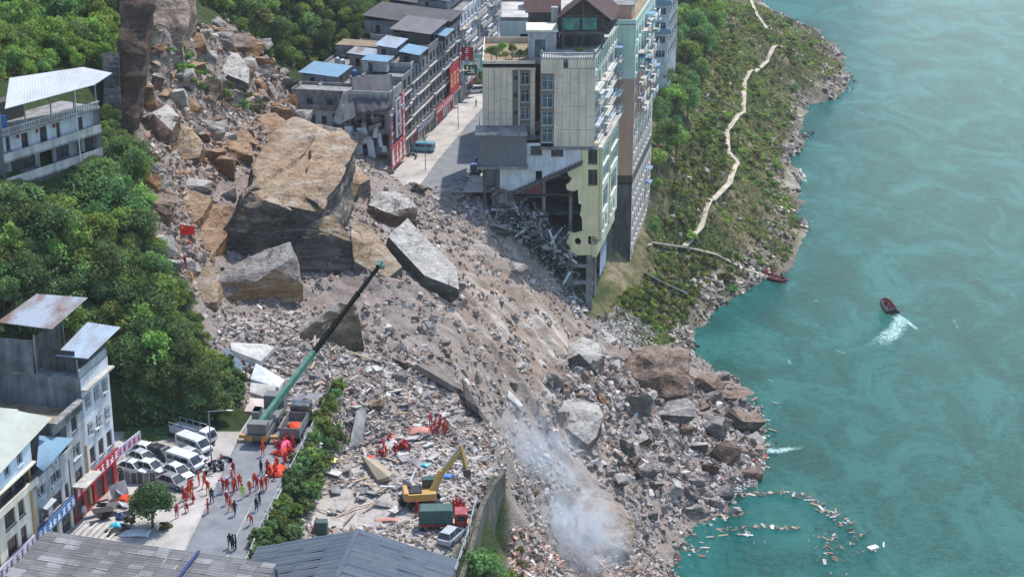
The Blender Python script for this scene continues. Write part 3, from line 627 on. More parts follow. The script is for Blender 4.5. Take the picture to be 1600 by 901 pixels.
# ------------------------------------------------------------------ building materials
def glassm(name, c, rough=0.12):
    b = NB(name); co = b.geo('Position'); n = b.noise(co, 0.7, 2, 0.5)
    col = b.mix(b.ramp(n, [(0.4, 0.0), (0.62, 0.55)]), c, (c[0] * 2.2 + .02, c[1] * 2.2 + .02, c[2] * 2.2 + .02, 1))
    MATS[name] = b.done(col, rough, 0.5); return MATS[name]
GL_DARK = glassm('dark_glass', (0.022, 0.028, 0.032, 1)); GL_TEAL = glassm('teal_glass', (0.05, 0.085, 0.095, 1), 0.1); GL_GREEN = glassm('green_glass', (0.05, 0.16, 0.13, 1), 0.15)
FR_WHITE = paint('white_frame', rgb(206, 208, 208), 0.5, dirt=.3); FR_DARK = paint('dark_frame', rgb(78, 74, 72), 0.5); FR_BROWN = paint('brown_frame', rgb(104, 70, 62), 0.6)
CONC = paint('grey_concrete', rgb(150, 148, 144), 0.9, .2, 0, .8, .35, rgb(84, 80, 76)); CONC_D = paint('dark_concrete', rgb(98, 96, 94), 0.9, .2, 0, .8, .5, rgb(46, 44, 43))
CONC_L = paint('pale_concrete', rgb(192, 188, 180), 0.9, .2, 0, .6, .35, rgb(112, 106, 98))
WHITEW = paint('white_plaster', rgb(206, 210, 212), 0.85, .25, 0, .5, .4, rgb(128, 124, 120))
LGREYW = paint('light_grey_plaster', rgb(172, 174, 174), 0.85, .25, 0, .7, .4, rgb(96, 94, 90))
GREYW = paint('grey_plaster', rgb(142, 144, 146), 0.85, .25, 0, .8, .4, rgb(82, 80, 78))
BEIGE = paint('beige_tile', rgb(224, 206, 180), 0.6, .35, 0, .45, .25, rgb(128, 116, 102))
YELLOW = paint('pale_yellow_plaster', rgb(226, 212, 164), 0.8, .3, 0, .35, .4, rgb(140, 134, 104))
CREAM = paint('cream_plaster', rgb(214, 208, 188), 0.8, .3, 0, .5, .4, rgb(140, 132, 116))
MINT = paint('mint_plaster', rgb(188, 206, 190), 0.8, .3, 0, .3, .3, rgb(130, 140, 126)); PINK = paint('pink_plaster', rgb(186, 150, 130), 0.8, .3, 0, .3, .3, rgb(126, 100, 88))
PINKL = paint('pale_pink_tile', rgb(196, 180, 168), 0.75, .3, 0, .4, .3, rgb(132, 118, 108)); PALEG = paint('pale_green_plaster', rgb(204, 218, 206), 0.8, .3, 0, .3, .3)
RED = paint('red_paint', rgb(178, 44, 50), 0.6, dirt=.3); REDF = paint('faded_red_paint', rgb(192, 84, 88), 0.65, dirt=.4); BLUE = paint('blue_sign_paint', rgb(66, 116, 168), 0.6, dirt=.3)
GREENP = paint('green_sign_paint', rgb(30, 100, 70), 0.6); WHITE = paint('white_letter_paint', rgb(236, 234, 230), 0.6, dirt=.1); LILAC = paint('pale_sign_paint', rgb(198, 188, 204), 0.6, dirt=.3)
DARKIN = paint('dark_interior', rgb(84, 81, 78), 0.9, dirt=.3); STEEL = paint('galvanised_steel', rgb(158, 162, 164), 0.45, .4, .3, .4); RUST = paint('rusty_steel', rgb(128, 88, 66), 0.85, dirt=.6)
MUD = paint('muddy_roof_soil', rgb(150, 134, 108), 0.95, dirt=.7, scale=.5); BRICK = paint('red_brick', rgb(150, 92, 74), 0.9, dirt=.5)
def metal_roof(name, c, stain, amt=.5):
    b = NB(name); co = b.geo('Position'); n = b.noise(b.mapping(co, (1, .35, 1)), 0.35, 6, 0.65); n2 = b.noise(co, 2.2, 4, .6)
    col = b.mix(b.math('MULTIPLY', b.ramp(n, [(.42, 0.0), (.62, 1.0)]), amt), c, stain); col = b.mix(b.ramp(n2, [(.5, 0.0), (.7, .25)]), col, (c[0] * .5, c[1] * .5, c[2] * .5, 1))
    MATS[name] = b.done(col, 0.75, .2, .0); return MATS[name]
MR_GREY = metal_roof('weathered_grey_sheet', rgb(112, 110, 109), rgb(88, 82, 78)); MR_BLUEG = metal_roof('blue_grey_tile_sheet', rgb(84, 94, 104), rgb(70, 78, 86), .4); MR_WHITE = metal_roof('white_sheet', rgb(178, 180, 180), rgb(150, 150, 148), .5)
MR_BLUE = metal_roof('sky_blue_sheet', rgb(112, 146, 166), rgb(112, 126, 132), .6); MR_BEIGE = metal_roof('pale_sage_sheet', rgb(176, 180, 168), rgb(140, 138, 122), .4); MR_STEEL = metal_roof('steel_blue_sheet', rgb(150, 166, 180), rgb(120, 104, 88), .5)
MR_RUSTY = metal_roof('rust_stained_sheet', rgb(146, 154, 162), rgb(110, 78, 58), .9); MR_DARK = metal_roof('dark_grey_sheet', rgb(86, 84, 84), rgb(62, 60, 60), .5); MR_BROWN = metal_roof('dark_brown_tile', rgb(78, 56, 50), rgb(54, 42, 38), .5)
MEMBRANE = metal_roof('grey_roof_membrane', rgb(78, 78, 80), rgb(104, 102, 100), .5)
# ------------------------------------------------------------------ building kit
WIN = {}
def win_meshes(w, h, style):
    k = (round(w, 2), round(h, 2), style)
    if k in WIN: return WIN[k]
    f = MB(); t = 0.07 if w > 0.9 else 0.05
    f.box(0, 0, 0, t, .08, h).box(w - t, 0, 0, w, .08, h).box(t, 0, 0, w - t, .08, t).box(t, 0, h - t, w - t, .08, h)
    nm = 1 if w < 2.0 else (2 if w < 3.2 else max(3, int(w / 1.1)))
    if w > 0.9:
        for i in range(1, nm + 1): x = w * i / (nm + 1); f.box(x - t / 2, .002, t, x + t / 2, .075, h - t)
        if h > 1.5: f.box(t, .004, h * .68, w - t, .072, h * .68 + t * .8)
    f.box(-.08, -.28, -.10, w + .08, .0, -.02)
    if style.endswith('cage'):
        for i in range(int(w / .22) + 1): x = min(w, i * .22); f.box(x - .015, -.34, 0, x + .015, -.31, h)
        for zz in (0, h / 2, h): f.box(0, -.35, zz - .02, w, -.30, zz + .02)
    fm = f.mesh('window', {'w': FR_WHITE, 'd': FR_DARK, 'b': FR_BROWN}[style[0]])
    p = MB(); p.box(t * .6, .03, t * .6, w - t * .6, .05, h - t * .6); pm = p.mesh('pane', {'k': GL_DARK, 't': GL_TEAL, 'g': GL_GREEN}[style[1]])
    WIN[k] = (fm, pm); return WIN[k]
class Bld:
    def __init__(s, name, label, cat, loc, rz=0, group=None): s.root = empty(name, loc, rz, label, cat, group)
    def part(s, name, mb, mats, parent=None): return mb.build(name, mats, parent or s.root)
    def wall(s, p0, p1, z0, z1, mat, ops=(), style='wk', inset=.16, name='wall', thick=.3, wins=True):
        """skin from p0 to p1 (outside on the right hand), with recessed openings ops=(u0,u1,v0,v1[,style])"""
        p0, p1 = Vector((p0[0], p0[1], 0)), Vector((p1[0], p1[1], 0)); L = (p1 - p0).length; d = (p1 - p0) / L; nrm = Vector((-d.y, d.x, 0))
        us = sorted({0, L, *[o[0] for o in ops], *[o[1] for o in ops]}); vs = sorted({z0, z1, *[o[2] for o in ops], *[o[3] for o in ops]})
        m = MB(); P = lambda u, v, q=0: p0 + d * u + nrm * q + Vector((0, 0, v))
        for i in range(len(us) - 1):
            for j in range(len(vs) - 1):
                uc, vc = (us[i] + us[i + 1]) / 2, (vs[j] + vs[j + 1]) / 2
                if any(o[0] < uc < o[1] and o[2] < vc < o[3] for o in ops): continue
                m.quad(P(us[i], vs[j]), P(us[i + 1], vs[j]), P(us[i + 1], vs[j + 1]), P(us[i], vs[j + 1]))
        for o in ops:
            a, b_, c, e = o[:4]
            m.quad(P(a, c), P(a, c, thick), P(b_, c, thick), P(b_, c)); m.quad(P(a, e), P(b_, e), P(b_, e, thick), P(a, e, thick))
            m.quad(P(a, c), P(a, e), P(a, e, thick), P(a, c, thick)); m.quad(P(b_, c), P(b_, c, thick), P(b_, e, thick), P(b_, e))
        w = m.build(name, mat, s.root)
        if wins:
            ang = math.atan2(d.y, d.x)
            for o in ops:
                st = o[4] if len(o) > 4 else style
                if st is None: continue
                fm, pm = win_meshes(o[1] - o[0] - .01, o[3] - o[2] - .01, st); q = P(o[0] + .005, o[2] + .005, inset)
                f = link('window', fm, s.root, q, (0, 0, ang)); link('pane', pm, f)
        return w
    def slab(s, poly, z0, z1, mat, name='roof'): m = MB().prism(poly, z0, z1); return m.build(name, mat, s.root)
    def parapet(s, poly, z, h, mat, t=.2, name='parapet', skip=()):
        m = MB(); n = len(poly)
        for i in range(n):
            if i in skip: continue
            a, c = Vector((*poly[i], z + h / 2)), Vector((*poly[(i + 1) % n], z + h / 2)); m.bar(a, c, t, h)
        return m.build(name, mat, s.root)
def grid_ops(L, z0, nfl, fh, n, w, h, sill=1.0, u0=None, style=None):
    out = []; step = L / n
    for f in range(nfl):
        for i in range(n):
            u = step * (i + .5) - w / 2; o = (u, u + w, z0 + f * fh + sill, z0 + f * fh + sill + h)
            out.append(o if style is None else o + (style,))
    return out
def corrugated(name, mat, a, b_, c, d, pitch=.35, amp=.05, parent=None, thick=None):
    """ribbed sheet roof over quad a-b (eave) to d-c (ridge); ribs run from eave to ridge"""
    a, b_, c, d = map(Vector, (a, b_, c, d)); n = max(4, int((b_ - a).length / pitch)); nn = (b_ - a).cross(d - a).normalized(); m = MB(); vs = []
    for i in range(2 * n + 1):
        t = i / (2 * n); off = nn * (amp if i % 2 else 0)
        vs += [a.lerp(b_, t) + off, d.lerp(c, t) + off, a.lerp(b_, t) - nn * .06, d.lerp(c, t) - nn * .06]
    fs = []
    for i in range(2 * n):
        k = i * 4; fs += [(k, k + 4, k + 5, k + 1), (k + 2, k + 3, k + 7, k + 6), (k, k + 2, k + 6, k + 4), (k + 1, k + 5, k + 7, k + 3)]
    k = 8 * n; fs += [(0, 1, 3, 2), (k, k + 2, k + 3, k + 1)]
    m.add(vs, fs); return m.build(name, mat, parent)
def glyph(cw, ch, rr, th=.02):
    """one brush-like character, as on blurred shop signs, in the x/z plane"""
    m = MB(); t = ch * .12; x = cw * rr.choice((.44, .5, .58))
    m.box(x - t / 2, -th * 1.1, 0, x + t / 2, -.001, ch)
    for k in range(rr.choice((2, 3, 3))): z = ch * (.12 + .76 * k / 2); w_ = cw * rr.uniform(.28, .5); m.box(cw * .5 - w_, -th, z - t / 2, cw * .5 + w_, 0, z + t / 2)
    m.bar((x, -th * .6, ch * .5), (cw * rr.choice((.08, .95)), -th * .6, 0), t, th * 1.3, (0, 1, 0))
    if rr.random() < .6: x2 = cw * rr.choice((.2, .8)); m.box(x2 - t / 2, -th * 1.2, ch * .1, x2 + t / 2, -.001, ch * .9)
    return m
def letters(parent, mat, n, x, y, z, dx, dz, cw, ch, seed):
    rr = random.Random(seed)
    for i in range(n): o = glyph(cw, ch, rr).build('character', mat, parent); o.location = (x + dx * i, y, z + dz * i)
def ac_unit(parent, loc, rz):
    if 'ac' not in WIN:
        m = MB(); m.box(0, -.35, 0, .85, 0, .6); n = MB(); n.tube((.32, -.352, .3), (.32, -.37, .3), .22, .22, 10); WIN['ac'] = (m.mesh('air_conditioner', WHITEW), n.mesh('fan_grille', FR_DARK))
    a = link('air_conditioner', WIN['ac'][0], parent, loc, (0, 0, rz)); link('fan_grille', WIN['ac'][1], a)
# ------------------------------------------------------------------ balcony house on the hillside, upper left
b = Bld('balcony_house', 'grey three storey balcony house under a broad white sheet roof', 'house', (-65.2, 216.3, 26.3), math.atan2(14.8, 8.8))
LA = 17.6
b.wall((0, 0), (LA, 0), -2, .0, CONC_D, name='base_wall')
b.wall((0, 1.2), (LA, 1.2), 0, 3.3, GREYW, [(2.2, 6.4, .9, 2.7, 'dk'), (7.2, 9.6, .2, 2.7, None), (10.2, 12.6, .9, 2.7, 'dk'), (14, 14.9, .9, 2.5, 'dk'), (15.6, 17.2, .2, 2.6, None)])
b.wall((0, 1.2), (LA, 1.2), 3.3, 6.7, WHITEW, [(1.6, 2.3, .8 + 3.3, 6, 'dk'), (4.3, 5.5, 3.35, 5.8, 'bk'), (7.6, 8.9, 3.35, 5.9, 'bk'), (10.6, 11.3, 3.35, 5.9, 'bk'), (14.5, 15.6, 4.0, 5.7, 'bk')])
b.wall((0, 7), (0, 0), 0, 6.7, GREYW); b.wall((LA, 0), (LA, 7), 0, 6.7, LGREYW, [(2, 3.2, 4.2, 5.7, 'dk'), (4.4, 5.4, 4.2, 5.7, 'dk')]); b.wall((LA, 7), (0, 7), 0, 6.7, GREYW)
m = MB()
for z in (0, 3.3, 6.7): m.box(-.1, -.1, z - .25, LA + .1, 7, z)
b.part('floor_slab', m, CONC)
m = MB(); m.box(-.05, -.06, 0, LA + .05, .12, 1.0).box(-.05, -.06, 3.3, LA + .05, .12, 4.25); b.part('balcony_wall', m, CONC_L)
m = MB()
for i in range(int(LA / .45)): m.cbox((.2 + i * .45, 0, 7.1), (.16, .16, .6))
m.box(-.05, -.1, 7.4, LA + .05, .12, 7.55).box(-.05, -.1, 6.705, LA + .05, .12, 6.8); b.part('balustrade', m, CONC_L)
for x in (.15, 4.4, 9, 13.2, LA - .2): b.part('post', MB().box(x - .07, .15, 6.8, x + .07, .3, 10.2), STEEL)
m = MB().box(13.2, -.14, -.2, 13.34, -.02, 10); b.part('drain_pipe', m, FR_WHITE)
m = MB().box(4, 5, 6.7, 9, 6.9, 9.4); b.part('roof_room', m, DARKIN); b.part('water_tank', MB().tube((3, 3, 6.7), (3, 3, 8.3), .6, .6, 12), BLUE)
for i, x in enumerate((3.6, 7.0, 10.1)): b.part('lantern', MB().tube((x, 1.0, 5.9), (x, 1.0, 5.4), .16, .16, 8), RED)
rp = [at_z(12, 169, 37.0), at_z(146, 133, 37.0), at_z(175, 114, 37.6), at_z(130, 105, 38.4), at_z(86, 103, 38.6), at_z(19, 121, 38.6), at_z(-40, 150, 38.2)]
inv = b.root.matrix_basis.inverted(); m = MB()
def loc_of(bld, p):
    r = Matrix.Rotation(-bld.root.rotation_euler.z, 3, 'Z'); return r @ (Vector(p) - bld.root.location)
pts = [loc_of(b, p) for p in rp]
corrugated('roof', MR_WHITE, pts[0] + Vector((-.5, 0, 0)), pts[1], pts[3], pts[5] + Vector((-.5, 0, 0)), .5, .035, b.root)
m = MB(); m.add([pts[1], pts[2], pts[3], pts[1] - Vector((0, 0, .12)), pts[2] - Vector((0, 0, .12)), pts[3] - Vector((0, 0, .12))], [(0, 1, 2), (5, 4, 3), (0, 3, 4, 1), (1, 4, 5, 2)]); b.part('roof_end', m, MR_WHITE)
# ------------------------------------------------------------------ lower left row (facade line x = -46.2 + .22 (y-183.7))
FR_L = math.atan2(1, .22); FL = lambda Y: Vector((-46.2 + .22 * (Y - 183.7), Y, 0)); KL = math.hypot(1, .22)
def shutter(bld, u0, u1, z0, z1, mat, y=-.02):
    m = MB(); n = int((z1 - z0) / .25)
    for i in range(n): m.box(u0, y - (.03 if i % 2 else 0), z0 + i * (z1 - z0) / n, u1, y + .05, z0 + (i + 1) * (z1 - z0) / n)
    return bld.part('shutter', m, mat)
# local frame: x along the facade (away from camera), y into the building, z up
B_ = Bld('town_house', 'tall grey house with two steel blue sheet roofs above the red sign', 'house', FL(177.3), FR_L); L = 7.0
ops = []
for f in range(3):
    for i, u in enumerate((.7, 2.9, 5.1)): ops.append((u, u + 1.35, 5.0 + f * 3.4, 6.7 + f * 3.4 - (0 if f else -.3), 'wkcage' if f else 'bk'))
B_.wall((0, 0), (L, 0), 3.2, 15.8, WHITEW, ops); B_.wall((L, 0), (L, 13), -1, 15.8, LGREYW); B_.wall((0, 13), (0, 0), 3.2, 15.8, GREYW); B_.wall((L, 13), (0, 13), 0, 17, GREYW)  # side wall towards the viewer greyer than the facade, shade put into its colour
B_.wall((-4.0, 0), (L, 0), 0, 3.2, RED, [(-4.0 + 4 + a, -4.0 + 4 + a + 1.9, .05, 2.7, None) for a in (.4, 3.0, 5.6, 8.2)], wins=False)
for a in (.4, 3.0, 5.6, 8.2): shutter(B_, -4 + a, -4 + a + 1.9, .05, 2.7, FR_DARK, .2)
B_.slab([(0, 0), (L, 0), (L, 13), (0, 13)], 15.8, 16.0, CONC, 'roof_slab'); B_.part('ledge', MB().box(-.1, -.7, 14.4, L + .2, 0, 14.6), CONC_L)
B_.wall((1.2, 5), (1.2, 1), 16, 18.6, CONC_D, name='roof_room'); B_.wall((0, 13), (0, 5.5), 16, 20, GREYW, name='roof_room'); B_.wall((0, 5.5), (L, 5.5), 16, 20, CONC_D, name='roof_room')
q = [loc_of(B_, p) for p in (at_z(86, 555, 18), at_z(137, 560, 18), at_z(188, 511, 18.2), at_z(136, 503, 18.4))]
corrugated('roof', MR_STEEL, q[0], q[1], q[2], q[3], .4, .04, B_.root)
q = [loc_of(B_, p) for p in (at_z(-6, 503, 20.7), at_z(81, 514, 20.7), at_z(137, 465, 21.2), at_z(57, 459, 21.2))]
corrugated('roof', MR_RUSTY, q[0], q[1], q[2], q[3], .4, .04, B_.root)
for x, y, z in ((.2, .3, 18), (L - .3, .3, 18), (L - .3, 5, 20.5), (.2, 5.2, 20.5), (3, .3, 18)): B_.part('post', MB().box(x, y, 16, x + .09, y + .09, z), STEEL)
B_.part('parapet', MB().box(0, 0, 16.001, L, .2, 16.9), LGREYW)
for u, z in ((2.2, 8.2), (4.5, 11.6)): ac_unit(B_.root, (u, -.02, z), 0)
# annex with terrace between
N_ = Bld('narrow_annex', 'narrow grey annex with planted roof terrace and solar heater', 'house', FL(173.2), FR_L); L = 4.15
N_.wall((0, 0), (L, 0), 3.2, 13.4, LGREYW, [(1.2, 2.6, 10.6, 12.2, 'dk'), (1.0, 2.8, 7.4, 9.0, 'wk'), (1.0, 2.8, 4.4, 6.0, 'dk')]); N_.wall((0, 12), (0, 0), 0, 12.2, GREYW); N_.wall((L, 0), (L, 12), 12, 12.6, GREYW)
N_.slab([(0, .2), (L, .2), (L, 12), (0, 12)], 12.0, 12.2, MUD, 'roof_terrace'); N_.part('parapet', MB().box(-3, 0, 12.2, L, .25, 13.5).box(-3, -.5, 13.5, L, .3, 13.7), CONC)
N_.part('yellow_pipe', MB().box(L - .3, -.2, .5, L - .1, -.02, 8), paint('ochre_pipe', rgb(196, 160, 96)))
t = empty('solar_water_heater', FL(174.5) + Vector((-5.2, 0, 12.2)), FR_L + R(90), 'white solar water heater on the planted roof terrace', 'water heater')
m = MB()
for i in range(12): m.bar((i * .16, 0, .2), (i * .16, 1.2, 1.4), .08)
m.build('tube_rack', GL_DARK, t); MB().tube((-.1, 1.3, 1.55), (1.9, 1.3, 1.55), .26, .26, 12).build('tank', FR_WHITE, t); MB().box(-.02, 1.2, 0, .05, 1.27, 1.4).box(1.75, 1.2, 0, 1.82, 1.27, 1.4).build('stand', STEEL, t)
S_ = Bld('roof_shed', 'low grey shed with rusty roof on the terrace behind the annex', 'shed', FL(174.0) + Vector((-12.5, 1, 12.2)), FR_L)
S_.wall((0, 0), (4.5, 0), 0, 2.6, CONC_D, [(3.0, 3.9, 0.02, 2.1, None)]); S_.wall((0, 6), (0, 0), 0, 2.6, CONC_D); S_.wall((4.5, 0), (4.5, 6), 0, 2.6, CONC_D); corrugated('roof', MR_RUSTY, (-.3, -.5, 2.6), (4.9, -.5, 2.7), (4.9, 6.3, 3.0), (-.3, 6.3, 2.9), .3, .03, S_.root)
# blue roofed house C
C_ = Bld('blue_roof_house', 'narrow grey house under a pale blue sheet roof behind the blue sign', 'house', FL(164.6), FR_L); L = 8.5
ops = [(1.0, 3.2, 3.9, 5.7, 'bk'), (4.2, 6.4, 3.9, 5.7, 'bk'), (7.2, 8.1, 3.9, 5.7, 'bk'), (1.2, 3.0, 6.9, 8.3, 'wk'), (4.4, 6.6, 6.9, 8.3, 'wk')]
C_.wall((0, 0), (L, 0), 3.0, 8.8, LGREYW, ops); C_.wall((0, 0), (L, 0), 0, 3.0, CREAM, [(.8, 3, .05, 2.6, 'dk'), (3.6, 5.2, .05, 2.6, None), (5.8, 8, .05, 2.6, 'dk')]); C_.wall((L, 0), (L, 12), 0, 11, GREYW); C_.wall((0, 12), (0, 0), 0, 11, GREYW)
C_.part('balcony', MB().box(0, -.7, 8.8, L, 1.2, 9.0).box(0, -.7, 9.0, L, -.55, 9.9), LGREYW); C_.wall((0, 1.2), (L, 1.2), 8.8, 11.2, CONC_D, [(1, 3, 8.85, 10.9, 'dk'), (4, 7, 9.4, 10.8, 'dk')])
q = [loc_of(C_, p) for p in (at_z(68, 736, 11.3), at_z(115, 684, 11.3), at_z(62, 680, 12.6), at_z(58, 728, 12.6))]
corrugated('roof', MR_BLUE, q[0], q[1], q[2], q[3], .35, .03, C_.root); ac_unit(C_.root, (3.4, -.02, 6.7), 0); ac_unit(C_.root, (3.5, -.75, 9.9), 0)
C_.part('window_awning', MB().add([(1, -.02, 6.2), (3.4, -.02, 6.2), (3.4, -1, 5.9), (1, -1, 5.9), (1, -.02, 6.26), (3.4, -.02, 6.26), (3.4, -1, 5.96), (1, -1, 5.96)], [(3, 2, 1, 0), (4, 5, 6, 7), (2, 3, 7, 6), (0, 3, 7, 4), (1, 2, 6, 5)]), MR_WHITE)
# sage roofed house D
D_ = Bld('sage_roof_house', 'cream house with brown windows and large pale sage sheet roof at left edge', 'house', FL(149.5), FR_L); L = 15.2
ops = []
for f in range(2):
    for i in range(5): u = .9 + i * 2.9; ops.append((u, u + (2.2 if i % 2 else 1.3), 3.6 + f * 3.2, 5.6 + f * 3.2, 'bk'))
D_.wall((0, 0), (L, 0), 3.0, 9.6, CREAM, ops); D_.wall((0, 0), (L, 0), 0, 3.0, CREAM, [(1 + 2.9 * i, 3.0 + 2.9 * i, .05, 2.6, 'dk') for i in range(5)]); D_.wall((L, 0), (L, 12), 0, 14.5, LGREYW); D_.wall((0, 12), (0, 0), 0, 14.5, LGREYW)
D_.part('balcony', MB().box(-.2, -1.0, 9.6, L + .2, 0, 9.8).box(-.2, -1.0, 9.8, L + .2, -.85, 10.4).box(-.2, -1.04, 12.0, L + .2, 0, 12.15), CREAM)
D_.wall((0, 0), (L, 0), 9.8, 12, CONC_D, [(.6 + 2.9 * i, 2.9 + 2.9 * i, 10, 11.8, 'dk') for i in range(5)])
D_.wall((0, -.6), (L, -.6), 12.15, 14.6, paint('pale_blue_panel', rgb(196, 212, 222), .6, dirt=.15), [(1.4 + 2.7 * i, 2.6 + 2.7 * i, 12.9, 14.2, 'wk') for i in range(5)])
for x in (0, L): D_.part('pipe', MB().box(x - .06, -.25, 0, x + .06, -.03, 12), paint('ochre_pipe', rgb(196, 160, 96)))
q = [loc_of(D_, p) for p in (at_z(-6, 746, 14.6), at_z(82, 652, 14.6), at_z(0, 636, 16.4), at_z(-80, 720, 16.4))]
corrugated('roof', MR_BEIGE, q[0], q[1], q[2], q[3], .45, .05, D_.root)
def sign(name, label, loc, rz, w, h, mat, lmat, n, seed, parent=None, cat='sign', lh=.62, vertical=False, ow=.12):
    t = empty(name, loc, rz, label, cat); MB().box(0, -ow, 0, w, 0, h).build('board', mat, t)
    if vertical: ch = min(w * .7, h / n * .8); letters(t, lmat, n, (w - ch) / 2, -ow - .003, h - ch - (h / n - ch) / 2, 0, -h / n, ch, ch, seed)
    else: cw = w / n * .74; letters(t, lmat, n, w / n * .13, -ow - .003, h * (1 - lh) / 2, w / n, 0, cw, h * lh, seed)
    return t
sign('shop_sign', 'long red shop sign with white lettering on the tall grey house', FL(173.4) + Vector((.25, -.05, 3.0)), FR_L, 11, 1.5, RED, WHITE, 9, 3)
sign('shop_sign', 'blue shop sign with white lettering on the blue roofed house', FL(164.4) + Vector((.25, -.05, 2.6)), FR_L, 8.8, 1.3, BLUE, WHITE, 8, 5)
sign('shop_sign', 'pale lilac sign board on the cream house at left edge', FL(156.0) + Vector((.25, -.05, 2.6)), FR_L, 8.0, 1.3, LILAC, FR_DARK, 7, 9)
sign('end_sign', 'pale pink sign board sticking out past the tall grey house', FL(184.3) + Vector((.1, 0, 2.9)), FR_L - R(6), 5.2, 1.25, LILAC, RED, 5, 12)
aw = empty('sign_canopy', FL(173.4), FR_L, 'white canopy slab above the red sign beside the narrow annex', 'canopy'); MB().box(-.1, -1.6, 4.55, 4.2, -.001, 4.7).build('slab', CONC_L, aw)
# ------------------------------------------------------------------ upper street row
UX, UY = .21, 1.0; KU = math.hypot(UX, UY); RU = math.atan2(UY, UX); FU = lambda Y, z=0: Vector((-20.8 + UX * (Y - 321.6), Y, z))
def row_house(label, Y0, Y1, Ht, wallm, nwin, style, fl=5, depth_=8.0, rear=12.0, rear_h=11.5, wv=(1.2, 1.5), roof='flat', name='row_house', near=None):
    bb = Bld(name, label, 'house', FU(Y0), RU, 'row houses along the upper street'); L = (Y1 - Y0) * KU - .03; fh = (Ht - 3.6) / (fl - 1)
    bb.wall((0, 0), (L, 0), 0, 3.6, CONC_L, [(L * i / 3 + .3, L * (i + 1) / 3 - .3, .05, 2.8, None) for i in range(3)], wins=False)
    for i in range(3): shutter(bb, L * i / 3 + .3, L * (i + 1) / 3 - .3, .05, 2.8, (FR_DARK, RED, STEEL)[(i + int(Y0)) % 3], .22)
    bb.wall((0, 0), (L, 0), 3.6, Ht, wallm, grid_ops(L, 3.6, fl - 1, fh, nwin, wv[0], wv[1], .95), style)
    bb.wall((0, depth_), (0, 0), 0, Ht, GREYW, near or [(2, 3.2, Ht - 2.4, Ht - 1, 'dk')]); bb.wall((L, 0), (L, depth_), 0, Ht, GREYW); bb.wall((L, depth_), (0, depth_), 0, Ht, GREYW)
    bb.slab([(0, 0), (L, 0), (L, depth_), (0, depth_)], Ht, Ht + .2, CONC, 'roof'); bb.parapet([(.1, .1), (L - .1, .1), (L - .1, depth_ - .1), (.1, depth_ - .1)], Ht + .2, .7, wallm)
    m = MB()
    for f in range(1, fl): m.box(0, -.35, 3.6 + (f - 1) * fh - .1, L, -.003, 3.6 + (f - 1) * fh + .08)
    bb.part('floor_ledge', m, CONC_L)
    if rear:
        z = rear_h; bb.wall((0, depth_ + rear), (0, depth_ + .01), 0, z, GREYW, [(3, 4.2, z - 2.3, z - .9, 'dk'), (7, 8.2, z - 2.3, z - .9, 'dk')], name='rear_wall'); bb.wall((L, depth_), (L, depth_ + rear), 0, z, GREYW, name='rear_wall'); bb.wall((L, depth_ + rear), (0, depth_ + rear), 0, z, GREYW, name='rear_wall')
        bb.slab([(0, depth_ + .01), (L, depth_ + .01), (L, depth_ + rear), (0, depth_ + rear)], z, z + .2, MUD if int(Y0) % 2 else CONC, 'rear_roof'); bb.parapet([(.1, depth_ + .2), (L - .1, depth_ + .2), (L - .1, depth_ + rear - .1), (.1, depth_ + rear - .1)], z + .2, .6, CONC, skip=(0,))
    for k in range(int(L / 3.2)):
        f = random.randrange(1, fl); ac_unit(bb.root, (random.uniform(.2, L - 1.2), -.36, 3.6 + (f - 1) * fh + .15), 0)
    bb.L = L; return bb
h1 = row_house('torn red sign house next to the landslide, first of the row', 313.5, 322, 14.3, LGREYW, 3, 'wk', 4, 8, 0, near=[(.5, 3.3, 4.1, 6.9, None), (3.8, 5.2, 3.9, 6.4, None), (5.6, 7.6, 4.3, 7.2, None), (.9, 3.9, .4, 3.2, None), (4.5, 7.3, .3, 3.3, None), (.4, 2.6, 7.9, 10.4, None), (3.2, 6.9, 8.1, 10.9, None)])
h2 = row_house('slim grey house with dark bay windows beside the red sign house', 322, 328.3, 15.2, GREYW, 2, 'dk', 5, 8, 14, 12, (2.2, 1.9))
h3 = row_house('grey house with white ledges and blue roof awning', 328.3, 342, 16.4, LGREYW, 5, 'dk', 5, 8, 15, 11, (1.1, 1.8))
h4 = row_house('plain grey house carrying the big red banner', 342, 358, 16.8, GREYW, 6, 'dt', 5, 8, 15, 12, (1.5, 1.6))
h5 = row_house('house with greenish glass front under a dark sheet roof', 358, 368, 17, GREYW, 3, 'dt', 5, 10, 12, 12, (2.6, 2.3))
h6 = row_house('white balcony house above the green sign', 368, 384, 18.5, WHITEW, 5, 'wk', 6, 10, 10, 13, (1.6, 1.7))
h7 = row_house('white house with stacked balconies, seventh of the row', 384, 403, 19, LGREYW, 6, 'wt', 6, 10, 10, 13, (1.7, 1.7))
h8 = row_house('pale house with laundry balconies, eighth of the row', 403, 425, 20, WHITEW, 7, 'wk', 6, 10, 10, 13, (1.7, 1.7))
h9 = row_house('farthest pale house of the row', 425, 452, 21, LGREYW, 8, 'wk', 6, 10, 10, 13, (1.7, 1.7))
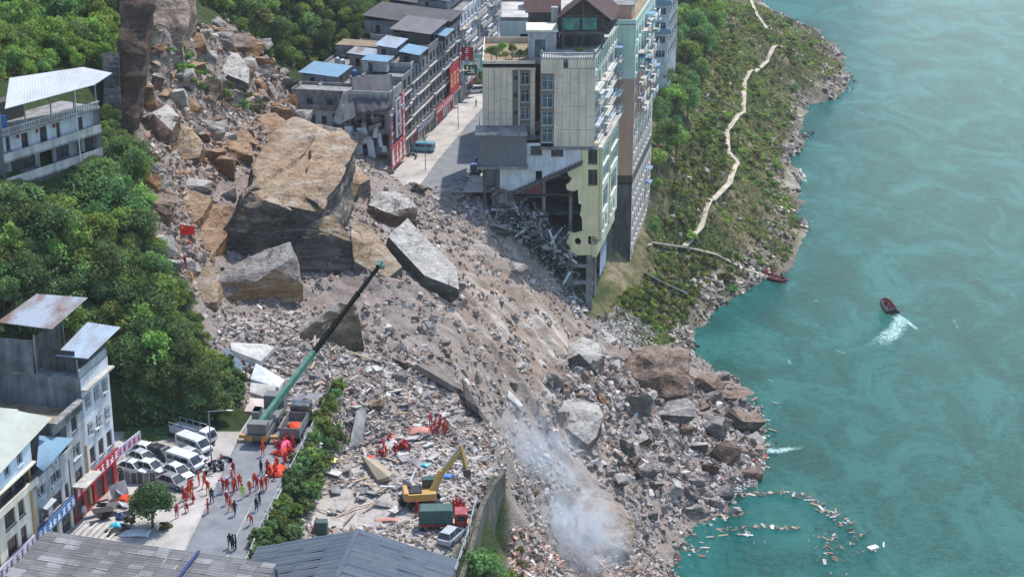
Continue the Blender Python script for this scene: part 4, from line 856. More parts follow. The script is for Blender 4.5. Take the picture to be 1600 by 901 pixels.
for bb, nb in ((h6, 3), (h7, 4), (h8, 4), (h9, 4)):
    L = bb.L; fh = 3.0
    for f in range(1, 6):
        z = 3.6 + (f - 1) * fh
        for k in range(nb):
            u0, u1 = L * k / nb + .25, L * (k + 1) / nb - .25
            if (k + f) % 3 == 0: continue
            m = MB(); m.box(u0, -1.3, z, u1, -.36, z + .14).box(u0, -1.3, z + .14, u1, -1.22, z + .9); bb.part('balcony', m, (WHITEW, CONC_L, PINKL)[(k + f) % 3])
            if (k * 7 + f * 3) % 4 == 0: bb.part('awning', MB().add([(u0, -.4, z + 2.7), (u1, -.4, z + 2.7), (u1, -1.6, z + 2.3), (u0, -1.6, z + 2.3), (u0, -.4, z + 2.76), (u1, -.4, z + 2.76), (u1, -1.6, z + 2.36), (u0, -1.6, z + 2.36)], [(3, 2, 1, 0), (4, 5, 6, 7), (2, 3, 7, 6), (0, 3, 7, 4), (1, 2, 6, 5)]), (MR_BLUE, MR_WHITE, REDF)[(k + f) % 3])
    for k in range(nb + 1): u = min(max(L * k / nb, .1), L - .1); bb.part('pipe', MB().box(u - .06, -.5, 3.6, u + .06, -.37, 3.6 + 5 * fh + 2), FR_WHITE)
# roof sheds and awnings of the row
def shed(label, Y0, Y1, x0, x1, z, h, roofm, wallm=CONC_D, tilt=.5, name='roof_shed', eave=.5, open_front=False):
    """x measured into the block from the facade"""
    s_ = Bld(name, label, 'shed', FU(Y0, z), RU); L = (Y1 - Y0) * KU
    s_.wall((0, x1), (0, x0), 0, h, wallm, [((x1 - x0) * .25, (x1 - x0) * .25 + .9, .02, min(2, h - .3), None)]); s_.wall((L, x0), (L, x1), 0, h, wallm); s_.wall((L, x1), (0, x1), 0, h, wallm)
    if open_front:
        for u in np.linspace(.05, L - .15, 4): s_.part('post', MB().box(u, x0, 0, u + .1, x0 + .1, h), STEEL)
    else: s_.wall((0, x0), (L, x0), 0, h, wallm, [(L * .3, L * .3 + 1.1, .8, min(h - .2, 1.9), 'dk')])
    corrugated('roof', roofm, (-eave, x0 - eave, h), (L + eave, x0 - eave, h), (L + eave, x1 + eave, h + tilt), (-eave, x1 + eave, h + tilt), .4, .04, s_.root); return s_
shed('dark sheet roofed loft on the greenish glass front house', 358, 368.5, -.2, 9.5, 17.9, 1.6, MR_DARK, CONC_D, 1.0, open_front=True)
shed('brown grey sheet roofed loft on the plain grey house', 344, 357, .4, 8, 17.7, 2.0, MR_GREY, DARKIN, .8, open_front=True)
shed('blue awning roof at the street edge of the grey house', 350, 357.5, -1.4, 1.5, 17.0, 1.0, MR_BLUE, CONC_D, .5, eave=.1, open_front=True)
shed('small blue roof awning above white ledges', 331, 338, -1.0, 3, 16.6, 1.7, MR_BLUE, CONC_D, .6, eave=.1, open_front=True)
shed('steel blue roofed loft behind the blue awning', 333, 341, 4.5, 8, 17.3, 1.8, MR_STEEL, GREYW, .5)
shed('pale concrete roof room next to the hanging roof sheet', 326, 331, 4.0, 9, 15.9, 2.0, MR_BLUE, LGREYW, .2, eave=.15)
shed('low shed with sky blue roof on the rear terrace', 330, 339, 15.5, 22.6, 11.2, 2.4, MR_BLUE, GREYW, .6)
shed('grey block room with rusty roof on the rear terrace', 343.5, 349, 12, 17, 12.2, 2.6, MR_RUSTY, CONC, .5)
shed('long grey room along the back of the terrace', 352, 357.5, 9, 22.5, 12.2, 2.5, MUD, GREYW, .2, eave=.1)
shed('dark roofed loft at the back of the sixth house', 369, 384, 3, 9.5, 19.4, 2.0, MR_DARK, GREYW, 1.0)
shed('steel roofed loft on the seventh house', 386, 400, 2, 9.5, 19.9, 2.2, MR_STEEL, GREYW, .8)
shed('dark roofed rear block behind the greenish glass house', 371, 386, 12, 22, 13.2, 3.0, MR_DARK, GREYW, 1.2)
shed('rear block with dark roof in front of the forest', 388, 404, 12, 22, 13.2, 3.5, MR_DARK, GREYW, 1.2)
rr = random.Random(31)
for k in range(26):                                       # water tanks, drums and crates standing on the rear terraces
    Y = rr.choice((329, 334, 340, 345, 350, 355, 361, 366)) + rr.uniform(-1.5, 1.5); xo = rr.uniform(9, 21); z = (11.2 if Y < 342 else 12.2); p = FU(Y, z) + Vector((-UY / KU, UX / KU, 0)) * xo; t_ = k % 3
    if t_ == 0: o = MB().tube((0, 0, 0), (0, 0, 1.3), .55, .55, 10).tube((0, 0, 1.3), (0, 0, 1.5), .5, .2, 10).build('water_tank', (STEEL, FR_WHITE, BLUE)[k % 4 % 3], None, p); tag(o, 'round water tank on the rear roof terraces of the row', 'water tank', 'water tanks on the row roofs')
    elif t_ == 1: o = MB().cbox((0, 0, .4), (rr.uniform(.8, 2.2), rr.uniform(.7, 1.4), .8), Matrix.Rotation(rr.uniform(0, 3), 3, 'Z')).build('crate', (CONC_L, CONC_D, RUST)[k % 3], None, p); tag(o, 'crate left on the rear roof terraces of the row', 'crate', 'crates on the row roofs')
    else: o = MB().cbox((0, 0, .5), (rr.uniform(1.5, 3.2), .9, .06), Matrix.Rotation(rr.uniform(0, 3), 3, 'Z') @ Matrix.Rotation(.35, 3, 'X')).build('roof_panel_scrap', (MR_STEEL, MR_GREY)[k % 2], None, p); tag(o, 'loose metal sheet leaning on the rear roof terraces', 'metal sheet', 'loose sheets on the row roofs')
# torn low block and the hanging roof membrane
T_ = Bld('torn_low_house', 'low wrecked house with planted roof beside the boulders', 'ruin', FU(321.0, 0), RU); L = 8.8
T_.wall((0, 20), (0, 9), 0, 9.2, WHITEW, [(1.0, 3.0, 6.4, 8.3, None), (4.2, 5.2, 6.5, 8.0, 'bk'), (6.4, 9.8, 5.6, 8.6, None), (1, 3.2, 1.5, 4.5, None), (6.4, 9.8, 1.5, 4.6, None)]); T_.wall((0, 20), (L, 20), 0, 9.2, GREYW); T_.wall((L, 8.2), (L, 20), 0, 9.2, GREYW)
T_.slab([(-.3, 8.6), (L, 8.6), (L, 20.3), (-.3, 20.3)], 9.2, 9.45, MUD, 'roof'); T_.slab([(0, 8.6), (L, 8.6), (L, 20), (0, 20)], 4.9, 5.1, CONC, 'floor_slab')
T_.parapet([(0, 8.7), (L - .1, 8.7), (L - .1, 20), (0, 20)], 9.45, .7, CONC, skip=(0,))
m = MB()
for k in range(14): m.cbox((random.uniform(-2.6, .2), random.uniform(8.5, 20), random.uniform(.5, 6)), (random.uniform(.3, 2.2), random.uniform(.1, .4), random.uniform(.3, 2)), Matrix.Rotation(random.uniform(-.8, .8), 3, 'X') @ Matrix.Rotation(random.uniform(-.8, .8), 3, 'Y'))
T_.part('broken_wall', m, WHITEW)['kind'] = 'stuff'
# membrane hangs over the torn near end of the first house
hm = MB(); top = [at_y(546, 121, 320), at_y(612, 116, 320)]; mid = [at_y(551, 150, 315), at_y(616, 142, 314.5)]; bot = [at_y(557, 180, 311.5), at_y(612, 172, 311.2)]
cols_, rows_ = 14, 12; vs = []
for j in range(rows_ + 1):
    t = j / rows_
    for i in range(cols_ + 1):
        s_ = i / cols_
        a = top[0].lerp(top[1], s_); c = mid[0].lerp(mid[1], s_); e = bot[0].lerp(bot[1], s_)
        p = a * (1 - t) ** 2 + c * 2 * t * (1 - t) + e * t * t
        p = p + Vector((0, -.35 * math.sin(s_ * 23 + t * 4) * t * t, .22 * math.sin(s_ * 31 - t * 3) * t)); vs.append(p)
n_ = len(vs); vs2 = vs + [p + Vector((0, .18, -.1)) for p in vs]; fs = []
for j in range(rows_):
    for i in range(cols_):
        k = j * (cols_ + 1) + i; fs += [(k, k + 1, k + cols_ + 2, k + cols_ + 1), (k + n_, k + n_ + cols_ + 1, k + n_ + cols_ + 2, k + n_ + 1)]
for j in range(rows_):
    for i in (0, cols_): k = j * (cols_ + 1) + i; fs.append((k, k + cols_ + 1, k + cols_ + 1 + n_, k + n_))
for i in range(cols_): k = rows_ * (cols_ + 1) + i; fs.append((k, k + 1, k + 1 + n_, k + n_))
hm.add(vs2, fs); o = hm.build('hanging_roof_sheet', MEMBRANE, smooth=True); tag(o, 'grey roof sheet sagging over the torn end of the red sign house', 'roof sheet')
cs = rough_hull([[at_y(*p) for p in [(520, 190, 318), (537, 143, 318), (552, 140, 316), (556, 182, 313), (530, 195, 314), (545, 160, 322), (548, 150, 320)]]], 3, .25, .5, 5, .6); me = bpy.data.meshes.new('m'); cs.to_mesh(me); me.materials.append(CONC_L); o = link('broken_concrete_slab', me); tag(o, 'crumpled pale concrete slab left of the sagging roof sheet', 'slab')
m = MB()
for k in range(26):
    p = at_y(random.uniform(540, 610), random.uniform(180, 245), random.uniform(312, 318)); m.cbox(p, (random.uniform(.2, 3), random.uniform(.15, .5), random.uniform(.3, 2.4)), Matrix.Rotation(random.uniform(-.5, .5), 3, 'Y') @ Matrix.Rotation(random.uniform(-.6, .6), 3, 'X'))
h1.root.select_set(False); mm = Matrix.Rotation(-RU, 3, 'Z'); m.v = [tuple(mm @ (Vector(v) - h1.root.location)) for v in m.v]; h1.part('broken_wall', m, CONC)['kind'] = 'stuff'
m = MB()
for k in range(9):
    p = at_y(545 + k * 7, 205 + (k % 3) * 14, 313.6); m.cbox(p, (random.uniform(.6, 2.2), .3, random.uniform(1, 3.4)), Matrix.Rotation(random.uniform(-.25, .25), 3, 'Y') @ Matrix.Rotation(random.uniform(-.3, .3), 3, 'X'))
m.v = [tuple(mm @ (Vector(v) - h1.root.location)) for v in m.v]; h1.part('inner_wall', m, WHITEW)['kind'] = 'stuff'
# signs of the upper street
sign('vertical_sign', 'tall narrow red sign strip on the torn house edge', FU(319.6) + Vector((.5, -.1, 3)), RU, 2.0, 10.6, REDF, WHITE, 6, 21, vertical=True)
sign('wall_banner', 'wide faded red sign with large white characters beside the landslide', FU(311.6) + Vector((.55, -.1, 1.0)), RU, 10.0, 4.2, REDF, WHITE, 4, 23, lh=.8)
sign('wall_banner', 'tall pale banner strip with red frame on the torn house', FU(315.3) + Vector((.5, -.1, 6.0)), RU, 3.6, 7.2, LILAC, FR_DARK, 3, 24, vertical=True)
sign('vertical_sign', 'narrow red strip hanging on the torn left corner', FU(312.0) + Vector((.5, -.1, 1.2)), RU, .9, 8.5, REDF, WHITE, 6, 22, vertical=True)
sign('wall_banner', 'big bright red banner on the plain grey house', FU(355.5) + Vector((.7, -.2, 4.2)), RU, 8.2, 6.0, RED, paint('gold_letter', rgb(226, 170, 130)), 3, 25, lh=.5)
sign('shop_sign', 'long red shop sign under the big red banner', FU(344) + Vector((.7, -.2, 3.0)), RU, 13.5, 1.6, RED, WHITE, 9, 26)
sign('shop_sign', 'blue grey shop canopy sign below white ledges', FU(329) + Vector((.9, -.3, 3.2)), RU, 12.5, 1.3, paint('slate_paint', rgb(96, 106, 136), .6), FR_WHITE, 8, 27)
sign('hanging_sign', 'small square red sign with white characters jutting from the wall', FU(367.0) + Vector((.4, 0, 9.2)), 0, 2.6, 2.9, RED, WHITE, 2, 28, vertical=True)
sign('hanging_sign', 'green square sign jutting over the pavement', FU(369.5) + Vector((.4, 0, 5.4)), 0, 2.8, 2.3, GREENP, WHITE, 1, 29)
sign('hanging_sign', 'pale mint sign jutting beside the green one', FU(374) + Vector((.4, 0, 5.2)), 0, 3.0, 3.8, paint('mint_sign', rgb(140, 200, 180)), WHITE, 1, 30)
# ------------------------------------------------------------------ main tower (torn corner), local origin at its front right corner
from mathutils.geometry import tessellate_polygon
def plate(poly, holes, y0, y1):
    """flat panel in the x/z plane with real holes, extruded from y0 (front) to y1"""
    m = MB(); loops = [poly] + list(holes); tri = tessellate_polygon([[Vector((x, z, 0)) for x, z in lp] for lp in loops]); fl = [p for lp in loops for p in lp]; n = len(fl)
    vs = [(x, y0, z) for x, z in fl] + [(x, y1, z) for x, z in fl]; fs = [tuple(t) for t in tri] + [tuple(i + n for i in reversed(t)) for t in tri]; k = 0
    for lp in loops:
        L = len(lp)
        for i in range(L): fs.append((k + i, k + (i + 1) % L, k + n + (i + 1) % L, k + n + i))
        k += L
    return m.add(vs, fs)
TC = Vector((14.4, 297, 0))
G = Bld('torn_tower', 'tall beige and pale yellow apartment tower with its lower corner torn open', 'apartment tower', TC)
def fx(px, py, off=0): p = at_y(px, py, 297 + off) - TC; return (p.x, p.z)
SD = Vector((.2, 1, 0)).normalized(); SL = 31.6
sx = lambda u: (SD.x * u, SD.y * u)
def panels(bld, x0, x1, z0, z1, y, cols, seed, mat, skip=()):
    rr = random.Random(seed); w = (x1 - x0) / cols
    for i in range(cols):
        z = z0
        while z < z1 - .05:
            h = min(rr.choice((2.4, 3.1, 3.1, 4.2)), z1 - z)
            if z1 - z - h < 1: h = z1 - z
            a, b_, c, e = x0 + i * w + .03, x0 + (i + 1) * w - .03, z + .03, z + h - .03
            if not any(a < k[1] and b_ > k[0] and c < k[3] and e > k[2] for k in skip): bld.part('facade_panel', MB().box(a, y - .05 - rr.random() * .012, c, b_, y - .002, e), mat)
            z += h
JOINT = paint('tile_joint', rgb(120, 112, 102), .8, dirt=.4)
# upper right block
rows = (19.6, 16.45, 13.3, 10.2)
G.wall((-9.4, 0), (0, 0), 9.4, 25.0, JOINT, [(.25, 2.15, z, z + 2.4, 'wt') for z in rows] + [(4.0, 4.6, 23.7, 24.4, 'dk')])
panels(G, -7.1, 0, 9.4, 23.4, 0, 5, 3, BEIGE); panels(G, -9.4, -5.5, 22.5, 25, 0, 2, 4, BEIGE); panels(G, -4.7, 0, 23.45, 25, 0, 3, 6, BEIGE)
G.wall((-9.4, 14), (-9.4, 0), 9.4, 25.0, BEIGE, [(6, 7.5, z, z + 2, 'dk') for z in rows])
# upper left block set back
lw = [(5.55, 6.15, z + .9, z + 1.6, 'dk') for z in rows] + [(6.75, 8.25, z, z + 2.2, 'wkcage' if i > 1 else 'wk') for i, z in enumerate(rows)]
G.wall((-19.6, 4), (-10.3, 4), 10.4, 23.3, JOINT, lw); panels(G, -19.6, -14.3, 10.4, 22.4, 4, 5, 5, BEIGE); panels(G, -13.3, -13.0, 10.4, 22.4, 4, 1, 8, BEIGE); panels(G, -11.2, -10.3, 10.4, 22.4, 4, 1, 9, BEIGE)
for z in rows: pass
G.wall((-10.3, 4), (-10.3, 14), 10.4, 23.3, CONC_D, [(1, 2.4, z, z + 2, 'dk') for z in rows]); G.wall((-19.6, 24), (-19.6, 4), 10.4, 23.3, CREAM, [(3 + 5 * k, 4.6 + 5 * k, z, z + 1.7, 'wk') for z in rows for k in range(3)]); G.wall((-10.3, 14), (-9.4, 14), 10.4, 23.3, DARKIN)
G.slab([(-19.6, 4.02), (-10.3, 4.02), (-10.3, 24), (-19.6, 24)], 22.6, 22.8, MUD, 'roof_terrace'); G.parapet([(-19.5, 4.1), (-10.4, 4.1), (-10.4, 23.9), (-19.5, 23.9)], 22.8, 1.1, BEIGE)
G.part('cornice', MB().box(-19.8, 3.75, 22.3, -10.2, 4.0, 22.6), BEIGE)
# side with glazed bays
S0, S1 = sx(0), sx(SL)
sops = []
for z in rows:
    for k in range(4): sops.append((.5 + k * 7.8, .5 + k * 7.8 + 6.6, z - .1, z + 2.2, 'wt'))
G.wall(S0, S1, 9.4, 22.2, CREAM, sops); CRG = paint('cream_green_plaster', rgb(212, 214, 192), .8, .3, 0, .5, .4, rgb(138, 136, 112))
G.wall(S0, S1, 22.2, 25.6, CRG, [(.8 + k * 2.55, 2.5 + k * 2.55, 22.9, 25.0, 'wk') for k in range(12)])
nb = Vector((SD.y, -SD.x, 0)); angS = math.atan2(SD.y, SD.x)
def side_box(bld, name, u0, u1, z0, z1, d0, d1, mat):
    P = lambda u, d: (SD.x * u + nb.x * d, SD.y * u + nb.y * d)
    return bld.part(name, MB().prism([P(u0, d0), P(u0, d1), P(u1, d1), P(u1, d0)][::-1], z0, z1), mat)
for i, z in enumerate(rows):
    for k in range(4):
        u = .5 + k * 7.8; side_box(G, 'balcony_ledge', u - .2, u + 6.8, z - .55, z - .15, .003, .7 + .5 * (k % 2), (CREAM, PINKL, WHITEW)[(i + k) % 3])
        side_box(G, 'balcony_rail', u - .2, u + 6.8, z + .55, z + .65, .55 + .5 * (k % 2), .65 + .5 * (k % 2), FR_WHITE)
        if (i + k) % 2: ac_unit(G.root, (SD.x * (u + 2) + nb.x * .01, SD.y * (u + 2) + nb.y * .01, z - .14), angS)
        if (i * 3 + k) % 7 == 3: side_box(G, 'awning', u + .5, u + 4, z + 2.2, z + 2.3, .003, 1.3, MR_BLUE if k % 2 else MR_WHITE)
side_box(G, 'cornice', -.1, SL, 8.9, 9.35, .003, 1.5, CONC_L); G.part('cornice', MB().box(-20.4, 2.4, 10.0, -9.4, 4.0, 10.38).box(-9.42, -.5, 9.0, .4, -.06, 9.38), CONC)
G.wall(S1, (-10.3, SL), -20, 25, CREAM); G.wall((-19.6, 24), (-19.6, 24.2), 0, 1, CREAM)
G.slab([(-9.4, .02), (0, .02), S1, (-9.4, 31)], 25.0, 25.2, CONC_L, 'roof_terrace')
m = MB()
for x in np.arange(-9.2, 0, .42): m.cbox((x, .12, 25.65), (.18, .16, .75))
for u in np.arange(.3, 7, .42): m.cbox((SD.x * u - .15, SD.y * u, 25.65), (.16, .18, .75))
m.box(-9.4, 0, 26.0, .02, .25, 26.15).box(-9.4, -.03, 25.2, .02, .27, 25.32); m.bar((-.15, .3, 26.08), (SD.x * 7 - .15, 7, 26.08), .25, .15); m.box(-9.4, 0, 25.32, -9.1, .3, 26.6).box(-.3, 0, 25.32, 0, .3, 26.7)
G.part('balustrade', m, CONC_L)
# stair house and villa on the roof
G.wall((-11.6, 6), (-6.6, 6), 22.8, 28.6, LGREYW, [(1.2, 3.1, 24.2, 27.2, 'dt')], name='stair_house'); G.wall((-6.6, 6), (-6.6, 12), 25, 28.6, CREAM, name='stair_house'); G.wall((-11.6, 12), (-11.6, 6), 22.8, 28.6, LGREYW, name='stair_house'); G.slab([(-11.9, 5.6), (-6.3, 5.6), (-6.3, 12.4), (-11.9, 12.4)], 28.6, 28.95, CREAM, 'stair_house_roof')
V = G; VX0, VX1, VY = -5.8, 2.0, 7.0
G.wall((VX0, VY + 3), (VX1, VY + 3), 25.2, 28.0, DARKIN, [(1, 2.2, 25.3, 27.4, 'bk'), (3, 5.2, 25.3, 27.4, 'dk')], name='villa_wall'); G.slab([(VX0 - .4, VY - .6), (VX1 + .6, VY - .6), (VX1 + 3, VY + 12), (VX0 - .4, VY + 12)], 28.0, 28.5, CONC_D, 'villa_floor')
G.wall((VX0, VY), (VX1, VY), 28.5, 31.2, paint('dark_timber', rgb(66, 52, 46), .8), [(.2, 3.4, 28.6, 30.9, 'dg'), (3.7, 6.4, 28.6, 30.9, 'dg'), (6.7, 7.7, 28.9, 30.6, 'bk')], name='villa_wall')
G.wall((VX1, VY), (VX1 + 2.2, VY + 11), 28.5, 31.2, MATS['dark_timber'], [(1 + 2.4 * k, 2.6 + 2.4 * k, 28.9, 30.7, 'dk') for k in range(4)], name='villa_wall'); G.wall((VX0, VY + 11), (VX0, VY), 25.2, 31.2, MATS['dark_timber'], name='villa_wall')
G.part('gable_wall', plate([(VX0, 31.2), (VX1, 31.2), (-1.9, 34.0)], [], VY, VY + .2), MATS['dark_timber'])
m = MB()
for z0, z1, x in ((30.9, 31.3, 0),): m.box(VX0, VY - .12, 31.1, VX1, VY - .002, 31.3)
m.box(-2.0, VY - .14, 31.3, -1.8, VY - .004, 34); m.bar((VX0, VY - .08, 31.2), (-1.9, VY - .08, 34.1), .2, .25, (0, 1, 0)).bar((VX1, VY - .08, 31.2), (-1.9, VY - .08, 34.1), .2, .25, (0, 1, 0)); G.part('gable_beams', m, CONC_D)
corrugated('villa_roof', MR_BROWN, (VX0 - 1.2, VY - 1, 30.4), (VX0 + .9, VY + 12, 30.4), (.5, VY + 12, 34.4), (-1.9, VY - 1, 34.4), .4, .05, G.root)
corrugated('villa_roof', MR_BROWN, (VX1 + 3.4, VY + 12, 30.4), (VX1 + 1.2, VY - 1, 30.4), (-1.89, VY - 1, 34.42), (.51, VY + 12, 34.42), .4, .05, G.root)
corrugated('villa_roof', MR_BROWN, (-12, 15, 30.2), (-5.5, 15, 30.2), (-5.5, 20, 32.5), (-12, 20, 32.5), .4, .05, G.root)
G.wall((-11.5, 15.5), (-5.9, 15.5), 25, 30.2, CONC_D, [(1, 2.2, 26, 27.6, 'dk'), (3.2, 4.6, 26, 27.6, 'dk')], name='villa_wall'); G.part('chimney', MB().box(-7.4, 12.6, 28.9, -6.2, 13.8, 31.6), STEEL)
for x in (-5.4, -2.0, 1.4): G.part('villa_column', MB().box(x - .15, VY - .3, 25.2, x + .15, VY, 28.0), CONC_D)
# torn lower front
whp = [fx(*p) for p in [(822, 224), (909, 224), (909, 256), (885, 267), (850, 282), (803, 300), (781, 294), (781, 260), (822, 260)]]
wh = [[fx(a, c), fx(b_, c), fx(b_, e), fx(a, e)] for a, b_, c, e in [(829, 847, 228, 242), (861, 880, 228, 244), (837, 847, 267, 283)]]
G.part('white_wall', plate(whp, wh, 0, .3), WHITEW)
for a, b_, c, e in [(829, 847, 228, 242), (861, 880, 228, 244)]:
    (x0, z1), (x1, z0) = fx(a, c), fx(b_, e); fm, pm = win_meshes(x1 - x0 - .01, z1 - z0 - .01, 'bk'); f = link('window', fm, G.root, (x0 + .005, .12, z0 + .005)); link('pane', pm, f)
ylp = [fx(*p) for p in [(909.5, 224), (936, 224), (934, 398), (890, 399), (886, 392), (891, 388), (885, 379), (889, 368), (887, 362), (898, 364), (910, 361), (909, 340), (906, 336), (909, 320), (904, 318), (903, 296), (897, 299), (886, 297), (884, 289), (889, 286), (894, 279), (888, 274), (886, 267), (909.5, 256)]]
yh = [[fx(919, 229), fx(933.5, 229), fx(933.5, 256), fx(919, 256)], [fx(919, 265), fx(933.5, 265), fx(933.5, 289), fx(919, 289)], [fx(899, 373), fx(904, 371), fx(908, 376), fx(907, 382), (fx(901, 382)), fx(898, 378)], [fx(919, 369), fx(933.5, 369), fx(933.5, 382), fx(919, 382)]]
G.part('yellow_wall', plate(ylp, yh, .0, .35), YELLOW)
for a, b_, c, e in [(919, 933.5, 229, 256), (919, 933.5, 265, 289)]:
    (x0, z1), (x1, z0) = fx(a, c), fx(b_, e); fm, pm = win_meshes(x1 - x0 - .01, z1 - z0 - .01, 'dk'); f = link('window', fm, G.root, (x0 + .005, .12, z0 + .005)); link('pane', pm, f)
st = MB(); a = fx(800, 302); c = fx(886, 266); e = fx(909, 255); st.bar((a[0], -.25, a[1]), (c[0], -.25, c[1]), .6, .45).bar((c[0], -.25, c[1]), (e[0], -.25, e[1]), .5, .4)
for t in np.linspace(0, 1, 22): st.cbox((a[0] + (e[0] - a[0]) * t, -.3, a[1] + (e[1] - a[1]) * t + .35), (.35, .5, .3))
G.part('broken_stair', st, CONC_D)
# grey tiled box over the entrance
gx = [fx(747, 212, -1.5), fx(823, 260, -1.5)]
G.wall((gx[0][0], -1.5), (gx[1][0], -1.5), gx[1][1], gx[0][1], paint('grey_mosaic', rgb(112, 112, 114), .7, dirt=.5, scale=2), name='mosaic_wall'); G.wall((gx[1][0], -1.5), (gx[1][0], -.01), gx[1][1], gx[0][1], MATS['grey_mosaic'], name='mosaic_wall'); G.wall((gx[0][0], 14), (gx[0][0], -1.5), gx[1][1], gx[0][1], GREENP, [(1, 4, 7, 9.5, 'dg'), (5, 8, 7, 9.5, 'dg')], name='mosaic_wall')
G.part('entrance_slab', MB().box(gx[0][0] - .5, -1.9, gx[0][1], gx[1][0] + .1, 4, gx[0][1] + .4), CONC); G.part('entrance_slab', MB().box(gx[0][0] - .3, -1.8, gx[1][1] - .5, gx[1][0] + .2, 3, gx[1][1]), CONC)
for px in (757, 778): x = fx(px, 270, .2)[0]; G.part('column', MB().box(x - .3, -.2, -2, x + .3, .4, gx[1][1] - .5), CONC_D)
# broken floors, columns and back walls seen through the hole
rr = random.Random(4)
def jag(x0, x1, y0, y1, n=9): return [(x0 + (x1 - x0) * i / n, y0 + rr.uniform(-1, 1.2)) for i in range(n + 1)] + [(x1, y1), (x0, y1)]
for z in (3.3, -.2, -3.6, -7.2): G.slab(jag(-17 + max(0, -z) * .9, -.4, 1.6 + max(0, 3 - z) * .18, 12), z - .25, z, CONC_D, 'broken_floor')
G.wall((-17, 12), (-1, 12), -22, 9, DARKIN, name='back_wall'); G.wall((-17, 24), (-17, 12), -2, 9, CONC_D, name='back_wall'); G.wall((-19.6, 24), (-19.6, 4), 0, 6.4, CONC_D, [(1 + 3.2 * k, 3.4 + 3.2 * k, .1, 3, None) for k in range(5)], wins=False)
G.part('shop_poster', plate([fx(806, 300, 3), fx(846, 287, 3), fx(846, 303, 3), fx(806, 316, 3)], [], 3, 3.1), paint('torn_red_poster', rgb(150, 66, 56), .8, dirt=.9, scale=1.2, dirtc=rgb(96, 92, 88)))
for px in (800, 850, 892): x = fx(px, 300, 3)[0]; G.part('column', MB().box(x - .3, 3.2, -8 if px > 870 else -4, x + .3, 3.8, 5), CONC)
G.part('ground_wall', plate([fx(768, 292), fx(802, 300), fx(800, 320), fx(770, 326)], [], -.3, .0), CONC)
for px, zb in ((890, -17), (921, -23)): x = fx(px, 430)[0]; G.part('column', MB().box(x - .55, .2, zb, x + .55, 1.3, -10.6), CONC)
for z in (-13.2, -16.4): G.part('beam', MB().box(-4.0, .3, z, -.9, 1.2, z + .6), CONC)
for u in (6, 12, 18, 25): side_box(G, 'column', u, u + .9, -25, -10.6, -1.2, -.2, CONC)
for z in (-14, -18): side_box(G, 'beam', 1, 30, z, z + .5, -1.0, -.4, CONC_D)
side_box(G, 'retaining_wall', 2, 31, -26, -10.6, -5.5, -5, CONC_D); side_box(G, 'tin_sheet', 9, 17, -18, -11, .1, .16, MR_STEEL)
# side bays under the cornice
for u0, u1 in ((1.0, 9.2), (11.0, 20.5)):
    P = lambda u, d: (SD.x * u + nb.x * d, SD.y * u + nb.y * d)
    for z0, z1, mt, stl in ((1.8, 8.8, CRG, 'g'), (-8.0, 1.8, CRG, 'k')):
        if stl == 'g': ops = [(.3, u1 - u0 - .3, 2.2, 5.0, 'wg'), (.3, u1 - u0 - .3, 5.6, 8.5, 'wg')]
        else: ops = [(1.0, u1 - u0 - 1.4, -3.2, .8, 'wt'), (.9, 2.4, -6.9, -4.6, 'wk'), (4.4, 6.2, -6.9, -4.6, 'wk')]
        G.wall(P(u0, 1.5), P(u1, 1.5), z0, z1, mt, ops, name='bay_wall')
    G.wall(P(u0, 0), P(u0, 1.5), -8, 8.8, YELLOW, name='bay_wall'); G.wall(P(u1, 1.5), P(u1, 0), -8, 8.8, YELLOW, name='bay_wall'); G.slab([P(u0, 0), P(u0, 1.5), P(u1, 1.5), P(u1, 0)][::-1], -8.15, -8, CONC, 'bay_floor')
G.wall(S0, S1, -10.6, 8.9, YELLOW, [(22.5, 25, z, z + 1.8, 'wk') for z in (5.5, 2, -1.4, -4.8)] + [(.4, 8.5, -8.6, -7.4, None)])
side_box(G, 'edge_beam', -.3, 22, -10.9, -8.8, .003, .9, YELLOW)
G.slab([(-9, .4), (0, .4), S1, (-9, 31)], -11.0, -10.62, CONC_D, 'broken_floor')
# wreckage: beams, panels and sheets hanging from the torn corner
rr = random.Random(8)
for k in range(34):
    px, py = rr.uniform(775, 885), 0; py = 318 + (px - 775) * .62 + rr.uniform(-22, 26); p = at_y(px, py, 295.5 + rr.uniform(-1.5, 4)); L = rr.uniform(1.8, 5.0)
    d = Vector((rr.uniform(-1, 1), rr.uniform(-.6, .6), rr.uniform(-1.2, .6))).normalized() * L / 2; w = rr.choice((.16, .22, .35))
    o = MB().bar(-d, d, w, w * rr.choice((.6, 1))).build('broken_beam', (CONC, CONC_L, STEEL, WHITEW)[k % 4], None, p); tag(o, 'broken beam hanging in the torn corner of the beige tower', 'beam', 'broken beams in the torn tower corner')
for k in range(30):
    px = rr.uniform(780, 895); py = 322 + (px - 780) * .55 + rr.uniform(-20, 40); p = at_y(px, py, 296 + rr.uniform(0, 5)); M = Matrix.Rotation(rr.uniform(-1, 1), 3, 'X') @ Matrix.Rotation(rr.uniform(-1.2, 1.2), 3, 'Y')
    o = MB().cbox((0, 0, 0), (rr.uniform(1, 3.2), rr.uniform(.8, 2.2), .18), M).build('debris_sheet', (CONC, CONC_D, CONC, CONC_L, STEEL)[k % 5], None, p); tag(o, 'grey panel fallen among the wreckage of the beige tower', 'panel', 'fallen panels at the torn tower corner')
wp = [tuple(at_y(px, py, 298))[:3] for px, py in [(770, 318), (890, 372), (895, 440), (840, 390), (780, 340)]]
n = 1500; px = rng.uniform(772, 893, n); py = 316 + (px - 772) * .55 + rng.normal(8, 16, n) + np.clip((px - 840) * .6, 0, 30) * rng.random(n)
PP = np.array([tuple(at_y(a, c, 296 + e)) for a, c, e in zip(px, py, rng.uniform(-.5, 6, n))]); s_ = .2 + rng.random(n) ** 2 * .9
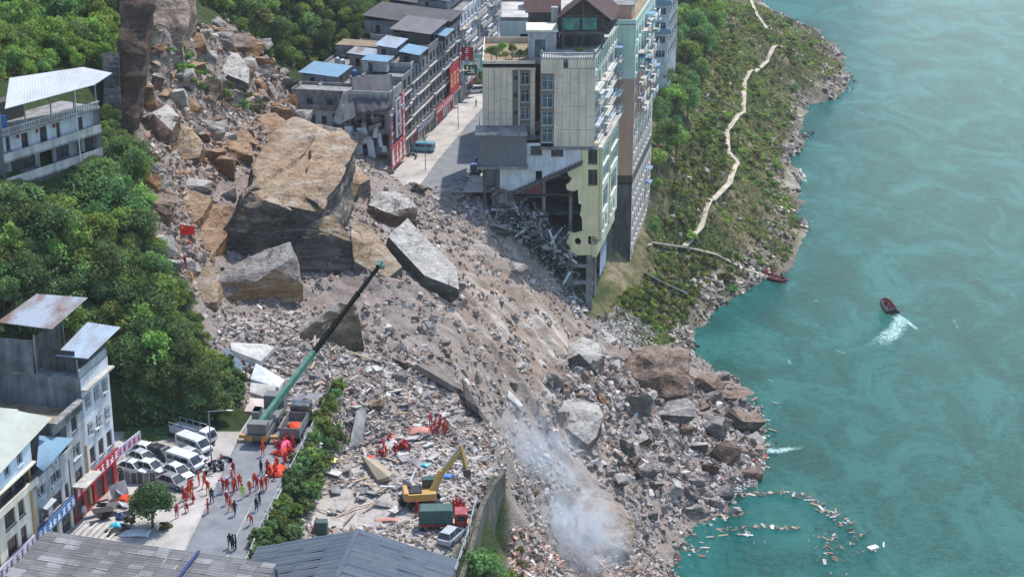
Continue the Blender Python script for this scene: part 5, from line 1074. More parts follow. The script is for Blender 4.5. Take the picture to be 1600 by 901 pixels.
scatter_mesh('wreckage', [_cube], PP, s_[:, None] * np.stack([rng.uniform(.8, 3, n), rng.uniform(.2, .7, n), rng.uniform(.1, .4, n)], -1), pal(n, [(96, 94, 92), (140, 138, 136), (176, 176, 178), (70, 68, 66), (110, 120, 140), (206, 206, 206)], (4, 4, 2, 3, 1, 1)), RUBBLE, 'tangled grey wreckage spilling from the torn corner of the tower', .9)
# ------------------------------------------------------------------ pink and mint tower behind
HC = Vector((23.3, 325, 0)); K = Bld('pink_tower', 'slender pink tower with mint top and pale windowed river side', 'apartment tower', HC); KL_ = 30.6; K1 = sx(KL_)
K.wall((-9, 0), (0, 0), 15, 25.3, MINT); K.wall((-9, 0), (0, 0), -4, 15, PINK); K.wall((-9, 0), (0, 0), -23.3, -5.8, CONC_D); K.wall((-9, .6), (0, .6), -5.8, -4, DARKIN)
K.wall((0, .5), K1, -5.8, -4, DARKIN, name='gap_wall')
fl = lambda z0, n, cols, w, h, st: [(1.2 + c * (KL_ - 2) / cols, 1.2 + c * (KL_ - 2) / cols + w, z0 + f * 3.15, z0 + f * 3.15 + h, st) for f in range(n) for c in range(cols)]
K.wall((0, 0), K1, -23.3, -5.8, PINKL, fl(-21.6, 5, 9, 1.25, 1.9, 'wk')); K.wall((0, 0), K1, -4, 6, PINKL, fl(-3, 3, 9, 1.3, 1.8, 'wk')); K.wall((0, 0), K1, 6, 15, PINK, fl(6.6, 3, 7, 2.2, 1.9, 'wk')); K.wall((0, 0), K1, 15, 25.3, MINT, fl(15.8, 3, 7, 2.2, 1.9, 'wk'))
K.wall(K1, (-9, KL_), -24, 25.3, LGREYW); K.wall((-9, KL_), (-9, 0), -24, 25.3, LGREYW); K.slab([(-9, 0.02), (-.02, .02), K1, (-9, 30)], 25.3, 25.5, MUD, 'roof'); K.parapet([(-8.9, .1), (-.1, .1), (K1[0] - .1, K1[1]), (-8.9, 30)], 25.5, .8, MINT)
K.wall((-5.5, 4), (-.6, 4), 25.5, 28.2, PINK, name='roof_hut'); K.wall((-.6, 4), (.4, 9), 25.5, 28.2, PINK, name='roof_hut'); K.slab([(-5.8, 3.7), (-.3, 3.7), (.7, 9.3), (-5.8, 9.3)], 28.2, 28.4, CONC, 'hut_roof'); K.wall((-9, 14), (0, 14), 25.5, 29, CONC_D, [(2, 4, 26, 28, 'dk')], name='roof_hut')
for f in range(6):
    z = 6.5 + f * 3.15
    for c in range(5):
        u = 4.5 + c * 5.2
        if (f + c * 2) % 5 == 0: continue
        side_box(K, 'balcony', u, u + 3.4, z - .3, z, .003, 1.4, CONC_L); side_box(K, 'balcony_rail', u, u + 3.4, z + .001, z + .85, 1.25, 1.38, (MINT, WHITEW, PINKL, MR_BLUE)[(f + c) % 4])
        if (f * 2 + c) % 6 == 0: side_box(K, 'awning', u - .2, u + 3.0, z + 2.2, z + 2.3, .003, 1.8, (MR_BLUE, MR_WHITE)[c % 2])
        if (f + c) % 2: ac_unit(K.root, (SD.x * (u + 3.6) + nb.x * .01, SD.y * (u + 3.6) + nb.y * .01, z), angS)
for z in (-9, -12): side_box(K, 'awning', 22, 24.6, z, z + .1, .003, 1.2, MR_BLUE)
K.part('base', MB().prism([(-8, 1), (-1, 1), (K1[0] - 1.5, 29), (-8, 29)], -29, -23.4), CONC_D); 
# other buildings behind
Q = Bld('pale_green_house', 'pale green house with sunlit roof terrace behind the beige tower', 'house', at_y(782, 70, 331) * 1.0, 0); Q.root.location.z = 0
Q.wall((0, 0), (9, 0), 0, 24.9, PALEG, [(3.8, 8.4, 20.0, 22.4, None), (1, 2.2, 13, 14.8, 'wk')]); Q.wall((0, 20), (0, 0), 0, 24.9, PALEG, [(2 + 4 * k, 3.6 + 4 * k, z, z + 1.7, 'wk') for k in range(4) for z in (5, 8.2, 11.4, 14.6, 17.8, 21)]); Q.wall((9, 0), (11, 20), 0, 24.9, LGREYW); Q.wall((11, 20), (0, 20), 0, 24.9, LGREYW)
Q.slab([(.02, .02), (9, .02), (11, 20), (0, 20)], 24.7, 24.9, CONC_L, 'roof_terrace'); Q.parapet([(.1, .1), (8.9, .1), (10.9, 20), (.1, 20)], 24.9, .7, CONC); Q.wall((4.5, 12), (8.6, 12), 24.9, 27.4, PINK, name='roof_hut'); Q.wall((4.5, 17), (4.5, 12), 24.9, 27.4, PINK, name='roof_hut'); Q.slab([(4.3, 11.7), (8.8, 11.7), (8.8, 17), (4.3, 17)], 27.4, 27.6, PINK, 'hut_roof')
U = Bld('white_riverside_house', 'white apartment house rising from the trees behind the pink tower', 'house', (34.2, 398, 0), 0)
U.wall((-6, 0), (1.8, 0), -10, 22, WHITEW, [(5.0, 7.2, z, z + 1.6, 'wk') for z in (3, 6.3, 9.6, 12.9, 16.2)]); U.wall((1.8, 0), (5.5, 18), -10, 22, LGREYW, [(1 + 3.4 * k, 3 + 3.4 * k, z, z + 1.7, 'dk') for k in range(5) for z in (3, 6.3, 9.6, 12.9, 16.2)]); U.wall((-6, 18), (-6, 0), -10, 22, WHITEW); U.slab([(-6, 0.02), (1.8, .02), (5.5, 18), (-6, 18)], 21.8, 22, CONC, 'roof')
for z in (2.2, 8.8, 15.4): U.part('balcony', MB().box(-1, -1.2, z, 2.2, -.002, z + .15).box(-1, -1.2, z + .15, 2.2, -1.1, z + 1), MR_BLUE if z > 8 else WHITEW)
Z_ = Bld('grey_riverside_house', 'grey house at the top edge beside the white riverside house', 'house', (22, 372, 0), 0)
Z_.wall((-6, 0), (6, 0), -10, 20, LGREYW, [(1 + 2.6 * k, 2.6 + 2.6 * k, z, z + 1.7, 'wk') for k in range(4) for z in (3, 6.3, 9.6, 12.9, 16.2)]); Z_.wall((6, 0), (9, 18), -10, 20, WHITEW, [(1 + 3.4 * k, 3 + 3.4 * k, z, z + 1.7, 'dk') for k in range(5) for z in (3, 6.3, 9.6, 12.9, 16.2)]); Z_.wall((-6, 18), (-6, 0), -10, 20, WHITEW); Z_.slab([(-6, .02), (6, .02), (9, 18), (-6, 18)], 19.8, 20, CONC, 'roof')
# ------------------------------------------------------------------ foreground sheds with ribbed sheet roofs
def sheet_mesh(w, l, mat, ribs=4, amp=.05):
    m = MB(); n = ribs * 6; vs = []
    for i in range(n + 1):
        x = w * i / n; z = amp * (.5 - .5 * math.cos(2 * math.pi * i / 6)); vs += [(x, 0, z), (x, l, z)]
    m.add(vs, [(2 * i, 2 * i + 2, 2 * i + 3, 2 * i + 1) for i in range(n)]); m.quad((0, 0, -.02), (0, 0, 0), (w, 0, 0), (w, 0, -.02)); return m.mesh('roof_sheet', mat, True)
def sheet_roof(bld, o, ux, uy, nu, nv, w, l, mats, amp=.05, jit=.06, seed=0, ribs=2):
    """rows of overlapping sheets; o eave corner, ux along eave, uy up the slope (unit vectors)"""
    rr = random.Random(seed); ux, uy = Vector(ux), Vector(uy); uz = ux.cross(uy).normalized(); me = [sheet_mesh(w * 1.02, l * 1.06, m, ribs, amp) for m in mats]; R3 = Matrix((ux, uy, uz)).transposed().to_4x4()
    for j in range(nv):
        for i in range(nu):
            ob = link('roof_sheet', rr.choice(me), bld.root); p = Vector(o) + ux * (i * w) + uy * (j * l + rr.uniform(-jit, jit)) + uz * (.03 * (i % 2) + .012 * rr.random() + .02)
            ob.matrix_basis = Matrix.Translation(p) @ R3 @ Matrix.Rotation(rr.uniform(-.03, .03), 4, 'X') @ Matrix.Rotation(rr.uniform(-.008, .008), 4, 'Z')
MR_BLUEG2 = metal_roof('blue_grey_tile_sheet_faded', rgb(92, 100, 108), rgb(76, 82, 90), .4)
J = Bld('market_shed', 'open shed with weathered grey ribbed sheet roof at the bottom left', 'shed', (0, 0, 0))
a, c = at_z(142, 838, 8.6), at_z(440, 881, 8.6); ex = (c - a).normalized(); ey = Vector((ex.y, -ex.x, -.10)).normalized(); Lx = (c - a).length
MR_G2 = metal_roof('sunbleached_grey_sheet', rgb(146, 145, 144), rgb(112, 108, 104), .8); MR_G3 = metal_roof('dirty_grey_sheet', rgb(124, 122, 120), rgb(96, 92, 88), .7)
# sheets run across the slope, ribs crosswise like the worn roof in the picture
sheet_roof(J, a - ex * 5.0 + ey * 9.6, (-ey), ex, 12, int((Lx + 5) / 1.55), .8, 1.55, [MR_GREY, MR_G2, MR_G3, MR_GREY], .06, .12, 3)
J.part('blue_gutter', MB().bar(a + ex * (Lx * .575) + Vector((0, 0, .18)), a + ex * (Lx * .575) + ey * 9 + Vector((0, 0, .18)), .28, .1), paint('deep_blue_paint', rgb(36, 58, 112), .5))
for t in (.02, .35, .98):
    for s_ in (.4, 6.5): p = a + ex * Lx * t + ey * s_; J.part('post', MB().box(p.x - .12, p.y - .12, H(p.x, p.y) - .2, p.x + .12, p.y + .12, p.z - .3), CONC_D)
for s_ in (.5, 4, 7.5): J.part('purlin', MB().bar(a + ex * -4.5 + ey * s_ - Vector((0, 0, .25)), c - ex * .4 + ey * s_ - Vector((0, 0, .25)), .12), CONC_D)
M_ = Bld('gable_warehouse', 'warehouse with blue grey ribbed gable roof at the bottom edge', 'warehouse', (0, 0, 0))
rg = at_z(560, 827, 7.2); bk = Vector((-.13, -1, 0)).normalized(); pp_ = Vector((-bk.y, bk.x, 0)); el = rg - pp_ * 10.6 - Vector((0, 0, 2.7)); er = rg + pp_ * 10.2 - Vector((0, 0, 2.7))
up = rg - el; n = up.length; sheet_roof(M_, el, bk, up.normalized(), 15, 4, .88, n / 4, [MR_BLUEG, MR_BLUEG2], .15, .02, 1, 1)
up = rg - er; n = up.length; sheet_roof(M_, er + bk * 13.2, -bk, up.normalized(), 15, 4, .88, n / 4, [MR_BLUEG, MR_BLUEG2], .09, .02, 2, 2)
M_.part('ridge_cap', MB().bar(rg + Vector((0, 0, .12)), rg + bk * 13 + Vector((0, 0, .12)), .5, .06), MR_BLUEG)
gx0, gx1, gy = el.x + .4, er.x - .4, rg.y - .5
M_.part('gable_wall', MB().add([(gx0, el.y - .4, -5.5), (gx1, er.y - .4, -5.5), (gx1, er.y - .4, 4.5), (rg.x, rg.y - .4, 7.0), (gx0, el.y - .4, 4.5), (gx0, el.y - .7, -5.5), (gx1, er.y - .7, -5.5), (gx1, er.y - .7, 4.5), (rg.x, rg.y - .7, 7.0), (gx0, el.y - .7, 4.5)], [(4, 3, 2, 1, 0), (5, 6, 7, 8, 9), (0, 1, 6, 5), (1, 2, 7, 6), (2, 3, 8, 7), (3, 4, 9, 8), (4, 0, 5, 9)]), CONC)
for e in (el, er): s_ = .4 if e is el else -.4; M_.part('side_wall', MB().bar((e.x + s_, e.y - .5, -.6), (e.x + s_ + bk.x * 12, e.y - 12, -.6), .25, 10), CONC)
# ------------------------------------------------------------------ roads, pavements, yard
def road_mat(name, c, d, sc=.35):
    b = NB(name); co = b.geo('Position'); n = b.noise(co, sc, 7, .65); n2 = b.noise(co, 6, 4, .7)
    col = b.ramp(n, [(.32, d), (.55, c), (.75, (min(1, c[0] * 1.25), min(1, c[1] * 1.25), min(1, c[2] * 1.25), 1))]); col = b.mix(b.ramp(n2, [(.45, .25), (.6, 0.0)]), col, d)
    b.bump(n2, .25, .05); return b.done(col, .9, .25)
ASPH = road_mat('worn_asphalt', rgb(128, 130, 132), rgb(106, 108, 110)); PAVE = road_mat('pale_paving', rgb(180, 175, 168), rgb(142, 136, 128), .22); KERB = road_mat('kerb_stone', rgb(176, 172, 166), rgb(130, 126, 120))
def strip(name, ys, xl, xr, z, mat, label):
    V, F = [], []
    for y in ys: V += [(xl(y), y, z), (xr(y), y, z)]
    for i in range(len(ys) - 1): F.append((2 * i, 2 * i + 1, 2 * i + 3, 2 * i + 2))
    m = MB().add(V, F); o = m.build(name, mat); return tag(o, label, None, None, 'structure')
lowl = lambda y: np.interp(y, [120, 170, 197, 212], [-37.6, -35.0, -33.6, -31.6]); lowr = lambda y: np.interp(y, [120, 169, 197, 212], [-30.2, -28.3, -25.3, -23.9])
upl = lambda y: np.interp(y, [300, 320, 360, 400, 480, 600], [-17.5, -14.4, -6.8, .8, 16.5, 30]); upr = lambda y: upl(y) + 8.6
ys1 = list(np.arange(120, 213, 3.0)); ys2 = list(np.arange(300, 600, 4.0))
strip('road', ys1, lowl, lowr, .03, ASPH, 'lower town road blocked by the landslide'); strip('road', ys2, upl, upr, .03, ASPH, 'upper town road running past the tower')
strip('yard', ys1[:27], lambda y: -62, lambda y: lowl(y) - .3, .022, PAVE, 'pale concrete yard in front of the shops'); strip('pavement', ys2, lambda y: FU(y).x - 9, lambda y: upl(y) - .15, .12, PAVE, 'broad pale pavement in front of the row houses'); strip('pavement', ys2, lambda y: upr(y) + .15, lambda y: upr(y) + 6, .12, PAVE, 'pavement at the tower side of the upper road')
def kerb(ys, f, z, label):
    m = MB()
    for a, c in zip(ys[:-1], ys[1:]): m.bar((f(a), a + .02, z), (f(c), c - .02, z), .25, .16)
    o = m.build('kerb', KERB); tag(o, label, None, None, 'structure')
kerb(ys1, lambda y: lowl(y) - .15, .08, 'kerb of the lower road'); kerb(ys2, lambda y: upl(y), .08, 'kerb of the upper road'); kerb(ys2, lambda y: upr(y), .08, 'kerb of the upper road, tower side')
strip('lane_edge', ys1, lambda y: lowl(y) + (lowr(y) - lowl(y)) * .68, lambda y: lowl(y) + (lowr(y) - lowl(y)) * .68 + .12, .038, KERB, 'worn white edge line on the lower road')
pm = MB()
# parapet rail along the lower road
def railing(name, label, pts, h, mat, mat2, step=2.0, cat='railing', solid=.0):
    t = empty(name, pts[0], 0, label, cat); o = Vector(pts[0])
    for a, c in zip(pts[:-1], pts[1:]):
        a, c = Vector(a) - o, Vector(c) - o; n = max(1, int((c - a).length / step))
        for i in range(n): p = a.lerp(c, i / n); MB().box(p.x - .1, p.y - .1, p.z - .3, p.x + .1, p.y + .1, p.z + h).build('post', mat, t)
        if solid: MB().bar(a + Vector((0, 0, solid / 2 - .15)), c + Vector((0, 0, solid / 2 - .15)), .28, solid + .3).build('base_wall', mat, t)
        for z in (h * .55, h - .06): MB().bar(a + Vector((0, 0, z)), c + Vector((0, 0, z)), .1, .1).build('rail', mat2, t)
    return t
railing('road_railing', 'low grey concrete parapet between the lower road and the hedge', [(lowr(y) + .35, y, .05) for y in (148, 156, 164, 172, 180, 188, 196, 204, 210)], 1.0, CONC_L, STEEL, 2.0, solid=.45)
railing('yard_railing', 'rail along the outer edge of the debris yard', [(-8.2, 150, -4.9), (-7.0, 165, -4.9), (-5.2, 178, -4.9), (-4.2, 188, -4.9)], 1.2, CONC, STEEL, 2.2)
m = MB(); wl = [(-8.0, 140), (-6.8, 165), (-5.0, 178), (-4.0, 188), (-2.6, 194), (-1.4, 197.5)]
for (a, c), (e, f) in zip(wl[:-1], wl[1:]): m.bar((a + .35, c, -11.4), (e + .35, f - .01, -11.4), .55, 12.4)
o = m.build('retaining_wall', paint('mossy_concrete', rgb(104, 100, 92), .95, .2, 0, .9, .5, rgb(58, 58, 48))); tag(o, 'dark weathered retaining wall below the debris yard', 'wall')
# footpath on the river bank
CPATH = road_mat('path_concrete', rgb(190, 178, 158), rgb(150, 138, 120))
def path(pts, w, label, lift=.5, each=False):
    P = [hit(*p) for p in pts]; m = MB()
    for a, c in zip(P[:-1], P[1:]):
        n = max(1, int((c - a).length / 2.2)); prev = None
        zs = [a.z + (c.z - a.z) * i / n for i in range(n + 1)]
        for i in range(n):
            p, q = a.lerp(c, i / n), a.lerp(c, (i + 1) / n); p.z = max(H(p.x, p.y), p.z) + lift; q.z = max(H(q.x, q.y), q.z) + lift; p.z = max(p.z, RIV + .5); q.z = max(q.z, RIV + .5)
            if prev is not None: p.z = prev
            prev = q.z; m.bar(p, q, w, .25); 
            if i % 2 == 0: m.box(p.x - .2, p.y - .2, p.z - 2.2, p.x + .2, p.y + .2, p.z - .1)
    o = m.build('footpath', CPATH); tag(o, label, None, None, 'structure')
path([(1222,75),(1198,100),(1163,130),(1161,180),(1135,208),(1137,240),(1152,257),(1140,290),(1115,315),(1095,360),(1070,388)], 1.3, 'raised concrete footpath winding down the green bank')
path([(1018,382),(1075,390),(1120,402),(1160,422),(1199,436)], 1.2, 'pale path leading down to the moored boat', .3)
path([(1092,150),(1110,160),(1130,162),(1160,180)], .7, 'narrow spur of the footpath'); path([(1172,0),(1182,25),(1200,50)], .9, 'far end of the footpath'); path([(1005,428),(1040,446),(1072,462)], 1.6, 'sloping concrete ramp below the pink tower', .3)
# ------------------------------------------------------------------ vehicles
def carpaint(name, c, rough=.3):
    if name in MATS: return MATS[name]
    b = NB(name); n = b.noise(b.geo('Position'), 1.4, 5, .6); col = b.mix(b.ramp(n, [(.45, 0.0), (.68, .35)]), c, rgb(168, 158, 146)); m = b.done(col, rough, .45); b.b.inputs['Coat Weight'].default_value = .3; MATS[name] = m; return m
CW, CS, CB, CG, CBL, CTEAL = carpaint('white_car_paint', rgb(206, 208, 208)), carpaint('silver_car_paint', rgb(172, 176, 178)), carpaint('black_car_paint', rgb(44, 46, 50)), carpaint('grey_car_paint', rgb(120, 124, 128)), carpaint('blue_truck_paint', rgb(38, 62, 112)), carpaint('teal_van_paint', rgb(92, 156, 176))
CRED, CYEL, CGRN = carpaint('red_truck_paint', rgb(150, 38, 36)), carpaint('yellow_machine_paint', rgb(184, 140, 64), .6), carpaint('green_crane_paint', rgb(66, 122, 100), .6)
TYRE = paint('tyre_rubber', rgb(34, 34, 35), .9); RIM = paint('wheel_rim', rgb(150, 152, 154), .4, .5, .6); LAMP = paint('lamp_glass', rgb(226, 226, 216), .15, .6); TAIL = paint('tail_lamp', rgb(140, 22, 20), .3); BLACKP = paint('black_plastic', rgb(38, 38, 40), .6); CARGL = glassm('car_glass', (0.02, 0.026, 0.03, 1), .08)
def wheel_meshes(r, w):
    k = ('wheel', r, w)
    if k not in WIN: WIN[k] = (MB().tube((0, -w / 2, 0), (0, w / 2, 0), r, r, 14).mesh('wheel', TYRE), MB().tube((0, -w / 2 - .012, 0), (0, w / 2 + .012, 0), r * .58, r * .58, 10).mesh('rim', RIM))
    return WIN[k]
def wheels(root, xs, hw, r, w):
    a, c = wheel_meshes(r, w)
    for x in xs:
        for s in (-1, 1): o = link('wheel', a, root, (x, s * hw, r)); link('rim', c, o)
def bevel_mesh(mb, name, mats, off=.06, seg=2, angle=35):
    me = mb.mesh(name, mats); bm = bmesh.new(); bm.from_mesh(me); bmesh.ops.remove_doubles(bm, verts=bm.verts[:], dist=1e-4); bmesh.ops.recalc_face_normals(bm, faces=bm.faces[:])
    es = [e for e in bm.edges if len(e.link_faces) == 2 and e.calc_face_angle(0) > R(angle)]
    bmesh.ops.bevel(bm, geom=es, offset=off, segments=seg, affect='EDGES', profile=.6); bm.to_mesh(me); bm.free(); return me
def loft(sections):
    """sections: [(x, [(y,z)...])] -> closed body"""
    m = MB(); n = len(sections[0][1]); vs = [(x, y, z) for x, ring in sections for y, z in ring]; fs = []
    for i in range(len(sections) - 1):
        for k in range(n): a = i * n + k; b2 = i * n + (k + 1) % n; fs.append((a, b2, b2 + n, a + n))
    fs.append(tuple(range(n - 1, -1, -1))); fs.append(tuple(range((len(sections) - 1) * n, len(sections) * n))); return m.add(vs, fs)
CARS = {}
def make_car(kind, mat, name='parked_car'):
    key = (kind, mat.name)
    if key in CARS: return copy_tree(CARS[key])
    t = empty(name)
    if kind in ('sedan', 'suv'):
        s = 1.0 if kind == 'sedan' else 1.12; zb = .82 * s if kind == 'sedan' else .98; zr = 1.44 if kind == 'sedan' else 1.72; rk = 1.5 if kind == 'sedan' else 2.05
        ring = lambda w, z0, z1: [(-w * .94, z0), (w * .94, z0), (w, z0 + .22), (w, z1 - .16), (w * .9, z1), (-w * .9, z1), (-w, z1 - .16), (-w, z0 + .22)]
        body = loft([(-2.28, ring(.74, .42, zb - .06)), (-2.1, ring(.86, .27, zb + .04)), (-1.2, ring(.9, .22, zb + .04)), (.7, ring(.9, .22, zb)), (1.5, ring(.89, .22, zb - .1)), (2.1, ring(.82, .27, zb - .22)), (2.28, ring(.68, .38, zb - .32))])
        link('body', bevel_mesh(body, 'body', mat, .04, 1, 40), t)
        x0, x1, x2, x3 = (-2.0 if kind == 'suv' else -1.85), (-1.65 if kind == 'suv' else -1.15), .25, 1.12
        cab = MB(); q = [(x0, .82, zb), (x3, .82, zb - .03), (x2, .64, zr - .05), (x1, .64, zr - .05)]
        cab.add([(x, -y, z) for x, y, z in q] + q, [(0, 1, 2, 3), (7, 6, 5, 4), (1, 5, 6, 2), (4, 0, 3, 7), (3, 2, 6, 7)]); link('glasshouse', cab.mesh('glasshouse', CARGL), t)
        roof = MB().add([(x2 + .08, -.64, zr - .06), (x1 - .08, -.64, zr - .06), (x1 - .08, .64, zr - .06), (x2 + .08, .64, zr - .06), (x2 - .15, -.54, zr + .02), (x1 + .2, -.54, zr + .02), (x1 + .2, .54, zr + .02), (x2 - .15, .54, zr + .02)], [(0, 3, 2, 1), (4, 5, 6, 7), (0, 1, 5, 4), (1, 2, 6, 5), (2, 3, 7, 6), (3, 0, 4, 7)]); link('roof', roof.mesh('roof', mat), t)
        m = MB()
        for sg in (-1, 1):
            for xa, xb in ((x3, x2), (x0, x1)): m.bar((xa, sg * .825, zb - .02), (xb, sg * .645, zr - .04), .07, .09)
            xm = (x0 + x3) / 2 - .1; m.bar((xm, sg * .835, zb), (xm - .05, sg * .655, zr - .04), .05, .08)
        link('window_pillar', m.mesh('window_pillar', mat), t); wheels(t, (-1.38, 1.38), .8, .33 * s, .22)
        for sg in (-1, 1):
            MB().cbox((2.12, sg * .6, zb - .28), (.22, .34, .12)).build('headlight', LAMP, t); MB().cbox((-2.2, sg * .62, zb - .1), (.14, .3, .14)).build('tail_light', TAIL, t); MB().cbox((.9, sg * .97, zb + .08), (.14, .2, .13)).build('mirror', mat, t)
        MB().cbox((2.24, 0, .52), (.1, .9, .18)).build('grille', BLACKP, t)
    else:                                                   # minibus
        H_ = 1.95; prof = [(-2.4, .35), (2.25, .35), (2.4, .55), (2.38, .95), (2.05, 1.12), (1.35, H_ - .05), (1.1, H_), (-2.3, H_), (-2.42, H_ - .2)]
        m = MB().extr(prof, -.84, .84); link('body', bevel_mesh(m, 'body', mat, .07, 2, 30), t)
        ws = MB().add([(2.06, -.72, 1.16), (2.06, .72, 1.16), (1.42, .68, H_ - .12), (1.42, -.68, H_ - .12), (2.0, -.72, 1.13), (2.0, .72, 1.13), (1.36, .68, H_ - .15), (1.36, -.68, H_ - .15)], [(0, 1, 2, 3), (7, 6, 5, 4), (0, 4, 5, 1), (1, 5, 6, 2), (2, 6, 7, 3), (3, 7, 4, 0)])
        ws.v = [(x + .05, y, z + .03) for x, y, z in ws.v]; ws.build('windscreen', CARGL, t)
        for sg in (-1, 1):
            for xa, xb in ((-2.1, -1.1), (-1.0, .05), (.15, 1.15)): MB().cbox(((xa + xb) / 2, sg * .845, 1.42), (xb - xa, .03, .52)).build('side_window', CARGL, t)
            MB().cbox((2.38, sg * .6, .78), (.08, .3, .2)).build('headlight', LAMP, t); MB().cbox((-2.42, sg * .72, 1.0), (.06, .14, .4)).build('tail_light', TAIL, t); MB().cbox((1.75, sg * .98, 1.25), (.12, .2, .2)).build('mirror', BLACKP, t)
        MB().cbox((-2.43, 0, 1.45), (.03, 1.3, .5)).build('rear_window', CARGL, t); MB().cbox((2.42, 0, .48), (.1, 1.5, .22)).build('bumper', BLACKP, t); wheels(t, (-1.45, 1.5), .76, .32, .2)
    CARS[key] = t; return t
def park(kind, mat, px, py, dirpx, label, group=None, name='parked_car', cat='car'):
    p = hit(px, py); q = hit(px + dirpx[0], py + dirpx[1]); t = make_car(kind, mat, name); t.name = name
    t.location = (p.x, p.y, .03 if abs(p.z) < .6 else p.z); t.rotation_euler = (0, 0, math.atan2(q.y - p.y, q.x - p.x)); tag(t, label, cat, group); return t
GP = 'cars parked in the yard beside the shops'
park('minibus', CW, 304, 706, (40, 14), 'white minibus parked farthest from the shops, behind a silver car', GP, cat='van'); park('sedan', CS, 299, 719, (40, 16), 'silver saloon between the two white minibuses', GP); park('minibus', CW, 290, 731, (40, 15), 'white minibus nearest the road workers, second from the trees', GP, cat='van')
park('sedan', CW, 279, 746, (40, 17), 'white saloon right in front of the nearer minibus', GP); park('sedan', CG, 272, 760, (40, 14), 'grey saloon at the near end of the parked cars', GP)
park('sedan', CW, 230, 711, (40, 10), 'white saloon with open white bonnet end towards the trees', GP); park('suv', CB, 256, 719, (40, 14), 'black car squeezed between the two parking rows', GP); park('sedan', CS, 225, 724, (40, 13), 'silver grey saloon in the middle of the left parking row', GP); park('sedan', CW, 210, 737, (40, 12), 'white saloon closest to the tall grey house', GP); park('sedan', CW, 236, 737, (40, 12), 'white car behind the dark yard fence', GP)
# flat bed pickup at the back of the yard
def small_truck(cabm, bedm, label, px, py, dirpx, L=5.2, rails=True, name='flatbed_truck', load=None):
    t = empty(name); ch = MB().box(-L + 1.6, -.8, .55, 1.5, .8, .75); ch.build('chassis', BLACKP, t)
    prof = [(.1, .6), (1.6, .6), (1.66, 1.1), (1.2, 2.0), (.1, 2.05)]; link('cab', bevel_mesh(MB().extr(prof, -.85, .85), 'cab', cabm, .06, 2, 25), t)
    ws = MB().add([(1.66, -.75, 1.16), (1.66, .75, 1.16), (1.28, .72, 1.9), (1.28, -.72, 1.9), (1.6, -.75, 1.16), (1.6, .75, 1.16), (1.22, .72, 1.9), (1.22, -.72, 1.9)], [(0, 1, 2, 3), (7, 6, 5, 4), (0, 4, 5, 1), (1, 5, 6, 2), (2, 6, 7, 3), (3, 7, 4, 0)]); ws.build('windscreen', CARGL, t)
    for s in (-1, 1): MB().cbox((.75, s * .86, 1.5), (.8, .03, .5)).build('side_window', CARGL, t); MB().cbox((1.66, s * .6, .85), (.06, .3, .18)).build('headlight', LAMP, t)
    MB().box(-L + 1.6, -.95, .76, -.02, .95, .9).build('bed', bedm, t)
    for a, c in (((-L + 1.6, -.95), (-.02, -.9)), ((-L + 1.6, .9), (-.02, .95))): MB().box(a[0], a[1], .901, c[0], c[1], 1.5).build('bed_side', bedm, t)
    MB().box(-L + 1.6, -.9, .901, -L + 1.65, .9, 1.5).build('tailgate', bedm, t); MB().box(-.07, -.9, .901, -.02, .9, 1.7).build('headboard', bedm, t)
    if rails:
        for s in (-.93, .93):
            MB().bar((-L + 1.6, s, 2.1), (-.05, s, 2.1), .06).build('rack_rail', bedm, t)
            for x in np.linspace(-L + 1.65, -.1, 5): MB().box(x - .03, s - .03, 1.5, x + .03, s + .03, 2.1).build('rack_post', bedm, t)
    wheels(t, (-L + 2.5, .9), .75, .36, .24); p = hit(px, py); q = hit(px + dirpx[0], py + dirpx[1]); t.location = (p.x, p.y, p.z + .03); t.rotation_euler = (0, 0, math.atan2(q.y - p.y, q.x - p.x)); return tag(t, label, 'truck')
small_truck(CW, CS, 'white flatbed truck with rail sides parked below the dark trees', 318, 694, (40, 12), 6.2)
small_truck(CBL, CBL, 'blue truck parked beside the white wall of the torn tower', 744, 285, (-10, 3), 6.5, False)
park('minibus', CTEAL, 660, 238, (-40, -3), 'teal minibus parked on the pale pavement of the upper street', None, 'parked_van', 'van')
park('suv', CW, 741, 146, (-40, 3), 'white car standing across the far end of the upper street', None); park('sedan', CS, 727, 143, (-30, 10), 'silver car half hidden behind the white one on the upper street', None); park('sedan', CW, 742, 120, (10, -30), 'white car parked far up the street beyond the other two', None)
# motorbikes
def motorbike(px, py, ang, mat, label, group):
    k = ('moto', mat.name)
    if k not in CARS:
        t = empty('motorbike')
        for x in (-.62, .62): w = MB().tube((x, -.06, .3), (x, .06, .3), .3, .3, 12).build('wheel', TYRE, t)
        MB().bar((-.5, 0, .62), (.2, 0, .72), .26, .2).build('seat', BLACKP, t); MB().bar((-.4, 0, .42), (.35, 0, .45), .3, .3).build('engine', STEEL, t); link('body', bevel_mesh(MB().bar((.1, 0, .75), (.5, 0, .7), .28, .3), 'body', mat, .06, 1), t)
        MB().bar((.62, 0, .3), (.4, 0, 1.0), .07).bar((.4, -.35, 1.02), (.4, .35, 1.02), .05).build('handlebar', BLACKP, t); MB().cbox((.55, 0, .85), (.1, .16, .16)).build('headlight', LAMP, t); CARS[k] = t
    else: t = copy_tree(CARS[k])
    p = hit(px, py); t.location = p + Vector((0, 0, .02)); t.rotation_euler = (0, 0, ang); return tag(t, label, 'motorbike', group)
for i, (x, y) in enumerate([(336, 729), (343, 727), (349, 731), (341, 734), (352, 724), (328, 741)]): motorbike(x, y, R(20 + 40 * i), (CS, CRED, CW)[i % 3], 'parked motorbike in the cluster beside the lamp post', 'motorbikes by the lamp post')
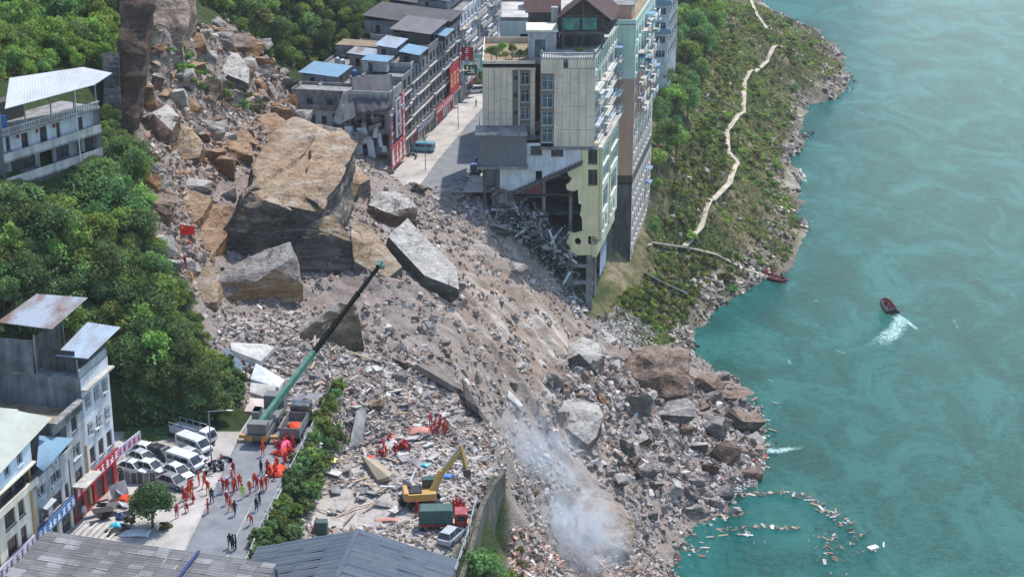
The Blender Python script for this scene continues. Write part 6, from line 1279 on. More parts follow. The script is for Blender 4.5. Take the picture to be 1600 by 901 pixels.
for i, (x, y) in enumerate([(642, 246), (650, 249), (738, 128), (746, 130), (733, 133)]): motorbike(x, y, R(30 + 50 * i), (CS, CRED, CB)[i % 3], 'motorbike parked on the pale pavement of the upper street', 'motorbikes on the upper street')
# lamp posts
def lamp_post(px, py, h, label, arm=1.8, s=1):
    p = hit(px, py); t = empty('street_lamp', p, 0, label, 'street lamp'); MB().tube((0, 0, -.2), (0, 0, h), .09, .06, 8).build('pole', STEEL, t)
    if arm: MB().bar((0, 0, h - .05), (arm * s, 0, h + .1), .07).build('arm', STEEL, t); MB().cbox((arm * s + .3, 0, h + .1), (.7, .22, .1)).build('lamp_head', FR_WHITE, t)
lamp_post(331, 725, 6.9, 'grey street lamp by the parked vehicles with arm over the yard', 2.2); lamp_post(716, 204, 6.2, 'thin lamp post on the kerb of the upper road', 0); lamp_post(665, 268, 6.5, 'thin lamp post beside the teal minibus', 0)
# ------------------------------------------------------------------ crane
cp = hit(402, 700); CRA = empty('truck_crane', (cp.x, cp.y, .04), 0, 'truck crane with raised green telescopic boom, upper part coloured backlit dark, on the blocked road', 'crane'); ci = Vector(CRA.location); dv = Vector((.12, 1, 0)).normalized(); rv2 = Vector((dv.y, -dv.x, 0))
def cr(x, y, z): return rv2 * x + dv * y + Vector((0, 0, z))
def obox(mb, x0, y0, z0, x1, y1, z1): return mb.add([cr(x, y, z) for z in (z0, z1) for x, y in ((x0, y0), (x1, y0), (x1, y1), (x0, y1))], [(0, 3, 2, 1), (4, 5, 6, 7), (0, 1, 5, 4), (1, 2, 6, 5), (2, 3, 7, 6), (3, 0, 4, 7)])
obox(MB(), -1.3, 0, .8, 1.3, 10.5, 1.5).build('carrier', paint('dusty_grey_paint', rgb(120, 120, 116), .6, dirt=.5), CRA); obox(MB(), -1.3, 8.6, 1.501, 1.3, 10.4, 3.0).build('driver_cab', MATS['dusty_grey_paint'], CRA)
for s in (-1, 1):
    obox(MB(), s * 1.3, 1.2, .5, s * 2.6, 1.7, .9).build('outrigger', CYEL, CRA); obox(MB(), s * 2.2, 1.1, 0, s * 2.9, 1.8, .12).build('outrigger_foot', CYEL, CRA); obox(MB(), s * .9 - .35, -.12, .75, s * .9 + .35, -.001, 1.45).build('orange_end_box', paint('orange_machine_paint', rgb(206, 138, 48), .5), CRA)
    for y in (1.9, 3.3, 6.6, 8.0): o = MB().tube(cr(s * .95, y, .5) - rv2 * .2, cr(s * .95, y, .5) + rv2 * .2, .5, .5, 14).build('wheel', TYRE, CRA); MB().tube(cr(s * .95, y, .5) - rv2 * .215, cr(s * .95, y, .5) + rv2 * .215, .28, .28, 10).build('rim', RIM, o)
obox(MB(), -1.2, 1.6, 1.52, 1.2, 4.8, 2.2).build('turntable', MATS['dusty_grey_paint'], CRA); obox(MB(), -1.25, 2.6, 2.2, -.35, 4.4, 3.4).build('operator_cab', MATS['dusty_grey_paint'], CRA); obox(MB(), -1.26, 2.9, 2.8, -1.255 + .92, 4.405, 3.4).build('cab_window', CARGL, CRA); obox(MB(), -1.2, .2, 1.6, 1.2, 1.6, 2.9).build('counterweight', MATS['dusty_grey_paint'], CRA)
bt = at_d(594, 413, 231) - ci; bb0 = cr(.35, 2.4, 2.7); bdir = (bt - bb0); BL = bdir.length; bdir.normalize(); bj = bb0 + bdir * BL * .40
MB().bar(bb0 - bdir * .8, bj, .56, .74).build('boom_base', CGRN, CRA)
mB = paint('backlit_boom_tone', rgb(16, 18, 18), .75, .1, dirt=.2); pos = [(.40, .60, .52), (.60, .79, .44), (.79, .985, .37)]  # upper boom sections: backlit darkness put into their colour
for a, c, w in pos: MB().bar(bb0 + bdir * BL * (a - .02), bb0 + bdir * BL * c, w, w * 1.15).build('boom_section', mB, CRA)
for t_ in (.40, .60, .79): p = bb0 + bdir * BL * t_; MB().bar(p, p + bdir * .3, .64 if t_ < .5 else .54, .8 if t_ < .5 else .62).build('boom_collar', mB if t_ > .5 else CGRN, CRA)
MB().bar(bt - bdir * .5, bt + bdir * .35, .6, .8).tube(bt + Vector((.3, 0, -.3)) - rv2 * .25, bt + Vector((.3, 0, -.3)) + rv2 * .25, .35, .35, 10).build('boom_head', CGRN, CRA); MB().tube(cr(.35, 4.2, 1.9), bb0 + bdir * BL * .22 - Vector((0, 0, .4)), .17, .13, 8).build('lift_cylinder', STEEL, CRA)
# open bed truck beside the crane
dp = hit(453, 696); DT = empty('dump_truck', (dp.x, dp.y, .04), -.12, 'grey open bed truck beside the crane with a red tarpaulin inside', 'truck')
MB().box(-1.2, 0, .9, 1.2, 5.0, 1.1).build('bed_floor', MATS['dusty_grey_paint'], DT)
for a in ((-1.25, 0, -1.15, 5.0), (1.15, 0, 1.25, 5.0), (-1.149, -.05, 1.149, .06), (-1.149, 4.9, 1.149, 5.0)): MB().box(a[0], a[1], 1.101, a[2], a[3], 2.2).build('bed_side', MATS['dusty_grey_paint'], DT)
link('cab', bevel_mesh(MB().box(-1.2, 5.3, .8, 1.2, 7.2, 2.9), 'cab', CB, .15, 2), DT); MB().box(-1.0, 7.18, 1.8, 1.0, 7.23, 2.6).build('windscreen', CARGL, DT); MB().box(-.5, 0, .55, .5, 7, .88).build('chassis', BLACKP, DT)
for y in (1.0, 2.3, 6.2):
    for s in (-1, 1): o = MB().tube((s * .95 - .18, y, .48), (s * .95 + .18, y, .48), .48, .48, 14).build('wheel', TYRE, DT); MB().tube((s * .95 - .2, y, .48), (s * .95 + .2, y, .48), .26, .26, 10).build('rim', RIM, o)
def cloth(name, label, px, py, w, l, hgt_, mat, seed, cat='tarpaulin', base=None, lift=0, group=None):
    """crumpled sheet lying over a heap"""
    p = (hit(px, py) if base is None else Vector(base)); n = 9; m = MB(); vs = []
    for j in range(n):
        for i in range(n):
            u, v = i / (n - 1) - .5, j / (n - 1) - .5; k = mnoise.noise(Vector((u * 4 + seed, v * 4, seed * 2.1)))
            vs.append((u * w * (1 + .15 * k), v * l * (1 - .12 * k), hgt_ * (max(0, 1 - 2.6 * (u * u + v * v)) + .35 * k) + .1 + lift))
    fs = [(j * n + i, j * n + i + 1, (j + 1) * n + i + 1, (j + 1) * n + i) for j in range(n - 1) for i in range(n - 1)]; N0 = len(vs); vs += [(x, y, z - .05) for x, y, z in vs]; fs += [tuple(N0 + i for i in reversed(f)) for f in fs]
    rim = [i for i in range(n)] + [j * n + n - 1 for j in range(1, n)] + [(n - 1) * n + i for i in range(n - 2, -1, -1)] + [j * n for j in range(n - 2, 0, -1)]
    fs += [(rim[(k + 1) % len(rim)], rim[k], rim[k] + N0, rim[(k + 1) % len(rim)] + N0) for k in range(len(rim))]
    o = m.add(vs, fs).build(name, mat, None, p, (0, 0, random.uniform(-.6, .6)), smooth=True); return tag(o, label, cat, group)
ORANGE = paint('orange_fabric', rgb(214, 72, 40), .8, dirt=.2); PINKC = paint('salmon_sheet', rgb(204, 142, 122), .8, dirt=.3); BLUET = paint('blue_tarpaulin', rgb(70, 130, 190), .6); CYANB = paint('cyan_plastic', rgb(70, 190, 214), .4); YELF = paint('yellow_fabric', rgb(220, 210, 120), .8)
cloth('red_tarpaulin', 'red tarpaulin in the open bed truck', 455, 684, 1.6, 2.2, .5, ORANGE, 3, base=(dp.x + .4, dp.y + 2.6, 1.2)); cloth('orange_tarpaulin', 'orange tarpaulin bundle at the right side of the lower road', 431, 738, 2.2, 3.0, .7, ORANGE, 5); cloth('orange_tarpaulin', 'orange red tarpaulin bundle closer to the crane at the road side', 443, 708, 2.0, 2.4, .7, ORANGE, 6); cloth('pink_banner', 'bright pink banner bundle among the rescuers at the road side', 446, 705, .9, 3.2, 1.2, paint('hot_pink_fabric', rgb(226, 80, 120), .7), 7, 'banner')
# ------------------------------------------------------------------ excavator
ep = hit(664, 792); EX = empty('excavator', (ep.x, ep.y, ep.z + .05), R(8), 'yellow crawler excavator digging in the debris with arm raised', 'excavator')
for s in (-1, 1):
    m = MB().extr([(-2.1, .45), (-1.75, .05), (1.75, .05), (2.1, .45), (1.8, .92), (-1.8, .92)], s * 1.15 - .28, s * 1.15 + .28); link('track', bevel_mesh(m, 'track', TYRE, .08, 1, 20), EX)
    for x in np.linspace(-1.5, 1.5, 5): MB().tube((x, s * 1.15 - .3, .3), (x, s * 1.15 + .3, .3), .2, .2, 8).build('track_roller', STEEL, EX)
MB().box(-.8, -.8, .5, .8, .8, 1.1).build('undercarriage', BLACKP, EX)
link('upper_body', bevel_mesh(MB().box(-2.3, -1.3, 1.15, 1.3, 1.3, 2.1), 'upper_body', CYEL, .12, 2), EX); link('counterweight', bevel_mesh(MB().box(-2.6, -1.25, 1.2, -2.0, 1.25, 2.3), 'counterweight', CYEL, .18, 2), EX); MB().box(-1.9, -1.0, 2.101, -.4, 1.0, 2.25).build('engine_cover', BLACKP, EX)
link('cab', bevel_mesh(MB().box(-.2, .35, 2.1, 1.5, 1.3, 3.2), 'cab', paint('dark_green_cab', rgb(52, 76, 70), .4), .1, 2), EX); MB().box(1.49, .45, 2.2, 1.53, 1.2, 3.05).build('windscreen', CARGL, EX); MB().box(-.05, .32, 2.3, 1.3, .345, 3.05).build('side_window', CARGL, EX)
b0 = Vector((.9, -.2, 1.9)); iR = Matrix.Rotation(-R(8), 3, 'Z'); dE = depth(ep); b1 = iR @ (at_d(690, 737, dE - .4) - EX.location); b2 = iR @ (at_d(721, 702, dE + .6) - EX.location); b3 = iR @ (at_d(729, 733, dE + .8) - EX.location)
MB().bar(b0, b1, .5, .75).bar(b1 - (b1 - b0).normalized() * .2, b2, .45, .6).build('boom', CYEL, EX); MB().bar(b2 + (b2 - b3).normalized() * .5, b3, .38, .5).build('dipper_arm', CYEL, EX)
MB().tube(b0 + Vector((.5, 0, -.3)), b1 - Vector((0, 0, .3)), .11, .09, 8).build('boom_cylinder', STEEL, EX); MB().tube(b1 + Vector((.2, 0, .5)), b2 + Vector((-.1, 0, .5)), .1, .08, 8).build('arm_cylinder', STEEL, EX)
bk_ = MB().extr([(b3.x - .45, b3.z + .2), (b3.x + .4, b3.z + .15), (b3.x + .5, b3.z - .55), (b3.x + .15, b3.z - 1.0), (b3.x - .4, b3.z - .7)], b3.y - .5, b3.y + .5); bk_.build('bucket', paint('worn_bucket_steel', rgb(92, 82, 72), .7), EX)
# canvas topped fire truck, pickup, plates near the excavator
gp = hit(682, 826); FT = empty('canvas_truck', (gp.x, gp.y, gp.z + .05), R(2), 'red truck with dark green canvas cover beside the excavator', 'truck')
CANV = paint('green_canvas', rgb(74, 98, 92), .85, dirt=.35); link('canvas_cover', bevel_mesh(MB().extr([(-2.0, 1.0), (1.9, 1.0), (1.9, 2.6), (1.7, 2.75), (-1.8, 2.75), (-2.0, 2.6)], -1.0, 1.0), 'canvas_cover', CANV, .12, 2), FT); MB().box(-2.05, -1.05, .7, 1.95, 1.05, .998).build('bed', CRED, FT); link('cab', bevel_mesh(MB().box(2.1, -1.0, .6, 3.6, 1.0, 2.3), 'cab', CRED, .14, 2), FT); MB().box(3.58, -.85, 1.4, 3.63, .85, 2.1).build('windscreen', CARGL, FT); MB().box(2.4, -1.02, 1.4, 3.3, -.995, 2.0).build('side_window', CARGL, FT); wheels(FT, (-1.2, 2.9), .85, .45, .26)
park('suv', CS, 706, 843, (40, 1), 'silver car at the end of the ribbed warehouse roof', None)
pp = hit(720, 828); o = MB().cbox((0, 0, 1.0), (1.9, 2.2, .12), Matrix.Rotation(R(-14), 3, 'X')).build('board', paint('tan_plywood', rgb(206, 176, 120), .8), None, pp); tag(o, 'tan plywood board leaning by the canvas truck', 'board')
pp = hit(634, 788); st_ = empty('steel_shield', pp, R(15), 'grey steel plate standing on edge left of the excavator', 'plate'); MB().bar((0, 0, 0), (.4, .6, 2.6), 2.6, .1, (1, .2, 0)).build('plate', STEEL, st_); MB().tube((-.5, -.3, .4), (-.2, -.8, .5), .55, .55, 12).build('drum', BLACKP, st_)
pp = hit(503, 836); gn = empty('generator', pp, 0, 'small dark green generator box with red panel by the warehouse roof', 'generator'); link('housing', bevel_mesh(MB().box(-.7, -.6, .2, .7, .6, 1.9), 'housing', CANV, .15, 2), gn); MB().box(-.95, -.5, .15, -.71, .5, 1.3).build('red_panel', CRED, gn); MB().box(-.75, -.65, 0, .75, .65, .2).build('skid', BLACKP, gn)
# ------------------------------------------------------------------ yard bits
fe = empty('yard_fence', hit(186, 757), 0, 'dark sheet fence in front of the left parking row', 'fence'); f0 = hit(186, 757); f1 = hit(244, 757); f2 = hit(251, 700)
for a, c in ((f0, f1),):
    n = 6
    for i in range(n): p, q = a.lerp(c, i / n) - f0, a.lerp(c, (i + .96) / n) - f0; MB().bar(p + Vector((0, 0, .75)), q + Vector((0, 0, .75)), .06, 1.4).build('fence_panel', (CONC_D, GREYW, FR_DARK)[i % 3], fe)
    for i in range(n + 1): p = a.lerp(c, i / n) - f0; MB().box(p.x - .05, p.y - .05, 0, p.x + .05, p.y + .05, 1.6).build('post', STEEL, fe)
tp = hit(170, 800); tent = empty('stall_heap', tp, R(30), 'heap of collapsed market stalls and awnings by the round tree', 'stall')
for k in range(10): M = Matrix.Rotation(random.uniform(-.8, .8), 3, 'X') @ Matrix.Rotation(random.uniform(-.8, .8), 3, 'Y'); MB().cbox((random.uniform(-2.2, 2.2), random.uniform(-2, 2.4), random.uniform(.4, 1.5)), (random.uniform(1, 2.4), random.uniform(.8, 1.8), .08), M).build('awning_sheet', (LILAC, FR_DARK, BLACKP, LGREYW, FR_BROWN)[k % 5], tent)
cloth('red_cloth', 'bright red cloth on the stall heap', 199, 789, 1.5, 1.5, .4, ORANGE, 9, 'cloth', lift=.7); cloth('cyan_sheet', 'cyan plastic sheet by the stall heap', 183, 823, 1.3, 1.1, .5, CYANB, 10, 'sheet'); cloth('white_sheet', 'white sheet on the ground below the round tree', 212, 836, 3.2, 1.6, .3, WHITEW, 11, 'sheet'); cloth('black_sheet', 'black sheet next to the white sheet', 184, 831, 2.6, 1.8, .2, BLACKP, 12, 'sheet'); cloth('blue_cloth', 'dark blue cloth below the stall heap', 190, 812, 1.0, 1.2, .6, CBL, 13, 'cloth')
s5 = empty('timber_stack', hit(147, 838), R(76), 'row of grey timbers lying on the yard by the shed roof', 'timber')
for k in range(7): MB().box(-2.6, k * .75 - 2.2, 0, 2.8, k * .75 - 1.9, .22).build('timber', CONC_L, s5)
cloth('yellow_cloth', 'pale yellow cloth on the debris yard', 513, 722, 2.2, 1.3, .4, YELF, 14, 'cloth'); cloth('blue_tarpaulin', 'blue tarpaulin scrap behind the excavator boom', 695, 748, 2.0, .9, .3, BLUET, 15); cloth('blue_tarpaulin', 'small light blue scrap on the digging site', 664, 728, 1.1, .8, .3, CYANB, 16)
cloth('salmon_sheet', 'salmon coloured sheet beside the upper group of rescuers', 657, 678, 3.0, 1.8, .6, PINKC, 17, 'sheet'); cloth('salmon_sheet', 'salmon sheet left of the lower rescuers', 615, 690, 2.2, 1.1, .4, PINKC, 18, 'sheet'); cloth('orange_sheet', 'small square orange sheet on the debris', 581, 716, 1.1, 1.0, .15, ORANGE, 19, 'sheet'); cloth('salmon_sheet', 'long salmon strip near the warehouse roof', 605, 816, 3.0, .7, .25, PINKC, 20, 'sheet')
# slabs and planks lying in the wreck field
def slab_px(pts, mat, label, th=.35, lift=.5, seed=0, name='concrete_slab', cat='slab', group=None):
    P = [hit(x, y) + Vector((0, 0, lift * (1 + .6 * math.sin(seed * 3 + i * 1.9)))) for i, (x, y) in enumerate(pts)]; c = sum(P, Vector()) / len(P); n = len(P); bm = bmesh.new()
    for p in P: bm.verts.new(p - c); bm.verts.new(p - c - Vector((0, 0, th + .25)))
    bmesh.ops.convex_hull(bm, input=bm.verts[:]); me = bpy.data.meshes.new(name); bm.to_mesh(me); bm.free(); me.materials.append(mat); o = link(name, me, None, c); return tag(o, label, cat, group)
slab_px([(360, 541), (414, 540), (430, 553), (408, 572), (384, 572), (362, 556)], CONC_L, 'largest white broken slab left of the crane boom', seed=1); slab_px([(353, 558), (380, 588), (374, 590), (352, 566)], WHITEW, 'narrow white slab standing along the big white slab', .4, 1.2, 2); slab_px([(400, 575), (445, 598), (436, 612), (392, 600)], WHITEW, 'white slab close to the green part of the boom', seed=3); slab_px([(392, 600), (432, 612), (425, 628), (390, 616)], CONC_L, 'pale slab below the white slab at the boom', seed=4); slab_px([(345, 585), (362, 602), (360, 622), (342, 605)], CONC_L, 'pale slab in the bushes by the lower hill', seed=5); slab_px([(390, 625), (420, 632), (410, 652), (382, 645)], PINKL, 'pinkish slab behind the crane', seed=6)
slab_px([(565, 722), (590, 725), (613, 748), (608, 757), (590, 758)], paint('tan_slab', rgb(164, 150, 128), .9, dirt=.4), 'long tan slab left of the excavator', .3, .7, 7); slab_px([(545, 705), (558, 660), (572, 655), (566, 700)], CONC, 'grey slab standing upright at the left of the digging site', .4, 1.0, 8); slab_px([(722, 615), (742, 640), (762, 668), (748, 664), (728, 640)], paint('muddy_concrete', rgb(124, 114, 104), .95, dirt=.6), 'dark broken wall slab above the digging site', .6, 1.6, 9); slab_px([(795, 617), (818, 645), (812, 648), (793, 624)], CONC_L, 'thin pale slab standing on the slope', .3, .9, 10); slab_px([(650, 590), (690, 585), (730, 622), (700, 618)], MATS['muddy_concrete'], 'dark collapsed floor slab on the middle of the slope', .7, 1.2, 11); slab_px([(765, 735), (772, 738), (740, 760), (735, 756)], WHITEW, 'white plank like slab by the wall corner', .2, .6, 12); slab_px([(462, 655), (495, 640), (500, 648), (465, 668)], PAVE, 'broken piece of the lower road', .3, .2, 13)
DEBW = (CONC_L, WHITEW, CONC, PINKL, paint('old_timber', rgb(176, 154, 128), .9, dirt=.4)); rr = random.Random(21)
wk = wpoly([(420, 520), (560, 560), (700, 610), (770, 690), (745, 760), (700, 790), (500, 830), (490, 700), (510, 640)])
for k in range(110):
    while True:
        x, y = rr.uniform(min(p[0] for p in wk), max(p[0] for p in wk)), rr.uniform(min(p[1] for p in wk), max(p[1] for p in wk))
        if inpoly(np.array([x]), np.array([y]), wk)[0] and (x - ep.x) ** 2 + (y - ep.y) ** 2 > 12 and (x - gp.x) ** 2 + (y - gp.y) ** 2 > 9: break
    pl = k % 2; sz = (rr.uniform(1.6, 3.6), rr.uniform(.16, .3), .1) if pl else (rr.uniform(.9, 2.4), rr.uniform(.7, 1.6), .16); M = Matrix.Rotation(rr.uniform(0, 6.28), 3, 'Z') @ Matrix.Rotation(rr.uniform(-.45, .45), 3, 'X') @ Matrix.Rotation(rr.uniform(-.3, .3), 3, 'Y')
    o = MB().cbox((0, 0, 0), sz, M).build('plank' if pl else 'rubble_slab', DEBW[4 if pl and k % 3 else k % 4], None, (x, y, H(x, y) + .35)); tag(o, 'loose plank lying on the wreck field' if pl else 'broken wall panel lying on the wreck field', 'plank' if pl else 'panel', 'planks on the wreck field' if pl else 'wall panels on the wreck field')
# ------------------------------------------------------------------ people
SKIN = paint('skin', rgb(196, 150, 122), .6, dirt=0); HAIR = paint('black_hair', rgb(30, 28, 28), .8, dirt=0); SUIT = paint('red_orange_suit', rgb(198, 58, 38), .8, dirt=.25, vary=.5); SUITR = paint('red_suit', rgb(170, 34, 34), .8, dirt=.25, vary=.5); BOOT = paint('black_boot', rgb(32, 32, 34), .7); REFL = paint('reflective_band', rgb(214, 206, 150), .5); DARKC = paint('dark_uniform', rgb(42, 46, 58), .85, vary=.6); NAVY = paint('navy_clothes', rgb(42, 50, 74), .85); LIMEV = paint('lime_vest', rgb(190, 214, 70), .7); HELM_O = paint('orange_helmet', rgb(214, 60, 36), .35); HELM_R = paint('red_helmet', rgb(190, 30, 32), .35); HELM_W = paint('white_helmet', rgb(228, 226, 220), .35); WSHIRT = paint('white_shirt', rgb(220, 220, 218), .8)
def body_mesh(pose):
    """one continuous figure, grown with Skin + Subdivision from a joint skeleton; returns the mesh and the head position"""
    hip = {'stand': .93, 'walk': .91, 'reach': .92, 'bend': .86, 'crouch': .48, 'sit': .42}[pose]; P, E, Rd = [], [], []
    def v(p, r): P.append(Vector(p)); Rd.append(r if isinstance(r, tuple) else (r, r)); return len(P) - 1
    def e(a, b2): E.append((a, b2))
    lean = {'stand': .02, 'walk': .06, 'reach': .12, 'bend': .75, 'crouch': .35, 'sit': .1}[pose]; up = Vector((math.sin(lean), 0, math.cos(lean))); fw = Vector((math.cos(lean), 0, -math.sin(lean)))
    pel = v((0, 0, hip), (.15, .11)); sp = v(Vector((0, 0, hip)) + up * .22, (.145, .105)); ch = v(Vector((0, 0, hip)) + up * .42, (.17, .12)); nk = v(Vector((0, 0, hip)) + up * .56, .062); hd0 = Vector((0, 0, hip)) + up * .66 + Vector((.03, 0, 0)); h1 = v(hd0, (.082, .09)); h2 = v(hd0 + up * .12, (.078, .088))
    e(pel, sp); e(sp, ch); e(ch, nk); e(nk, h1); e(h1, h2); nose = v(hd0 + fw * .1 + up * .03, .016); e(h1, nose)
    for s in (-1, 1):
        ear = v(hd0 + Vector((0, s * .09, .04)), .016); e(h1, ear)
        hj = Vector((0, s * .1, hip - .04))
        if pose == 'walk': kn, an, to = hj + Vector((.16 if s > 0 else -.02, 0, -.40)), hj + Vector((.24 if s > 0 else -.30, 0, -.78)), None
        elif pose == 'crouch': kn, an, to = hj + Vector((.34, s * .06, .10)), hj + Vector((.12, s * .04, -.36)), None
        elif pose == 'sit': kn, an, to = hj + Vector((.42, s * .04, .05)), hj + Vector((.46, s * .04, -.32)), None
        else: kn, an, to = hj + Vector((.04, s * .03, -.42)), hj + Vector((-.02 if pose != 'bend' else -.04, s * .05, -.83 if pose != 'bend' else -.76)), None
        an.z = max(an.z, .075); a = v(hj, .098); b2 = v(kn, .068); c = v(an, .048); d = v((an.x + .15, an.y + s * .02, .045), .042); e(pel, a); e(a, b2); e(b2, c); e(c, d)
        sh = P[ch] + up * .05 + Vector((0, s * .19, 0))
        if pose == 'reach' and s > 0: el, wr = sh + Vector((.22, .05, -.12)), sh + Vector((.44, .02, .02))
        elif pose == 'bend': el, wr = sh + Vector((.08, s * .05, -.26)), sh + Vector((.22, 0, -.48))
        elif pose in ('crouch', 'sit'): el, wr = sh + Vector((.14, s * .06, -.22)), sh + Vector((.36, -s * .04, -.24))
        elif pose == 'walk': el, wr = sh + Vector((-.12 * s, s * .05, -.26)), sh + Vector((-.02 * s + .08, s * .05, -.48))
        else: el, wr = sh + Vector((-.02, s * .07, -.27)), sh + Vector((.07, s * .06, -.51))
        q = v(sh, .07); r = v(el, .048); t = v(wr, .034); e(ch, q); e(q, r); e(r, t); dd = (wr - el).normalized(); pm_ = v(wr + dd * .07, (.036, .02)); e(t, pm_); sd = dd.cross(Vector((1, 0, 0))); sd = (sd if sd.length > .1 else Vector((0, 1, 0))).normalized()
        for k, (o_, L) in enumerate(((-.03, .055), (-.01, .07), (.01, .075), (.028, .06))):
            f1 = v(P[pm_] + sd * o_ + dd * .035, .0095); f2 = v(P[pm_] + sd * o_ * 1.15 + dd * (.035 + L * .6) + Vector((.02, 0, -.01)), .008); e(pm_, f1); e(f1, f2)
        th = v(wr + dd * .04 + sd * -.05 + Vector((.02, 0, 0)), .011); e(t, th)
    me = bpy.data.meshes.new('skeleton'); me.from_pydata([tuple(p) for p in P], E, []); o = bpy.data.objects.new('skeleton', me); COL.objects.link(o); m = o.modifiers.new('s', 'SKIN'); m.use_smooth_shade = True
    for i, sv in enumerate(me.skin_vertices[0].data): sv.radius = Rd[i]; sv.use_root = (i == 0)
    o.modifiers.new('u', 'SUBSURF').levels = 1; dg = bpy.context.evaluated_depsgraph_get(); out = bpy.data.meshes.new_from_object(o.evaluated_get(dg)); bpy.data.objects.remove(o); bpy.data.meshes.remove(me)
    heads = Vector(P[h1]); hands = [P[i] for i in range(len(P)) if Rd[i][0] < .04 and Rd[i][0] > .009 and i > 8]
    idx = []
    wr_pts = [p for p, r_ in zip(P, Rd) if abs(r_[0] - .034) < 1e-4]
    for p in out.polygons:
        c = Vector(p.center)
        if (c - heads).length < .19 and (c - heads).dot(up) > -.07: k = 1
        elif any((c - w).length < .16 and (c - w).dot((w - heads)) > 0 for w in wr_pts): k = 1
        elif c.z < .19: k = 2
        elif pose in ('stand', 'walk', 'reach') and (abs(c.z - .62) < .03 or abs(c.z - 1.22) < .035 or abs(c.z - .97) < .02): k = 3
        else: k = 0 if c.z > hip + .02 else 4
        idx.append(k)
    out.polygons.foreach_set('material_index', idx); return out, heads, up
POSES = {p: body_mesh(p) for p in ('stand', 'walk', 'reach', 'bend', 'crouch', 'sit')}
PM = {}
OUT = {'resc': (SUIT, SKIN, BOOT, REFL, SUIT, HELM_O), 'red': (SUITR, SKIN, BOOT, REFL, SUITR, HELM_R), 'redw': (SUIT, SKIN, BOOT, REFL, SUITR, HELM_W), 'dark': (DARKC, SKIN, BOOT, DARKC, DARKC, None), 'navy': (NAVY, SKIN, BOOT, NAVY, DARKC, None), 'lime': (LIMEV, SKIN, BOOT, REFL, NAVY, None), 'white': (WSHIRT, SKIN, BOOT, WSHIRT, DARKC, None)}
def person(px, py, outfit, pose, label, group=None, face=None, pos=None, z=None):
    k = (outfit, pose)
    if k not in PM:
        me0, hd, up = POSES[pose]; me = me0.copy(); me.name = 'person'; O = OUT[outfit]; me.materials.clear()
        for m in O[:5]: me.materials.append(m)
        hb = MB(); n = 10
        rings = [(.0, .118 if O[5] else .1), (.05, .112 if O[5] else .098), (.095, .08), (.115, .03)]
        for zz, r in rings:
            for i in range(n): t = 2 * math.pi * i / n; hb.v.append((math.cos(t) * r * 1.1, math.sin(t) * r, zz))
        for j in range(3):
            for i in range(n): hb.f.append([j * n + i, j * n + (i + 1) % n, (j + 1) * n + (i + 1) % n, (j + 1) * n + i]); hb.m.append(0)
        hb.f.append(list(range(3 * n, 4 * n))); hb.m.append(0); hb.f.append(list(range(n - 1, -1, -1))); hb.m.append(0)
        if O[5]: hb.cbox((.13, 0, .01), (.08, .14, .02))
        hm_ = hb.mesh('helmet' if O[5] else 'hair', O[5] or HAIR, True); PM[k] = (me, hm_, hd + up * .065, O[5] is not None)
    me, hm_, hp, is_h = PM[k]; p = hit(px, py) if pos is None else Vector(pos)
    if z is not None: p.z = z
    o = link('person', me, None, p, (0, 0, random.uniform(0, 6.28) if face is None else face)); s = random.uniform(.95, 1.05) * 1.04; o.scale = (s, s, s); tag(o, label, 'person', group)
    link('helmet' if is_h else 'hair', hm_, o, hp); return o
ZB = lambda zx, zy: (180 + zx / 3.2056, 620 + zy / 3.2056)
LR = [(740,300),(592,396),(588,432),(625,458),(540,480),(562,486),(595,492),(604,470),(560,545),(577,572),(465,590),(675,490),(712,470),(735,477),(757,470),(700,452),(450,458),(466,490),(420,446)]
ps = ['stand', 'walk', 'reach', 'stand', 'walk']
for i, q in enumerate(LR): person(*ZB(*q), ('resc', 'red', 'redw')[i % 3], ps[i % 5], 'rescuer in red suit and helmet standing on the lower road', 'rescuers on the lower road', z=.05)
for i, q in enumerate([(352,542),(366,492),(384,492),(346,520),(372,510)]): person(*ZB(*q), 'resc', ps[(i + 1) % 5], 'rescuer in bright orange suit beside the round tree', 'orange rescuers beside the round tree', z=.05)
person(*ZB(310, 606), 'resc', 'stand', 'lone orange suited rescuer at the right edge of the round tree', z=.05); person(*ZB(400, 535), 'red', 'crouch', 'red rescuer crouching on the yard by the kerb', z=.05); person(*ZB(362, 580), 'red', 'crouch', 'red rescuer crouching beside the round tree', z=.05)
person(*ZB(641, 515), 'lime', 'stand', 'person in lime yellow vest among the rescuers on the lower road', z=.05); person(*ZB(600, 600), 'navy', 'walk', 'person in dark blue clothes walking alone on the lower road', z=.05); person(*ZB(485, 530), 'dark', 'stand', 'person in dark clothes at the kerb near a red rescuer', z=.05); person(*ZB(523, 490), 'white', 'stand', 'person in white shirt and dark trousers left of the rescuers', z=.05)
for i, q in enumerate([(576, 765), (590, 768), (606, 768)]): person(*ZB(*q), 'dark', 'stand', 'person in dark clothes in the group of three near the shed roof', 'three dark dressed people', z=.05)
person(*ZB(708, 572), 'dark', 'stand', 'dark dressed person nearest the camera of the pair at the parapet', z=.05); person(*ZB(724, 548), 'navy', 'reach', 'dark blue dressed person of the pair at the parapet', z=.05); person(*ZB(733, 390), 'dark', 'stand', 'dark dressed person standing alone behind the rescuers', z=.05); person(*ZB(684, 640), 'red', 'bend', 'red topped person bending over the parapet', z=.05)
for i, q in enumerate([(822,292),(846,330),(884,258),(868,298),(838,262),(860,248),(874,318),(815,268),(892,276),(800,396),(778,402),(812,372),(765,392),(795,420),(855,352)]): person(*ZB(*q), ('red', 'resc')[i % 2], ('stand', 'bend', 'walk')[i % 3], 'rescuer in the crowd with tarpaulins along the parapet', 'rescuers crowding along the parapet', z=.05)
